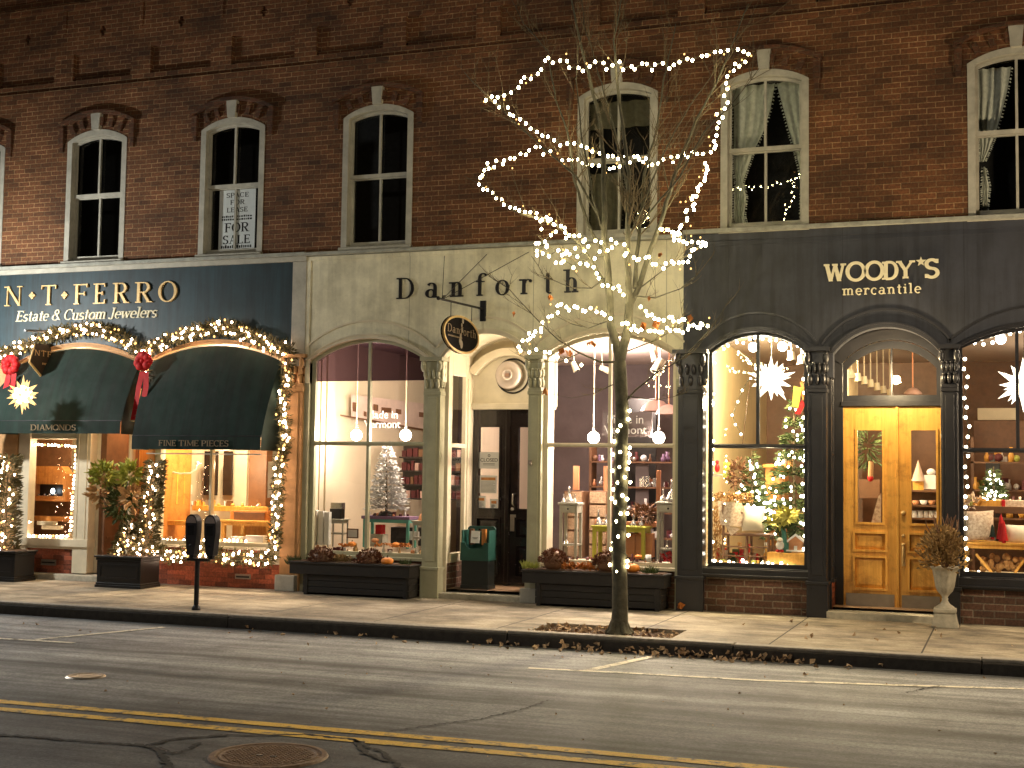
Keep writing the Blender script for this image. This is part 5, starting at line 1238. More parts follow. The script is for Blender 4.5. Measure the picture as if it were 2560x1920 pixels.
def grass(label, px, py, y, w2, h, n, m='pine'):
    c = at(px, py, y); mb = MB()
    for i in range(n): mb.leaf(c+Vector((U(-w2,w2)*.5, U(-.06,.06), -.06)), h*U(.6,1.1), .018, (U(-.8,.8), U(-.5,.3), 1))
    return tag(mb.build('grass_tuft', M[m], loc=tuple(c)), label, 'plant')
grass('dark grassy tuft at the left end of the left trough planter', 740, 1402, -.3, .2, .16, 90)
grass('dark kale tuft at the right end of the left trough planter', 1012, 1408, -.3, .12, .13, 70)
grass('pale grassy tuft at the left end of the trough planter by the tree', 1326, 1412, -.24, .2, .13, 90, 'leafgreen')
grass('dark leafy tuft at the right end of the trough planter by the tree', 1626, 1428, -.24, .14, .15, 90)
mb = MB()
for i in range(70): c = at(855+U(-22,22), 1398+U(-6,6), -.32); litter(mb, c.x, c.y, c.z-.02, U(.04,.08), .9)
tag(mb.build('corn_husks', M['dry'], loc=tuple(at(855,1398,-.32))), 'loose dry husks between the two mums of the left trough planter', 'husks', kind='stuff')
mb = MB()
for i in range(120): c = at(1450+U(-42,42), 1415+U(-7,6), -.25); litter(mb, c.x, c.y, c.z-.02, U(.04,.08), .9)
tag(mb.build('dry_leaves', M['orangeleaf'], loc=tuple(at(1450,1414,-.25))), 'heap of orange dry leaves in the trough planter by the tree', 'dry leaves', kind='stuff')

# leaflet bin by the black door
bx0, bx1, by = X_(1151, .2, 1400), X_(1221, .2, 1400), .2
t = thing('leaflet_bin', 'dark green plastic leaflet bin with a scooped front beside the black door', 'leaflet bin', ((bx0+bx1)/2, by, .075)); W = bx1-bx0; cx = (bx0+bx1)/2
zA, zB, zC, zD = at(1185,1484,by).z, at(1185,1400,by).z, at(1185,1362,by).z, at(1185,1317,by).z
zA = .078
mb = MB(); mb.box(bx0+.01, bx1-.01, by+.01, by+.28, zA, zB); mb.box(bx0, bx1, by, by+.29, zA, zA+.1); mb.build('body', mat('black plastic', (.012,.016,.015), .4, .2), t, bevel=.01)
mb = MB(); sc2 = [(bx0, zB-.01), (bx1, zB-.01), (bx1, zC+.03), (cx+W*.34, zC+.03), (cx+W*.30, zC-.02), (cx+W*.18, zC-.055), (cx-W*.18, zC-.055), (cx-W*.30, zC-.02), (cx-W*.34, zC+.03), (bx0, zC+.03)]
mb.plate(sc2, [], by-.01, by+.02, back=True); mb.box(bx0, bx0+.02, by+.02, by+.29, zB-.01, zD-.05); mb.box(bx1-.02, bx1, by+.02, by+.29, zB-.01, zD-.05)
mb.plate([(bx0, zB), (bx1, zB), (bx1, zD-.03), (bx1-.03, zD), (bx0+.03, zD), (bx0, zD-.03)], [rect(cx-.06, cx+.06, zD-.075, zD-.035)], by+.26, by+.29, back=True); mb.build('scoop', M['greenbin'], t, bevel=.006)
t2 = thing('leaflet', 'white leaflet with small black print standing in the green bin', 'leaflet', (cx, by+.1, zB))
mb = MB(); mb.cbox((cx-.03, by+.10, (zC+zD)/2-.02), .13, .006, .17, rx=-.15); mb.build('sheet', M['paper'], t2)
mb = MB()
for i in range(3): mb.cbox((cx-.03, by+.098-.0+.0, (zC+zD)/2-.03-.014*i), .08-.02*i, .012, .005, rx=-.15)
mb.build('print', M['black'], t2)
for dx, nm, lb in ((-.10, 'brownwood', 'brown leaflet bundle at the left in the green bin'), (.085, 'orangewood', 'tan leaflet bundle at the right in the green bin')):
    mb = MB(); mb.cbox((cx+dx, by+.15, (zC+zD)/2-.02), .055, .06, .22); tag(mb.build('leaflet_bundle', M[nm], loc=(cx+dx, by+.15, zC)), lb, 'leaflets')

# urn with dried plants
ub = at(2363, 1568, -.45); ux, uy = ub.x, -.45
t = thing('urn_planter', 'weathered cream stone urn on a square plinth beside the wooden doors', 'urn', (ux, uy, 0))
mb = MB(); mb.add([(ux-.155,uy-.155,0),(ux+.155,uy-.155,0),(ux+.155,uy+.155,0),(ux-.155,uy+.155,0),(ux-.12,uy-.12,.17),(ux+.12,uy-.12,.17),(ux+.12,uy+.12,.17),(ux-.12,uy+.12,.17)], [(3,2,1,0),(4,5,6,7),(0,1,5,4),(1,2,6,5),(2,3,7,6),(3,0,4,7)])
mb.box(ux-.13, ux+.13, uy-.13, uy+.13, .17, .22); mb.build('plinth', M['stone'], t, bevel=.01)
mb = MB(); n = 40; vs = []
prof = [(.11,.22),(.105,.24),(.06,.27),(.034,.31),(.038,.335),(.03,.35),(.055,.385),(.085,.42),(.105,.48),(.12,.58),(.135,.66),(.165,.695),(.18,.705),(.165,.71),(.13,.66)]
for k, (r, z) in enumerate(prof):
    for j in range(n): a = 2*PI*j/n; f = .05 if .39 < z < .69 else (.035 if z >= .69 else 0); vs.append((ux+r*(1+f*math.cos(a*10))*math.cos(a), uy+r*(1+f*math.cos(a*10))*math.sin(a), z+(.008*math.cos(a*10) if z > .69 else 0)))
mb.add(vs, [(k*n+j, k*n+(j+1) % n, (k+1)*n+(j+1) % n, (k+1)*n+j) for k in range(len(prof)-1) for j in range(n)], 0, True); mb.build('bowl', M['stone'], t)
t = thing('dried_arrangement', 'bushy dried flowers and curled twigs standing in the stone urn', 'dried flowers', (ux, uy, .66))
mb = MB()
for i in range(1100):
    d = Vector((RND.gauss(0,.55), RND.gauss(0,.5), abs(RND.gauss(.8,.4)))); d.normalize(); s = U(.12,.42)
    mb.leaf(Vector((ux,uy,.66))+Vector((d.x*s*.75-.02, d.y*s*.7, d.z*s*1.25)), .06, .032, d+Vector((U(-.6,.6),U(-.6,.6),U(-.3,.4))))
mb.build('blooms', M['dry'], t)
mb = MB()
for i in range(16):
    a = U(-1,1); p = Vector((ux,uy,.66)); pts = [p]; d = Vector((a*.35+.05, U(-.25,.25), 1)).normalized()
    for q in range(7): d = (d+Vector((math.sin(q*1.6+i)*.38, U(-.2,.2), .1))).normalized(); pts.append(pts[-1]+d*.1*U(.8,1.1))
    mb.tube(pts, [.008]*6+[.006,.004], 5)
mb.build('twigs', M['brownwood'], t)

# ------------------------------------------------------------------ street lamps standing just outside the frame
def street_lamp(label, x, y, h, power, col):
    t = thing('street_lamp', label, 'street lamp', (x, y, 0))
    mb = MB(); mb.lathe([(.16,0),(.16,.1),(.11,.25),(.09,.5),(.06,.6),(.05,h-.5),(.07,h-.45),(.05,h-.4),(.09,h-.3)], x, y, 14); mb.build('post', M['iron'], t)
    mb = MB(); mb.lathe([(.09,h-.3),(.15,h-.1),(.17,h+.1),(.10,h+.22)], x, y, 14); g = mb.build('lantern_glass', M['glass'], t)
    mb = MB(); mb.lathe([(.19,h+.20),(.12,h+.3),(.02,h+.38),(.0,h+.45)], x, y, 14); mb.build('lantern_cap', M['iron'], t)
    mb = MB(); mb.ell((x, y, h-.02), .035, .035, .07); mb.build('lamp_bulb', M['lantern'], t)
    lamp(x, y, h-.02, power, col, .12, 'point_light', t)
street_lamp('tall street lamp on the near kerb beyond the left frame edge', -15.3, -2.6, 3.9, 950, (.96,.96,.93))
street_lamp('tall street lamp on the near kerb beyond the right frame edge', 3.1, -3.0, 3.6, 900, (1,.78,.52))
street_lamp('unseen street lamp added behind the viewer to fill wall and road', -6.5, -16.4, 7.2, 1350, (1,.90,.78))  # added as fill for the brick front and the road

# ------------------------------------------------------------------ shop lights and added fill
def pendant(label, px, py, y, r=.085, power=150, col=(1,.82,.66), m='globe', ztop=3.72):
    c = at(px, py, y); t = thing('pendant_lamp', label, 'pendant lamp', tuple(c))
    mb = MB(); mb.ell(c, r, r, r, 0, 14, 10); mb.build('bulb', M[m], t)
    mb = MB(); mb.tube([c+Vector((0,0,r*.9)), (c.x, c.y, ztop)], .009, 6); mb.build('cord', M['cream'], t)
    mb = MB(); mb.lathe([(.02,c.z+r*1.7),(.024,c.z+r*.95),(.03,c.z+r*.8)], c.x, c.y, 10); mb.build('socket', M['silver'], t)
    lamp(c.x, c.y-r-.04, c.z, power, col, .05)
    return t
pendant('left globe pendant in the left window of the centre shop', 891, 1088, .75, power=60)
pendant('right globe pendant in the left window of the centre shop', 1014, 1088, .75, power=70)
pendant('globe pendant left of the tree trunk in the window behind it', 1484, 1094, .7, power=180)
pendant('globe pendant right of the tree trunk in the window behind it', 1647, 1094, .7, power=180)
lamp(-8.5, .45, 3.3, 62, (1,.84,.62)); lamp(-6.62, .35, 3.15, 15, (1,.80,.55)); lamp(-7.9, 1.8, 2.6, 42, (1,.84,.66)); lamp(-4.8, .45, 3.55, 240, (1,.80,.70)); lamp(-5.6, 3.0, 3.1, 190, (1,.76,.66))  # bare fill lights added to brighten the centre shop
lamp(-2.9, .55, 3.45, 850, (1,.80,.47)); lamp(-2.75, .20, 1.75, 60, (1,.80,.48)); lamp(-3.45, .4, 2.7, 60, (1,.84,.55)); lamp(-1.4, 1.3, 2.4, 26, (1,.76,.44)); lamp(.6, .55, 2.9, 95, (1,.76,.50)); lamp(.5, .5, 1.9, 24, (1,.76,.48)); lamp(1.2, 3.5, 3.2, 40, (1,.76,.50))  # bare lights added to brighten the left wall, poinsettia and right-hand shop
lamp(-1.2, -.28, 3.05, 120, (1,.76,.42))
lamp(-11.0, .7, 3.3, 540, (1,.76,.46)); lamp(-11.0, .35, 1.8, 65, (1,.76,.46)); lamp(-13.8, .6, 3.2, 100, (1,.74,.42)); lamp(-13.85, .22, 2.05, 16, (1,.76,.46)); lamp(-12.5, .55, 3.0, 90, (1,.66,.34)); lamp(-12.6, -.35, 2.05, 10, (1,.70,.40))  # bare lights added to brighten the jeweller's bays and display case
def track_head(label, p, aim, L=.13, r=.045, m='cream'):
    t = thing('track_spotlight', label, 'spotlight', tuple(p)); p = Vector(p); d = Vector(aim).normalized(); mb = MB()
    mb.tube([p, p+d*L], [r*.75, r], 12); mb.build('housing', M[m], t)
    mb = MB(); mb.tube([p+d*L*.3, Vector((p.x, p.y, 3.72))], .010, 6); mb.build('stem', M[m], t)
    mb = MB(); mb.tube([p+d*(L-.01), p+d*(L+.002)], r*.8, 12); mb.build('lens', M['black'], t)
for lb, px, py, y, aim in (('cylindrical cream spotlight near the left edge of the tree window', 1432, 905, 1.1, (.5,-.1,-1)), ('cream spotlight left of the trunk near the top of the tree window', 1500, 918, 1.6, (.9,.1,-.35)),
        ('cream spotlight highest at the right of the tree window', 1632, 878, .8, (.3,-.2,-1)), ('big cream flood spotlight at the right of the tree window', 1655, 900, .7, (-.4,-.4,-1)), ('cream spotlight against the right edge of the tree window', 1690, 893, .6, (.4,-.5,-.8))):
    track_head(lb, at(px, py, y), aim, .15 if 'big' not in lb else .2, .05 if 'big' not in lb else .085)
for lb, px, py in (('left bell shaped spotlight by the star in the lit arched window', 1978, 878), ('right bell shaped spotlight by the star in the lit arched window', 2003, 888)):
    track_head(lb, at(px, py, .8), (.05,0,-1), .12, .06)
for i in range(7):
    p = at(2128+i*16, 925+i*8, 1.2+i*.38); track_head('small cream ceiling spotlight in the row seen through the wooden doors transom', p, (.1,0,-1), .11, .05)
for o in [o for o in bpy.data.objects if o.get('label', '').startswith('small cream ceiling')]: o['group'] = 'row of ceiling spotlights behind the transom'
def dome(label, px, py, y, r):
    c = at(px, py, y); t = thing('dome_pendant', label, 'pendant lamp', tuple(c)); mb = MB()
    mb.lathe([(.02,c.z+r*.75),(r*.5,c.z+r*.62),(r*.85,c.z+r*.3),(r,c.z)], c.x, c.y, 20); mb.build('shade', M['pink'], t)
    mb = MB(); mb.tube([(c.x,c.y,c.z+r*.7),(c.x,c.y,3.72)], .012, 6); mb.build('rod', M['copper'], t)
dome('large pink enamel dome pendant deep in the window behind the tree', 1640, 1028, 2.6, .24)
dome('second pink enamel dome pendant cut by the right edge of the tree window', 1672, 1036, 2.2, .20)
dome('small pale dome pendant seen through the transom above the wooden doors', 2282, 986, 2.6, .13)

# ------------------------------------------------------------------ helpers for the displays
def bx(name, label, cat, px0, px1, py0, py1, y, d, m, bevel=.004, group=None, build=True):
    a, b = at(px0, py1, y), at(px1, py0, y); mb = MB(); mb.box(a.x, b.x, y, y+d, a.z, b.z)
    return tag(mb.build(name, M[m], bevel=bevel, loc=((a.x+b.x)/2, y, a.z)), label, cat, group)
def table(name, label, px0, px1, pyt, pyb, y, d, mt, ml, th=.035, lw=.045, shelf=None, drawer=None, cat='table'):
    a, b = at(px0, pyb, y), at(px1, pyt, y); x0, x1, z0, z1 = a.x, b.x, a.z, b.z
    t = thing(name, label, cat, ((x0+x1)/2, y, z0)); mb = MB(); mb.box(x0-.02, x1+.02, y-.02, y+d+.02, z1-th, z1); mb.build('table_top', M[mt], t, bevel=.005)
    for xx in (x0, x1-lw):
        for yy in (y, y+d-lw): mb = MB(); mb.box(xx, xx+lw, yy, yy+lw, z0, z1-th); mb.build('leg', M[ml], t, bevel=.004)
    mb = MB(); ap = drawer or .05; mb.box(x0+.006, x1-.006, y+.008, y+d-.008, z1-th-ap, z1-th); mb.build('apron', M[ml], t)
    if drawer:
        mb = MB(); mb.box(x0+lw, x1-lw, y-.004, y+.01, z1-th-ap+.012, z1-th-.012); dr = mb.build('drawer', M[ml], t, bevel=.004)
        mb = MB(); mb.ell(((x0+x1)/2, y-.015, z1-th-ap/2), .014, .014, .014); mb.build('knob', M['black'], dr)
    if shelf: mb = MB(); zz = at(0, shelf, y).z if False else at((px0+px1)/2, shelf, y).z; mb.box(x0+.005, x1-.005, y+.005, y+d-.005, zz-.012, zz+.012); mb.build('shelf', M[ml], t)
    return t
def xmas_tree(name, label, px, pyt, pyb, y, r, m, n, nb=0, bm='bulb_in', br=.016, layers=9, pot=None, trunk=True, cat='christmas tree', leafL=.10, top=1.0):
    a, b = at(px, pyb, y), at(px, pyt, y); h = b.z-a.z; t = thing(name, label, cat, tuple(a)); mb = MB(); br0 = .10*h if trunk else 0
    for i in range(n):
        s = 1-math.sqrt(RND.random()); lay = round(s*layers)/layers; s2 = min(.99, max(0, lay+U(-.035,.035))); ang = U(0, 2*PI); rr = r*(1-s2)**.9*U(.15,1.05)
        p = Vector((a.x+math.cos(ang)*rr, y+math.sin(ang)*rr, a.z+br0+(h-br0)*s2-.10*rr))
        mb.leaf(p, leafL*U(.6,1.1), leafL*.33, (math.cos(ang), math.sin(ang), U(-.35,.4)))
    mb.build('branches', M[m], t)
    mb = MB(); mb.tube([a, b], [.022, .006], 6); mb.build('trunk', M['twig'], t)
    if pot: mb = MB(); mb.lathe([(0,a.z+.05),(pot*.3,a.z+.05),(pot*.8,a.z+.02),(pot,a.z-.02),(0,a.z-.02)], a.x, y, 18); mb.build('base', M['black'], t)
    for i in range(nb):
        s = 1-math.sqrt(RND.random()); ang = U(PI*.95, PI*2.05); rr = r*(1-s)*U(.75,1.1)+.02; put_bulb(t, (a.x+math.cos(ang)*rr, y+math.sin(ang)*rr, a.z+br0+(h-br0)*s), bm, br)
    return t
def ornament(label, px, pyb, y, h, m='silver', group=None, k=0):      # bell with a turned handle
    c = at(px, pyb, y); mb = MB(); r = h*.30
    mb.lathe([(0,c.z),(r,c.z),(r*1.02,c.z+h*.06),(r*.8,c.z+h*.16),(r*.55,c.z+h*.36),(r*.3,c.z+h*.46),(r*.16,c.z+h*.5),(r*.3,c.z+h*.6),(r*.16,c.z+h*.75),(r*.22,c.z+h*.92),(0,c.z+h)], c.x, y, 14)
    return tag(mb.build('ornament', M[m], loc=tuple(c)), label, 'ornament', group)

# ------------------------------------------------------------------ centre shop, left window
t = table('flower_stand', 'small white two-tier stand with a boxed kit on top by the left window wall', 817, 858, 1298, 1368, .42, .18, 'white', 'white', .015, .022, 1334)
bx('gift_box', 'black photo gift box on the small white stand in the left window', 'box', 824, 853, 1272, 1297, .46, .12, 'black')
bx('gift_box', 'silver lid box stacked on the black photo box in the left window', 'box', 826, 854, 1257, 1272, .46, .12, 'silver')
for i, (p0, p1) in enumerate(((774, 792), (793, 808), (809, 823))):
    bx('gift_bag', ('leftmost', 'middle', 'rightmost')[i]+' of three white striped gift bags against the left edge of the left window', 'gift bag', p0, p1, 1276+i*2, 1362, .30, .08, 'paper')
t = thing('framed_card', 'white card in a dark frame standing left of the window mullion', 'framed card', tuple(at(881, 1344, .5))); a, b = at(867, 1345, .5), at(896, 1322, .5)
mb = MB(); mb.plate(rect(a.x, b.x, a.z, b.z), [rect(a.x+.015, b.x-.015, a.z+.015, b.z-.015)], .49, .51, back=True); mb.build('frame', M['brownwood'], t)
mb = MB(); mb.box(a.x+.014, b.x-.014, .50, .505, a.z+.014, b.z-.014); mb.build('card', M['paper'], t)
table('console_table', 'purple topped console table on teal legs under the white flocked tree', 906, 1022, 1292, 1368, .50, .30, 'purple', 'teal', .045, .04)
xmas_tree('flocked_tree', 'white flocked christmas tree on the purple topped table', 966, 1105, 1286, .66, .30, 'flock', 2600, layers=10, pot=.15, leafL=.075)
bx('gift_box', 'dark red gift box under the purple topped table', 'box', 938, 955, 1312, 1336, .55, .12, 'red')
bx('stool_crate', 'pale crate under the purple topped table beneath the red box', 'crate', 925, 956, 1336, 1366, .52, .2, 'white')
bx('storage_chest', 'black chest standing behind the teal legs in the left window', 'chest', 976, 1056, 1320, 1362, 1.0, .3, 'black')
table('display_stand', 'white spindly display stand at the right of the left window', 1030, 1064, 1302, 1370, .35, .16, 'white', 'white', .02, .022, 1345)
bx('price_card', 'white tilted price card behind the white display stand', 'card', 1020, 1048, 1329, 1350, .55, .01, 'paper')
cone = at(1056, 1302, .42); mb = MB(); mb.lathe([(.07,cone.z),(.045,cone.z+.08),(.02,cone.z+.11),(.0,cone.z+.13)], cone.x, .43, 12); tag(mb.build('felt_gnome', M['terracotta'], loc=tuple(cone)), 'rust pointed felt cone on the white display stand', 'ornament')
pumpkin('small orange pumpkin on the sill left of the window mullion', at(880, 1360, .24), .06)
pumpkin('pale orange pumpkin on the sill just right of the window mullion', at(938, 1351, .3), .055, m='terracotta')
pumpkin('orange gourd on the sill under the teal legs', at(990, 1362, .24), .06)
mb = MB()
for px, w2 in ((868, 16), (975, 40), (1010, 14)):
    for i in range(45): c = at(px+U(-w2,w2), 1364+U(-3,3), .25); litter(mb, c.x, c.y, c.z-.01, U(.03,.06), .9)
tag(mb.build('dry_leaves', M['orangeleaf'], loc=tuple(at(930,1364,.25))), 'orange leaves scattered along the sill of the left window', 'dry leaves', kind='stuff')
# shelf unit of red boxes at the back
a, b = at(1002, 1246, 2.6), at(1100, 1110, 2.6); t = thing('display_rack', 'dark wall rack filled with rows of red packets behind the flocked tree', 'display rack', ((a.x+b.x)/2, 2.6, a.z))
mb = MB(); mb.box(a.x, b.x+.4, 2.66, 2.72, a.z, b.z)
for i in range(5): zz = a.z+(b.z-a.z)*i/4.0; mb.box(a.x, b.x+.4, 2.5, 2.7, zz-.012, zz+.012)
mb.build('shelf', M['black'], t)
mb = MB()
for i in range(4):
    zz = a.z+(b.z-a.z)*i/4.0; x = a.x+.03
    while x < b.x+.35: ww = U(.04,.09); mb.box(x, x+ww, 2.54, 2.6, zz+.014, zz+U(.1,.17), RND.choice((0,0,0,1,2))); x += ww+.02
mb.build('packets', [M['red_dim'], M['pink'], M['brownwood']], t)
# picture rail board on the left wall
wx = -9.40; t = thing('photo_board', 'long pale photo board with small dark pictures on the left shop wall', 'photo board', (wx, 2, 2.7))
c4 = [atx(a, b, wx) for a, b in ((875,1041),(875,986),(1066,1010),(1066,1075))]
mb = MB(); mb.add([Vector((wx+.02, p.y, p.z)) for p in c4], [(0,3,2,1)]); mb.build('board', mat('photo board card', (.66,.52,.45), .8, .1), t)
mb = MB()
for a0, b0, a1, b1 in ((878,1005,889,1028),(906,1028,913,1040),(930,1010,942,1026),(950,1018,975,1030),(986,1022,1000,1034),(1044,1030,1058,1042)):
    q = [atx(x, y, wx) for x, y in ((a0,b1),(a0,b0),(a1,b0+2),(a1,b1+2))]; mb.add([Vector((wx+.026, p.y, p.z)) for p in q], [(0,3,2,1)])
mb.build('picture', M['brownwood'], t)
mb = MB(); q = [atx(x, y, wx) for x, y in ((846,1040),(846,1036),(1066,1074),(1066,1079))]; mb.add([Vector((wx+.03, p.y, p.z)) for p in q], [(0,3,2,1)]); mb.build('rail', M['brownwood'], t)
def made_sign(label, px, py, y, size, board=None):
    c = at(px, py, y); t = thing('shop_sign', label, 'hanging sign', tuple(c)); 
    if board:
        a, b = at(board[0], board[3], y), at(board[1], board[2], y); mb = MB(); mb.box(a.x, b.x, y+.006, y+.02, a.z, b.z); mb.build('panel', M['darkwall'], t)
    mb = MB(); sans(mb, 'Made in', c.x, y, c.z+size*.12, size); sans(mb, 'Vermont', c.x, y, c.z-size*.75, size); mb.build('lettering', M['paper'], t)
made_sign('white Made in Vermont lettering hanging inside the left window', 956, 1049, 1.05, .165)
made_sign('dark hanging panel reading Made in Vermont behind the tree trunk', 1563, 1062, .55, .165, (1506, 1630, 1030, 1092))
# ------------------------------------------------------------------ centre shop, window behind the tree
table('side_table', 'tall white side table with a drawer at the left of the tree window', 1397, 1443, 1257, 1396, .40, .26, 'white', 'white', .03, .04, 1362, .11)
table('side_table', 'tall white side table with a drawer cut by the right edge of the tree window', 1641, 1700, 1256, 1402, .32, .26, 'white', 'white', .03, .04, 1374, .11)
table('side_table', 'low lime green table straddling the tree trunk in the window', 1480, 1612, 1317, 1394, .42, .34, 'lime', 'lime', .03, .05)
for i, (px, pb, y, h, lb) in enumerate(((1423,1255,.5,.22,'tall silver bell on the left white side table'), (1409,1256,.45,.12,'small silver bell at the left of the left white side table'), (1437,1256,.45,.12,'small silver bell at the right of the left white side table'),
    (1496,1314,.5,.22,'tall silver bell on the lime green table'), (1515,1314,.55,.16,'short silver bell on the lime green table by the mullion'), (1416,1365,.5,.18,'silver bell on the lower shelf of the left white side table'),
    (1658,1254,.42,.18,'left silver bell on the right white side table'), (1680,1252,.42,.30,'tall silver bell on the right white side table'), (1584,1314,.5,.16,'silver bell on the lime green table right of the trunk'), (1603,1314,.5,.12,'small silver bell at the right end of the lime green table'), (1668,1372,.42,.12,'small silver bell low on the right white side table'))):
    ornament(lb, px, pb, y, h)
for px0, px1, py0, py1, y, lb in ((1432,1447,1165,1225,.9,'short copper pillar candle box behind the left white side table'), (1640,1651,1176,1254,.55,'tall copper pillar beside the right white side table'), (1508,1520,1165,1230,1.4,'copper pillar behind the mullion in the tree window'), (1682,1692,1180,1230,.7,'copper pillar cut by the right edge of the tree window')):
    bx('copper_pillar', lb, 'pillar ornament', px0, px1, py0, py1, y, .05, 'copper')
for px0, px1, py0, py1, y, lb in ((1408,1457,1228,1392,1.2,'wicker drawer tower behind the left white side table'), (1471,1518,1228,1395,1.3,'wider wicker drawer tower behind the lime green table')):
    a, b = at(px0, py1, y), at(px1, py0, y); t = thing('wicker_drawers', lb, 'wicker drawers', ((a.x+b.x)/2, y, a.z)); mb = MB(); mb.box(a.x, b.x, y, y+.35, a.z, b.z); mb.build('cabinet', M['brownwood'], t, bevel=.006)
    for k in range(5): mb = MB(); h = (b.z-a.z)/5; mb.box(a.x+.015, b.x-.015, y-.02, y+.01, a.z+h*k+.015, a.z+h*(k+1)-.015); mb.build('drawer', M['wicker'], t, bevel=.006)
for px0, px1, lb in ((1563,1587,'left brown paper bag under the lime green table'), (1588,1606,'middle brown paper bag under the lime green table'), (1608,1631,'right brown paper bag under the lime green table')): bx('paper_bag', lb, 'paper bag', px0, px1, 1334, 1393, .58, .14, 'terracotta')
pumpkin('small orange pumpkin on the window floor right of the tree trunk', at(1596, 1392, .30), .05)
mb = MB(); c = at(1621, 1400, .28); mb.lathe([(0,c.z-.05),(.04,c.z-.05),(.04,c.z+.07),(0,c.z+.07)], c.x, .28, 14); tag(mb.build('pillar_candle', M['paper'], loc=tuple(c)), 'short white pillar candle by the right white side table', 'candle')
leafspray('dark dried flower bunch on the lime green table right of the trunk', at(1610, 1284, .7), .17, .12, 180, 'brownwood', .08, 'flower_bunch', 'flowers', .04)
bx('wooden_tray', 'copper tray of pots behind the right of the lime green table', 'tray', 1566, 1640, 1306, 1316, .75, .25, 'copper')
leafspray('red berry sprig under the right white side table', at(1668, 1390, .36), .12, .06, 60, 'red', .05, 'berry_sprig', 'berries', .04)
a = at(1440, 905, 3.0)
mb = MB(); mb.box(-5.9, -5.2, 4.2, 4.25, .12, 3.0); tag(mb.build('dark_partition', M['black'], loc=(-5.5, 4.2, .12)), 'tall dark partition deep behind the wicker drawer towers', 'partition')
bx('wall_poster', 'faint grey poster on the dark back wall right of the trunk', 'poster', 1588, 1622, 1156, 1290, 3.5, .02, 'darkwall')

# ------------------------------------------------------------------ right-hand shop, left window
LW = .30
def wood_chair():
    a = at(1806, 1406, .45); b = at(1925, 1406, .45); x0, x1 = a.x, b.x; z0 = .575; y0, y1 = .42, .80; sz = at(1860, 1334, .5).z
    t = thing('wooden_chair', 'brown ladder-back wooden chair turned sideways in the lit arched window', 'chair', ((x0+x1)/2, .6, z0))
    mb = MB(); mb.box(x0-.01, x1+.01, y0, y1, sz-.03, sz); mb.build('seat', M['brownwood'], t, bevel=.008)
    for x in (x0, (x0+x1)/2, x1-.03):
        mb = MB(); mb.tube([(x+.015, y0+.02, z0), (x+.012, y0+.02, sz if x > x0+.02 else sz+.38)], .018, 8); mb.build('leg', M['brownwood'], t)
        mb = MB(); mb.tube([(x+.015, y1-.02, z0), (x+.012, y1-.02, sz if x > x0+.02 else sz+.42)], .018, 8); mb.build('leg', M['brownwood'], t)
    for zz in (.12, .24):
        mb = MB(); mb.tube([(x0, y0+.02, z0+zz), (x1, y0+.02, z0+zz)], .012, 6); mb.build('stretcher', M['brownwood'], t)
    mb = MB(); p = [(x0+.01, y0+.02, sz+.38), (x0+.12, y0, sz+.34), (x0+.27, y0+.02, sz+.27)]; mb.tube(p, .02, 8); mb.build('arm_rest', M['brownwood'], t)
wood_chair()
def cushion(label, px0, px1, py0, py1, y, m, name='cushion', tilt=0):
    a, b = at(px0, py1, y), at(px1, py0, y); cx, cz = (a.x+b.x)/2, (a.z+b.z)/2; w2, h2 = abs(b.x-a.x)/2, abs(b.z-a.z)/2; mb = MB(); n = 12; vs = []
    for s in (-1, 1):
        for i in range(n+1):
            for j in range(n+1):
                u, v = i/n*2-1, j/n*2-1; k = (1-u*u)*(1-v*v); pin = 1-.07*(u*u*(1-v*v)+v*v*(1-u*u)); vs.append((u*w2*(1-.06*(1-v*v))/1, s*.10*k**.5, v*h2*(1-.06*(1-u*u))))
    N = (n+1)**2
    fs = [(s*N+i*(n+1)+j, s*N+(i+1)*(n+1)+j, s*N+(i+1)*(n+1)+j+1, s*N+i*(n+1)+j+1) for s in (0, 1) for i in range(n) for j in range(n)]
    mb.add(vs, fs, 0, True); mb.xf(0, Matrix.Translation((cx, y, cz)) @ Matrix.Rotation(tilt, 4, 'Y') @ Matrix.Rotation(-.25, 4, 'X'))
    return tag(mb.build(name, M[m] if isinstance(m, str) else m, loc=(cx, y, cz)), label, 'cushion')
cushion('plain cream cushion resting on the wooden chair in the lit arched window', 1856, 1912, 1264, 1328, .46, mat('cream cushion', (.78,.68,.52), .9, .06))
t = thing('patterned_blanket', 'cream floral blanket folded over the back of the wooden chair', 'blanket', tuple(at(1820, 1290, .42)))
mb = MB(); n = 12; vs = []
for j in range(n+1):
    for i in range(n+1):
        s, v = i/n, j/n; px = 1793+(1856-1793)*s+8*v; py = 1252+(1312-1252)*v+6*s; vs.append(at(px, py, .40+.03*math.sin(s*7+v*2)))
mb.add(vs, [(j*(n+1)+i, (j+1)*(n+1)+i, (j+1)*(n+1)+i+1, j*(n+1)+i+1) for j in range(n) for i in range(n)], 0, True)
c = [at(x, y, .40) for x, y in ((1812,1312),(1850,1322),(1828,1340))]; mb.add(c, [(0,1,2)]); mb.build('cloth', M['plaid'], t)
mb = MB()
for i in range(400):
    c = at(1788+U(0,92), 1247+U(-9,12)-8*math.sin((i % 92)/92*3), .55+U(0,.08)); mb.leaf(c, .05, .02, (U(-1,1), -.3, U(-1,.6)))
for i in range(350):
    c = at(1783+U(0,24), U(1262,1404), .62+U(0,.05)); mb.leaf(c, .05, .02, (U(-.5,.5), -.3, -1))
tag(mb.build('fur_throw', M['fur'], loc=tuple(at(1830,1250,.55))), 'shaggy orange brown throw behind the wooden chair', 'throw')
xmas_tree('lit_christmas_tree', 'smaller lit christmas tree behind the cream cushion', 1880, 1128, 1300, .95, .27, 'pine', 1300, 60, trunk=False)
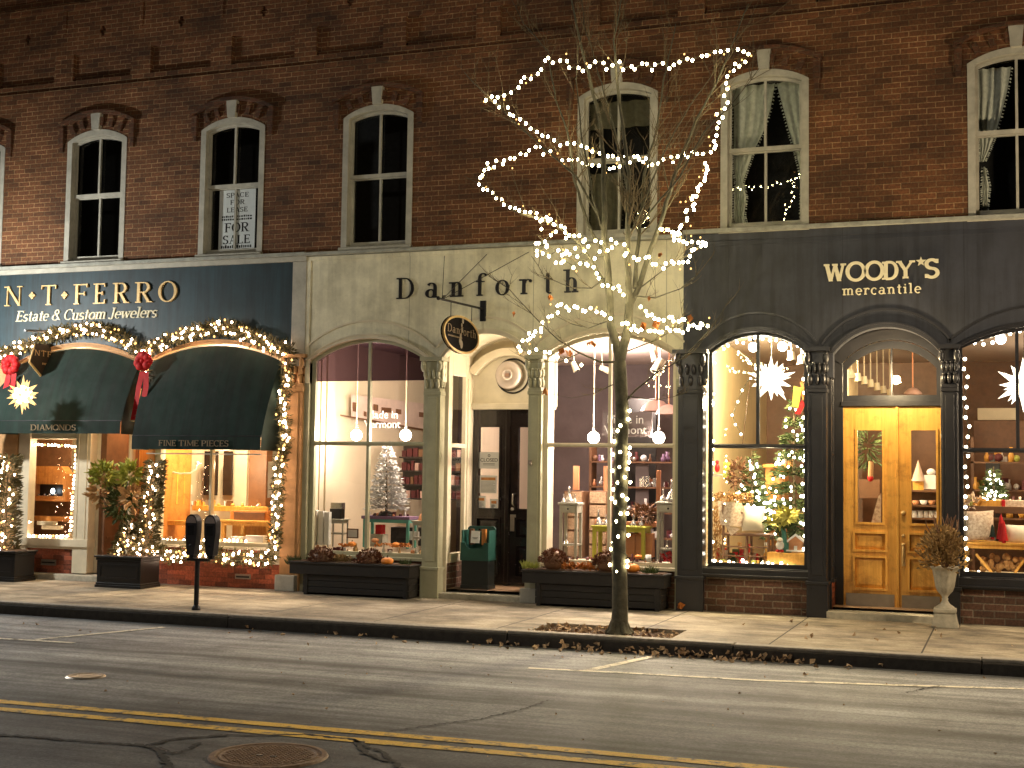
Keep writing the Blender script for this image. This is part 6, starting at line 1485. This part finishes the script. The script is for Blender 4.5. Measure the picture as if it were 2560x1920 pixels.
xmas_tree('lit_christmas_tree', 'tall lit christmas tree at the right of the lit arched window', 1985, 975, 1340, 1.15, .42, 'pine', 2200, 95, trunk=False)
a, b = at(1913, 1290, 1.35), at(1962, 1170, 1.35); t = thing('pine_cabinet', 'orange pine cabinet between the two lit christmas trees', 'cabinet', ((a.x+b.x)/2, 1.35, a.z-.4))
mb = MB(); mb.box(a.x, b.x, 1.35, 1.7, a.z-.4, b.z); mb.build('carcass', M['orangewood'], t, bevel=.006); mb = MB(); mb.box(a.x-.03, b.x+.03, 1.31, 1.72, b.z, b.z+.05); mb.build('cornice', M['orangewood'], t, bevel=.008)
for px, h, m_, lb in ((1947,.22,'black','dark cone figure on top of the pine cabinet'), (1960,.26,'plaid','knitted figure on top of the pine cabinet'), (1975,.24,'fur','brown plush figure on top of the pine cabinet')):
    c = at(px, 1168, 1.42); mb = MB(); mb.lathe([(.07,c.z),(.06,c.z+h*.4),(.045,c.z+h*.55),(.05,c.z+h*.7),(.0,c.z+h)], c.x, 1.45, 12); tag(mb.build('figurine', M[m_], loc=tuple(c)), lb, 'figurine')
bx('picture_frame', 'green wooden picture frame on the wall above the blanket', 'picture frame', 1808, 1826, 1155, 1200, .9, .03, 'leafgreen')
bx('wall_plaque', 'small white ledge shelf on the wall at the left of the lit arched window', 'shelf', 1778, 1804, 1186, 1191, .7, .1, 'white')
c = at(1793, 1170, .7); mb = MB(); mb.ell(c, .035, .03, .06); mb.ell(c+Vector((0,0,.08)), .025, .025, .03); tag(mb.build('figurine', M['red'], loc=tuple(c)), 'tiny red figure on the white ledge shelf', 'figurine')
leafspray('dark grey wreath of foliage behind the green picture frame', at(1845, 1185, .85), .14, .2, 160, 'brownwood', .08, 'wreath', 'wreath', .04)
bx('yellow_crate', 'yellow wooden crate at the right foot of the lit arched window', 'crate', 1917, 2012, 1384, 1420, .25, .28, 'oak')
t = thing('poinsettia', 'pale yellow poinsettia with a tall stem on the yellow crate', 'poinsettia', tuple(at(1962, 1384, .4)))
mb = MB(); c = at(1955, 1298, .38)
for k in range(9):
    o = c+Vector((U(-.20,.20), U(-.1,.08), U(-.07,.10)))
    for q in range(9): a = 2*PI*q/9+U(-.2,.2); mb.leaf(o, U(.10,.15), .06, (math.cos(a), -.35, math.sin(a)*.75))
mb.build('bracts', M['poin'], t); mb = MB()
for k in range(60): o = c+Vector((U(-.22,.22), U(-.02,.1), U(-.16,-.02))); mb.leaf(o, .11, .06, (U(-1,1), -.2, U(-.8,.1)))
mb.build('leaves', M['pine'], t); b0 = at(1966, 1384, .4); mb = MB(); mb.tube([b0, c], .03, 8); mb.lathe([(0,b0.z),(.07,b0.z),(.05,b0.z+.14),(.0,b0.z+.14)], b0.x, .4, 14); mb.build('stem', M['teal'], t)
a, b = at(1972, 1376, .32), at(2006, 1354, .32); t = thing('gingerbread_house', 'little pink gingerbread house with snowy roof on the yellow crate', 'toy house', ((a.x+b.x)/2, .32, a.z)); xm = (a.x+b.x)/2
mb = MB(); mb.plate([(a.x,a.z),(b.x,a.z),(b.x,b.z),(xm,b.z+.07),(a.x,b.z)], [], .32, .44, back=True); mb.build('wall', M['terracotta'], t)
mb = MB(); mb.plate([(a.x-.02,b.z-.015),(xm,b.z+.07),(b.x+.02,b.z-.015),(b.x+.02,b.z+.012),(xm,b.z+.10),(a.x-.02,b.z+.012)], [], .30, .46, back=True); mb.box(a.x-.03, b.x+.03, .28, .47, a.z-.012, a.z+.006); mb.build('roof', M['paper'], t)
mb = MB(); mb.box(xm-.02, xm+.02, .314, .322, a.z+.006, a.z+.06); mb.build('door', M['paper'], t)
g = at(1950, 1381, .30); t = thing('gnome_figurine', 'squat bearded gnome figurine with red boots on the yellow crate', 'figurine', tuple(g))
mb = MB(); mb.ell(g+Vector((0,0,.09)), .055, .045, .06); mb.ell(g+Vector((0,0,.155)), .04, .035, .04); mb.build('body', M['pottery'], t)
mb = MB(); mb.ell(g+Vector((-.025,-.01,.02)), .028, .035, .02); mb.ell(g+Vector((.025,-.01,.02)), .028, .035, .02); mb.build('boot', M['red'], t)
mb = MB(); mb.ell(g+Vector((0,-.03,.15)), .022, .018, .022); mb.build('face', M['plaid'], t)
s1 = at(1928, 950, .32); hung_star('white glowing many-pointed star hanging in the lit arched window', s1, .10, .33, 'star_in', at(1930, 845, .34), 10)
s2 = at(2558, 962, .32); hung_star('white glowing many-pointed star cut by the right frame edge', s2, .11, .34, 'star_in', at(2560, 830, .34), 12)
for px, py, lb in ((1883, 868, 'globe bulb near the top mullion of the lit arched window'), (1956, 866, 'globe bulb right of the star cord in the lit arched window'), (2502, 848, 'globe bulb at the top of the window cut by the right frame edge')):
    c = at(px, py, .25); t = thing('globe_light', lb, 'globe light', tuple(c)); mb = MB(); mb.ell(c, .062, .062, .062, 0, 14, 10); mb.build('bulb', M['globe'], t); mb = MB(); mb.tube([c+Vector((0,0,.06)), c+Vector((0,.02,.12))], .02, 8); mb.build('socket', M['black'], t)
ys = .17
light_string('fairy lights along the arched head of the lit window', pp([(1782,880),(1800,873),(1835,860),(1860,855),(1880,845),(1905,848),(1930,852),(1975,858),(1995,868),(2008,885)], ys), 14, 'bulb_in', .017, .02)
light_string('fairy lights down the left edge of the lit arched window', pp([(1779,940),(1778,1000),(1777,1060),(1780,1150),(1778,1215),(1777,1240),(1780,1300),(1776,1350),(1777,1385),(1779,1402)], ys), 16, 'bulb_in', .019, .03)
light_string('fairy lights down the right edge of the lit arched window', pp([(2012,900),(2011,950),(2012,1010),(2011,1080),(2012,1120),(2010,1200),(2009,1290),(2008,1345),(2009,1390)], ys), 15, 'bulb_in', .019, .02)
light_string('fairy lights along the foot of the lit arched window', pp([(1780,1400),(1812,1406),(1850,1404),(1880,1409),(1920,1406),(1928,1410),(1960,1412),(1992,1418)], ys), 13, 'bulb_in', .019, .02)
light_string('loose fairy lights sagging diagonally behind the upper left pane of the lit window', pp([(1828,878),(1862,892),(1872,905),(1885,920),(1830,1050),(1854,1065),(1855,1082),(1868,1090)], .5), 9, 'bulb_in', .014, .03)
mb = MB(); mb.tube([at(1885, 890, .3), at(1868, 1010, .3), at(1856, 1115, .3)], .005, 5); tag(mb.build('slanting_rope', M['brownwood'], loc=tuple(at(1870,1000,.3))), 'thin slanting dark cord behind the upper left pane of the lit window', 'cord')
t = thing('ribbon_bow', 'mustard and red ribbon hanging at the right of the lit arched window', 'ribbon', tuple(at(1998, 990, .6)))
for m_, L in (('lime', ((1984,965),(2004,970),(1996,1020),(1980,1015))), ('red', ((2004,1000),(2014,1010),(2000,1036),(1986,1034))), ('orangeleaf', ((2000,955),(2014,950),(2012,1000),(2006,1000)))):
    mb = MB(); mb.add([at(x, y, .6) for x, y in L], [(3,2,1,0)]); mb.build('ribbon', M[m_], t)
q = MB(); q.box(-3.745, -3.735, .15, .8, .6, 3.6); struct('interior_wall', q, M['paper'])

# ------------------------------------------------------------------ right-hand shop: sidelight, behind the doors
light_string('tiny fairy lights in the narrow sidelight beside the wooden doors', pp([(2068,1180),(2069,1200),(2067,1215),(2066,1250),(2068,1270)], .7), 6, 'bulb_in', .014, .01)
a, b = at(2279, 1310, 1.6), at(2352, 1215, 1.6); t = thing('shop_shelf', 'dark shelf unit with white mugs seen through the right wooden door', 'shelf unit', ((a.x+b.x)/2, 1.6, a.z)); 
mb = MB()
for py in (1228, 1265, 1297, 1330): zz = at(2310, py, 1.6).z; mb.box(a.x-.1, b.x+.2, 1.6, 1.9, zz-.012, zz+.012)
mb.box(a.x-.1, b.x+.2, 1.9, 1.93, .6, at(2310,1200,1.6).z); mb.build('board', M['brownwood'], t)
for i, px in enumerate((2286, 2301, 2316, 2330, 2342)):
    c = at(px, 1297, 1.7); mb = MB(); mb.lathe([(.035,c.z+.012),(.042,c.z+.02),(.04,c.z+.11),(.034,c.z+.11),(.034,c.z+.03)], c.x, 1.7, 14); tag(mb.build('mug', M['pottery'], loc=tuple(c)), ('first','second','third','fourth','last')[i]+' white mug from the left on the lower shelf behind the right wooden door', 'mug')
for i, px in enumerate((2289, 2309, 2329)):
    c = at(px, 1264, 1.7); mb = MB(); mb.lathe([(.03,c.z+.012),(.06,c.z+.07),(.055,c.z+.07),(.02,c.z+.02)], c.x, 1.7, 14); tag(mb.build('bowl', M['terracotta'] if i != 1 else M['pottery'], loc=tuple(c)), ('left terracotta bowl','white bowl between two terracotta bowls','right terracotta bowl')[i]+' on the middle shelf behind the right wooden door', 'bowl')
c = at(2296, 1227, 1.68); t = thing('cone_tree_house', 'pale cone roofed wooden ornament on the top shelf behind the right wooden door', 'ornament', tuple(c))
mb = MB(); mb.lathe([(.09,c.z+.13),(.0,c.z+.42)], c.x, 1.68, 14); mb.build('cone', mat('felt cone', (.66,.46,.34), .9, .1), t); mb = MB(); mb.box(c.x-.07, c.x+.07, 1.63, 1.73, c.z+.012, c.z+.13); mb.build('base', M['oak'], t)
c = at(2328, 1225, 1.7); mb = MB(); mb.box(c.x-.09, c.x+.06, 1.65, 1.75, c.z+.012, c.z+.2); mb.ell((c.x, 1.7, c.z+.24), .06, .04, .05); tag(mb.build('cloth_stack', M['pottery'], loc=tuple(c)), 'white wrapped bundle on the top shelf behind the right wooden door', 'bundle')
leafspray('dark leafy branch seen through the left wooden door', at(2170, 1110, 1.6), .12, .38, 130, 'pine', .14, 'branch', 'plant', .03)
bx('gift_card_rack', 'grey panel leaning behind the left wooden door glass', 'panel', 2148, 2200, 1200, 1245, 1.5, .04, 'brownwood')
c = at(2176, 1195, 1.3); mb = MB(); mb.tube([c, c+Vector((.01,0,.22))], .035, 10); mb.ell(c, .04, .04, .05, 1); tag(mb.build('felt_gnome', [M['tan'], M['red']], loc=tuple(c)), 'tan and red hanging ornament behind the left wooden door', 'ornament')
t = thing('patterned_towel', 'rose and white printed towel at the lower right of the left wooden door glass', 'towel', tuple(at(2192, 1300, .7))); mb = MB(); mb.add([at(x, y, .62) for x, y in ((2178,1306),(2203,1306),(2203,1232),(2196,1240))], [(0,1,2,3)]); mb.build('cloth', M['plaid'], t)
q = MB(); q.box(-1.8, -.45, 3.0, 3.05, .12, 2.7); struct('interior_wall', q, M['brownwood'])

# ------------------------------------------------------------------ right-hand shop, right window
light_string('fairy lights down the left edge of the window cut by the right frame edge', pp([(2416,884),(2409,921),(2422,938),(2418,955),(2412,994),(2418,1012),(2412,1050),(2424,1067),(2420,1085),(2413,1122),(2420,1140),(2413,1165),(2417,1195),(2419,1212),(2411,1250),(2416,1290),(2414,1330),(2419,1392),(2420,1411),(2414,1436)], .16), 22, 'bulb_in', .019, .008)
light_string('fairy lights along the foot of the window cut by the right frame edge', pp([(2412,1440),(2430,1430),(2443,1428),(2470,1436),(2510,1440),(2550,1440)], .2), 9, 'bulb_in', .017, .02)
light_string('fairy lights at the head of the window cut by the right frame edge', pp([(2425,856),(2468,864),(2500,850),(2525,834),(2552,826),(2585,832)], .22), 7, 'bulb_in', .02, .01)
bx('wall_shelf', 'dark red shelf board across the window cut by the right frame edge', 'shelf', 2405, 2640, 1269, 1281, .55, .35, 'brownwood')
bx('gift_box', 'mustard box on the dark red shelf', 'box', 2455, 2504, 1251, 1269, .6, .15, 'oak'); bx('gift_box', 'red and white box on the dark red shelf', 'box', 2505, 2560, 1251, 1269, .6, .15, 'plaid'); bx('red_ribbon_band', 'narrow red box between the mustard and patterned boxes', 'box', 2504.5, 2513, 1250, 1268, .58, .1, 'red')
leafspray('heap of pale knitted ornaments at the left of the dark red shelf', at(2432, 1258, .65), .14, .07, 70, 'plaid', .08, 'knitted_heap', 'ornaments', .06)
cushion('cream cushion with a rose lattice pattern standing in the window by the urn', 2408, 2486, 1276, 1352, .40, 'plaid', 'patterned_cushion', -.05)
cushion('white fringed cushion cut by the right frame edge', 2512, 2580, 1312, 1362, .5, mat('ivory cushion', (.74,.68,.56), .9, .06), 'fringed_cushion')
for px, pt, pb, y, r, m_, lb in ((2503,1284,1352,.36,.06,'red','tall red felt cone tree by the lattice cushion'), (2510,1300,1356,.30,.05,'red','shorter red felt cone tree by the lattice cushion'), (2481,1310,1346,.34,.045,'green_cloth','small dark green felt cone tree by the lattice cushion')):
    a, b = at(px, pb, y), at(px, pt, y); t = thing('felt_cone_tree', lb, 'ornament', tuple(a)); mb = MB(); mb.lathe([(r,a.z+.02),(r*.75,a.z+.3*(b.z-a.z)),(r*.3,a.z+.85*(b.z-a.z)),(0,b.z)], a.x, y, 14); mb.build('cone', M[m_], t); mb = MB(); mb.lathe([(r*.5,a.z-.01),(r*.5,a.z+.03),(0,a.z+.03)], a.x, y, 10); mb.build('base', M['red'], t)
table('display_bench', 'honey wooden folding bench under the lattice cushion', 2412, 2620, 1360, 1440, .30, .45, 'oak', 'oak', .03, .03)
mb = MB(); mb.tube([at(2440,1385,.32), at(2480,1432,.32)], .018, 6); mb.tube([at(2560,1400,.32), at(2535,1436,.32)], .018, 6); tag(mb.build('bench_brace', M['oak'], loc=tuple(at(2480,1420,.32))), 'pair of slanting honey wooden sticks under the bench', 'sticks')
mb = MB()
for i in range(38): c = at(2500+U(-45,60), 1405+U(-18,22), .55+U(-.1,.1)); mb.ell(c, U(.03,.05), U(.03,.05), U(.03,.05), 0, 8, 5)
tag(mb.build('pine_cone_pile', M['fur'], loc=tuple(at(2500,1405,.5))), 'pile of round brown cones under the honey bench', 'pine cones', kind='stuff')
xmas_tree('lit_christmas_tree', 'small dark lit tree behind the lattice cushion', 2484, 1166, 1250, .9, .15, 'pine', 420, 34, trunk=False, br=.012)
bx('black_cabinet', 'black cabinet deep behind the small dark lit tree', 'cabinet', 2465, 2500, 1158, 1250, 3.0, .4, 'black'); bx('notice_board', 'pale framed board on the brown back wall behind the right-edge window', 'board', 2444, 2545, 1020, 1050, 4.5, .04, 'cream'); bx('dark_hutch', 'dark hutch against the back wall of the right-hand shop', 'hutch', 2436, 2600, 1052, 1270, 4.4, .3, 'brownwood')

# ------------------------------------------------------------------ jeweller bays
def border(label, pts, n): light_string(label, pts, n, 'bulb_rose', .0165, .006)
border('fairy lights framing the narrow display bay under the left green awning', pp([(72,1310),(72,1250),(74,1180),(75,1130),(78,1112),(110,1112),(150,1114),(188,1116),(188,1160),(184,1210),(180,1260),(176,1320),(172,1340),(130,1340),(70,1340)], .05), 66)
border('fairy lights heaped along the left and foot of the wide jewellery bay', pp([(403,1135),(404,1180),(402,1230),(400,1280),(398,1330),(396,1350),(440,1351),(500,1350),(560,1350),(620,1352)], .09), 40)
t = thing('display_case', 'orange wooden jewellery case with a lit window in the narrow bay', 'display case', tuple(at(120, 1245, .45)))
a, b = at(74, 1247, .42), at(166, 1166, .42); w2 = b.x-a.x
prof = [(a.x,a.z),(b.x,a.z),(b.x,b.z-.12),(b.x-.10,b.z),(a.x+.10,b.z),(a.x,b.z-.12)]
mb = MB(); mb.plate(prof, [rect(a.x+.05, b.x-.05, a.z+.05, a.z+.24)], .42, .6); mb.box(a.x, b.x, .6, .62, a.z, b.z-.1); mb.box(a.x-.02, b.x+.02, .38, .62, a.z-.03, a.z); mb.build('case', M['orangewood'], t, bevel=.006)
mb = MB(); mb.add([(a.x+.03,.598,a.z+.03),(b.x-.03,.598,a.z+.03),(b.x-.03,.598,a.z+.26),(a.x+.03,.598,a.z+.26)], [(0,1,2,3)]); mb.build('backing', M['black'], t)
cl = ((a.x+b.x)/2+.02, .52, a.z+.13); mb = MB(); mb.ell(cl, .035, .03, .045); mb.build('case_lamp', M['bright'], t)
mb = MB()
for i in range(14): mb.ell((U(a.x+.08,b.x-.08), .47+U(0,.06), a.z+U(.03,.07)), .018, .015, .022)
mb.build('jewellery', M['silver'], t)
bx('display_shelf', 'orange wooden shelf below the lit jewellery case', 'shelf', 68, 176, 1293, 1301, .30, .3, 'orangewood'); bx('jewellery_tray', 'upper cream jewellery tray at the foot of the narrow bay', 'tray', 92, 132, 1304, 1312, .2, .12, 'cream'); bx('jewellery_tray', 'lower cream jewellery tray at the foot of the narrow bay', 'tray', 104, 146, 1315, 1323, .16, .12, 'cream'); bx('velvet_backdrop', 'dark brown backdrop behind the lit jewellery case', 'backdrop', 60, 180, 1100, 1336, .75, .02, 'brownwood')
bx('window_wall', 'cream panelled screen behind the wide jewellery bay', 'screen', 395, 620, 1080, 1300, 1.4, .05, 'creamwall')
bx('inner_window', 'tall inner window with dark panes behind the wide jewellery bay', 'inner window', 508, 545, 1128, 1238, 1.25, .03, 'black'); bx('inner_window', 'narrow inner window with a dark pane right of the mullion in the wide bay', 'inner window', 556, 582, 1128, 1238, 1.25, .03, 'black')
bx('brown_cabinet', 'tall dark brown cabinet at the right of the wide jewellery bay', 'cabinet', 618, 668, 1100, 1330, 1.1, .2, 'brownwood'); bx('teal_frame', 'pale teal frame half hidden by the hanging evergreen rope', 'frame', 668, 684, 1154, 1244, .3, .03, 'pottery')
bx('counter', 'honey wooden counter top across the wide jewellery bay', 'counter', 480, 668, 1268, 1276, .8, .3, 'oak')
a, b = at(552, 1352, .45), at(672, 1308, .45); t = thing('showcase', 'low honey wooden showcase with two glass drawers in the wide bay', 'showcase', ((a.x+b.x)/2, .45, a.z)); xm = a.x+(b.x-a.x)*.45
mb = MB(); mb.plate(rect(a.x, b.x, a.z, b.z), [rect(a.x+.06, xm-.03, a.z+.04, b.z-.05), rect(xm+.03, b.x-.04, a.z+.04, b.z-.05)], .45, .50); mb.box(a.x-.02, b.x+.02, .42, .8, b.z, b.z+.03); mb.box(a.x, b.x, .76, .78, a.z, b.z); mb.build('case', M['oak'], t, bevel=.005)
bx('upper_cabinet', 'orange cabinet with dark jewellery front on the counter of the wide bay', 'cabinet', 575, 668, 1278, 1304, .6, .15, 'orangewood'); bx('cabinet_front', 'dark glass front of the orange counter cabinet', 'glass front', 584, 662, 1282, 1300, .59, .008, 'brownwood')
bx('jewellery_tray', 'left white jewellery tray on the sill of the wide bay', 'tray', 576, 604, 1342, 1354, .25, .12, 'paper'); bx('jewellery_tray', 'right white jewellery tray on the sill of the wide bay', 'tray', 614, 658, 1340, 1356, .22, .12, 'paper')
a, b = at(402, 1260, .6), at(443, 1176, .6); t = thing('watch_cabinet', 'golden wooden watch cabinet at the left of the wide bay', 'cabinet', ((a.x+b.x)/2, .6, a.z)); mb = MB(); mb.plate(rect(a.x, b.x, a.z, b.z), [rect(a.x+.03, b.x-.04, a.z+.03, b.z-.17)], .6, .64); mb.box(a.x, b.x, .8, .82, a.z, b.z); mb.build('case', M['oak'], t, bevel=.005)
mb = MB(); mb.tube([at(420,1178,.5), at(450,1184,.5), at(475,1183,.5), at(490,1172,.5), at(492,1160,.5)], .012, 8); c = at(494, 1158, .5); mb.ell(c, .03, .03, .03); tag(mb.build('desk_lamp', M['pottery'], loc=tuple(c)), 'white curved desk lamp arm above the golden watch cabinet', 'desk lamp')
bx('price_card', 'small bright white card on the cream screen of the wide bay', 'card', 468, 479, 1212, 1235, 1.3, .02, 'paper')
bx('sill_board', 'honey wooden ledge across the lower left of the wide bay', 'ledge', 402, 470, 1303, 1312, .4, .2, 'oak')

# ------------------------------------------------------------------ dense small stock that nobody could count
def stock(label, x0, x1, y0, y1, zs, n, mats, smin=.025, smax=.07, name='shop_stock'):
    mb = MB()
    for z in zs:
        for i in range(n):
            x, y, s = U(x0, x1), U(y0, y1), U(smin, smax); k = RND.random(); m = RND.randrange(len(mats))
            if k < .4: mb.cbox((x, y, z+s*.7), s*U(.6,1.2), s*.8, s*1.4, m, rz=U(-.5,.5))
            elif k < .75: h = s*U(1.2,2.4); mb.lathe([(0,z),(s*.4,z),(s*U(.35,.55),z+h*.4),(s*.2,z+h*.7),(s*.25,z+h),(0,z+h)], x, y, 9, m)
            else: mb.ell((x, y, z+s*.5), s*.5, s*.5, s*.5, m, 9, 6)
    return tag(mb.build(name, [M[q] for q in mats], loc=((x0+x1)/2, y0, zs[0])), label, 'shop stock', kind='stuff')
def back_shelves(label, x0, x1, y, zs, m='brownwood'):
    t = thing('stock_shelves', label, 'shelves', ((x0+x1)/2, y, zs[0]))
    mb = MB()
    for x in (x0, x1-.04): mb.box(x, x+.04, y, y+.3, .12, zs[-1]+.35)
    mb.build('upright', M[m], t)
    for z in zs: mb = MB(); mb.box(x0, x1, y, y+.3, z-.025, z); mb.build('shelf', M[m], t)
back_shelves('dark stock shelves along the back of the shop behind the tree window', -6.1, -4.1, 3.4, (.75, 1.15, 1.55, 1.95))
stock('crowded small gifts on the dark stock shelves behind the tree window', -6.05, -4.15, 3.42, 3.62, (.75, 1.15, 1.55, 1.95), 34, ['paper', 'copper', 'brownwood', 'silver', 'red_dim', 'purple'], .04, .12)
stock('little pewter and paper gifts standing on the lime green table', X_(1484, .5), X_(1610, .5), .46, .72, (at(1540, 1317, .45).z,), 26, ['silver', 'paper', 'copper', 'brownwood'], .02, .05)
stock('small boxed gifts on the floor of the window behind the tree', X_(1400, .3), X_(1690, .3), .22, .38, (.56,), 26, ['paper', 'red_dim', 'terracotta', 'brownwood', 'silver'], .03, .06)
stock('assorted gifts on the floor of the left window of the centre shop', X_(780, .3), X_(1060, .3), .22, .40, (.556,), 26, ['paper', 'terracotta', 'white', 'red_dim', 'dry'], .03, .07)
stock('small gifts crowding the purple topped table', X_(910, .6), X_(1020, .6), .52, .76, (at(965, 1292, .5).z,), 22, ['paper', 'silver', 'red_dim', 'copper'], .02, .055)
back_shelves('tall stock shelves behind the window cut by the right frame edge', -.3, 1.6, 3.2, (.8, 1.2, 1.6, 2.0))
stock('crowded homewares on the tall stock shelves of the right-hand shop', -.25, 1.55, 3.22, 3.42, (.8, 1.2, 1.6, 2.0), 34, ['pottery', 'terracotta', 'oak', 'red_dim', 'leafgreen', 'black'], .05, .13)
stock('mixed homewares on the dark red shelf of the window by the urn', X_(2412, .7), X_(2600, .7), .62, .84, (at(2500, 1269, .6).z,), 30, ['pottery', 'oak', 'plaid', 'red_dim', 'leafgreen'], .03, .08)
stock('pine cones and small ornaments along the foot of the lit arched window', X_(1782, .3), X_(2010, .3), .24, .40, (.576,), 34, ['fur', 'oak', 'pottery', 'red', 'leafgreen'], .02, .055)
stock('small figures and parcels around the lit christmas trees', -3.5, -2.0, .75, 1.15, (.576,), 60, ['oak', 'pottery', 'red', 'pine', 'plaid', 'fur'], .05, .14)
stock('pieces of jewellery and gift cards on the sill of the wide bay', X_(405, .3), X_(670, .3), .2, .4, (.625,), 40, ['silver', 'paper', 'gold', 'black'], .02, .05)
stock('boxes and pieces on the honey counter of the wide bay', X_(485, .9), X_(665, .9), .82, 1.05, (at(570, 1268, .8).z,), 26, ['paper', 'oak', 'silver', 'brownwood'], .03, .08)
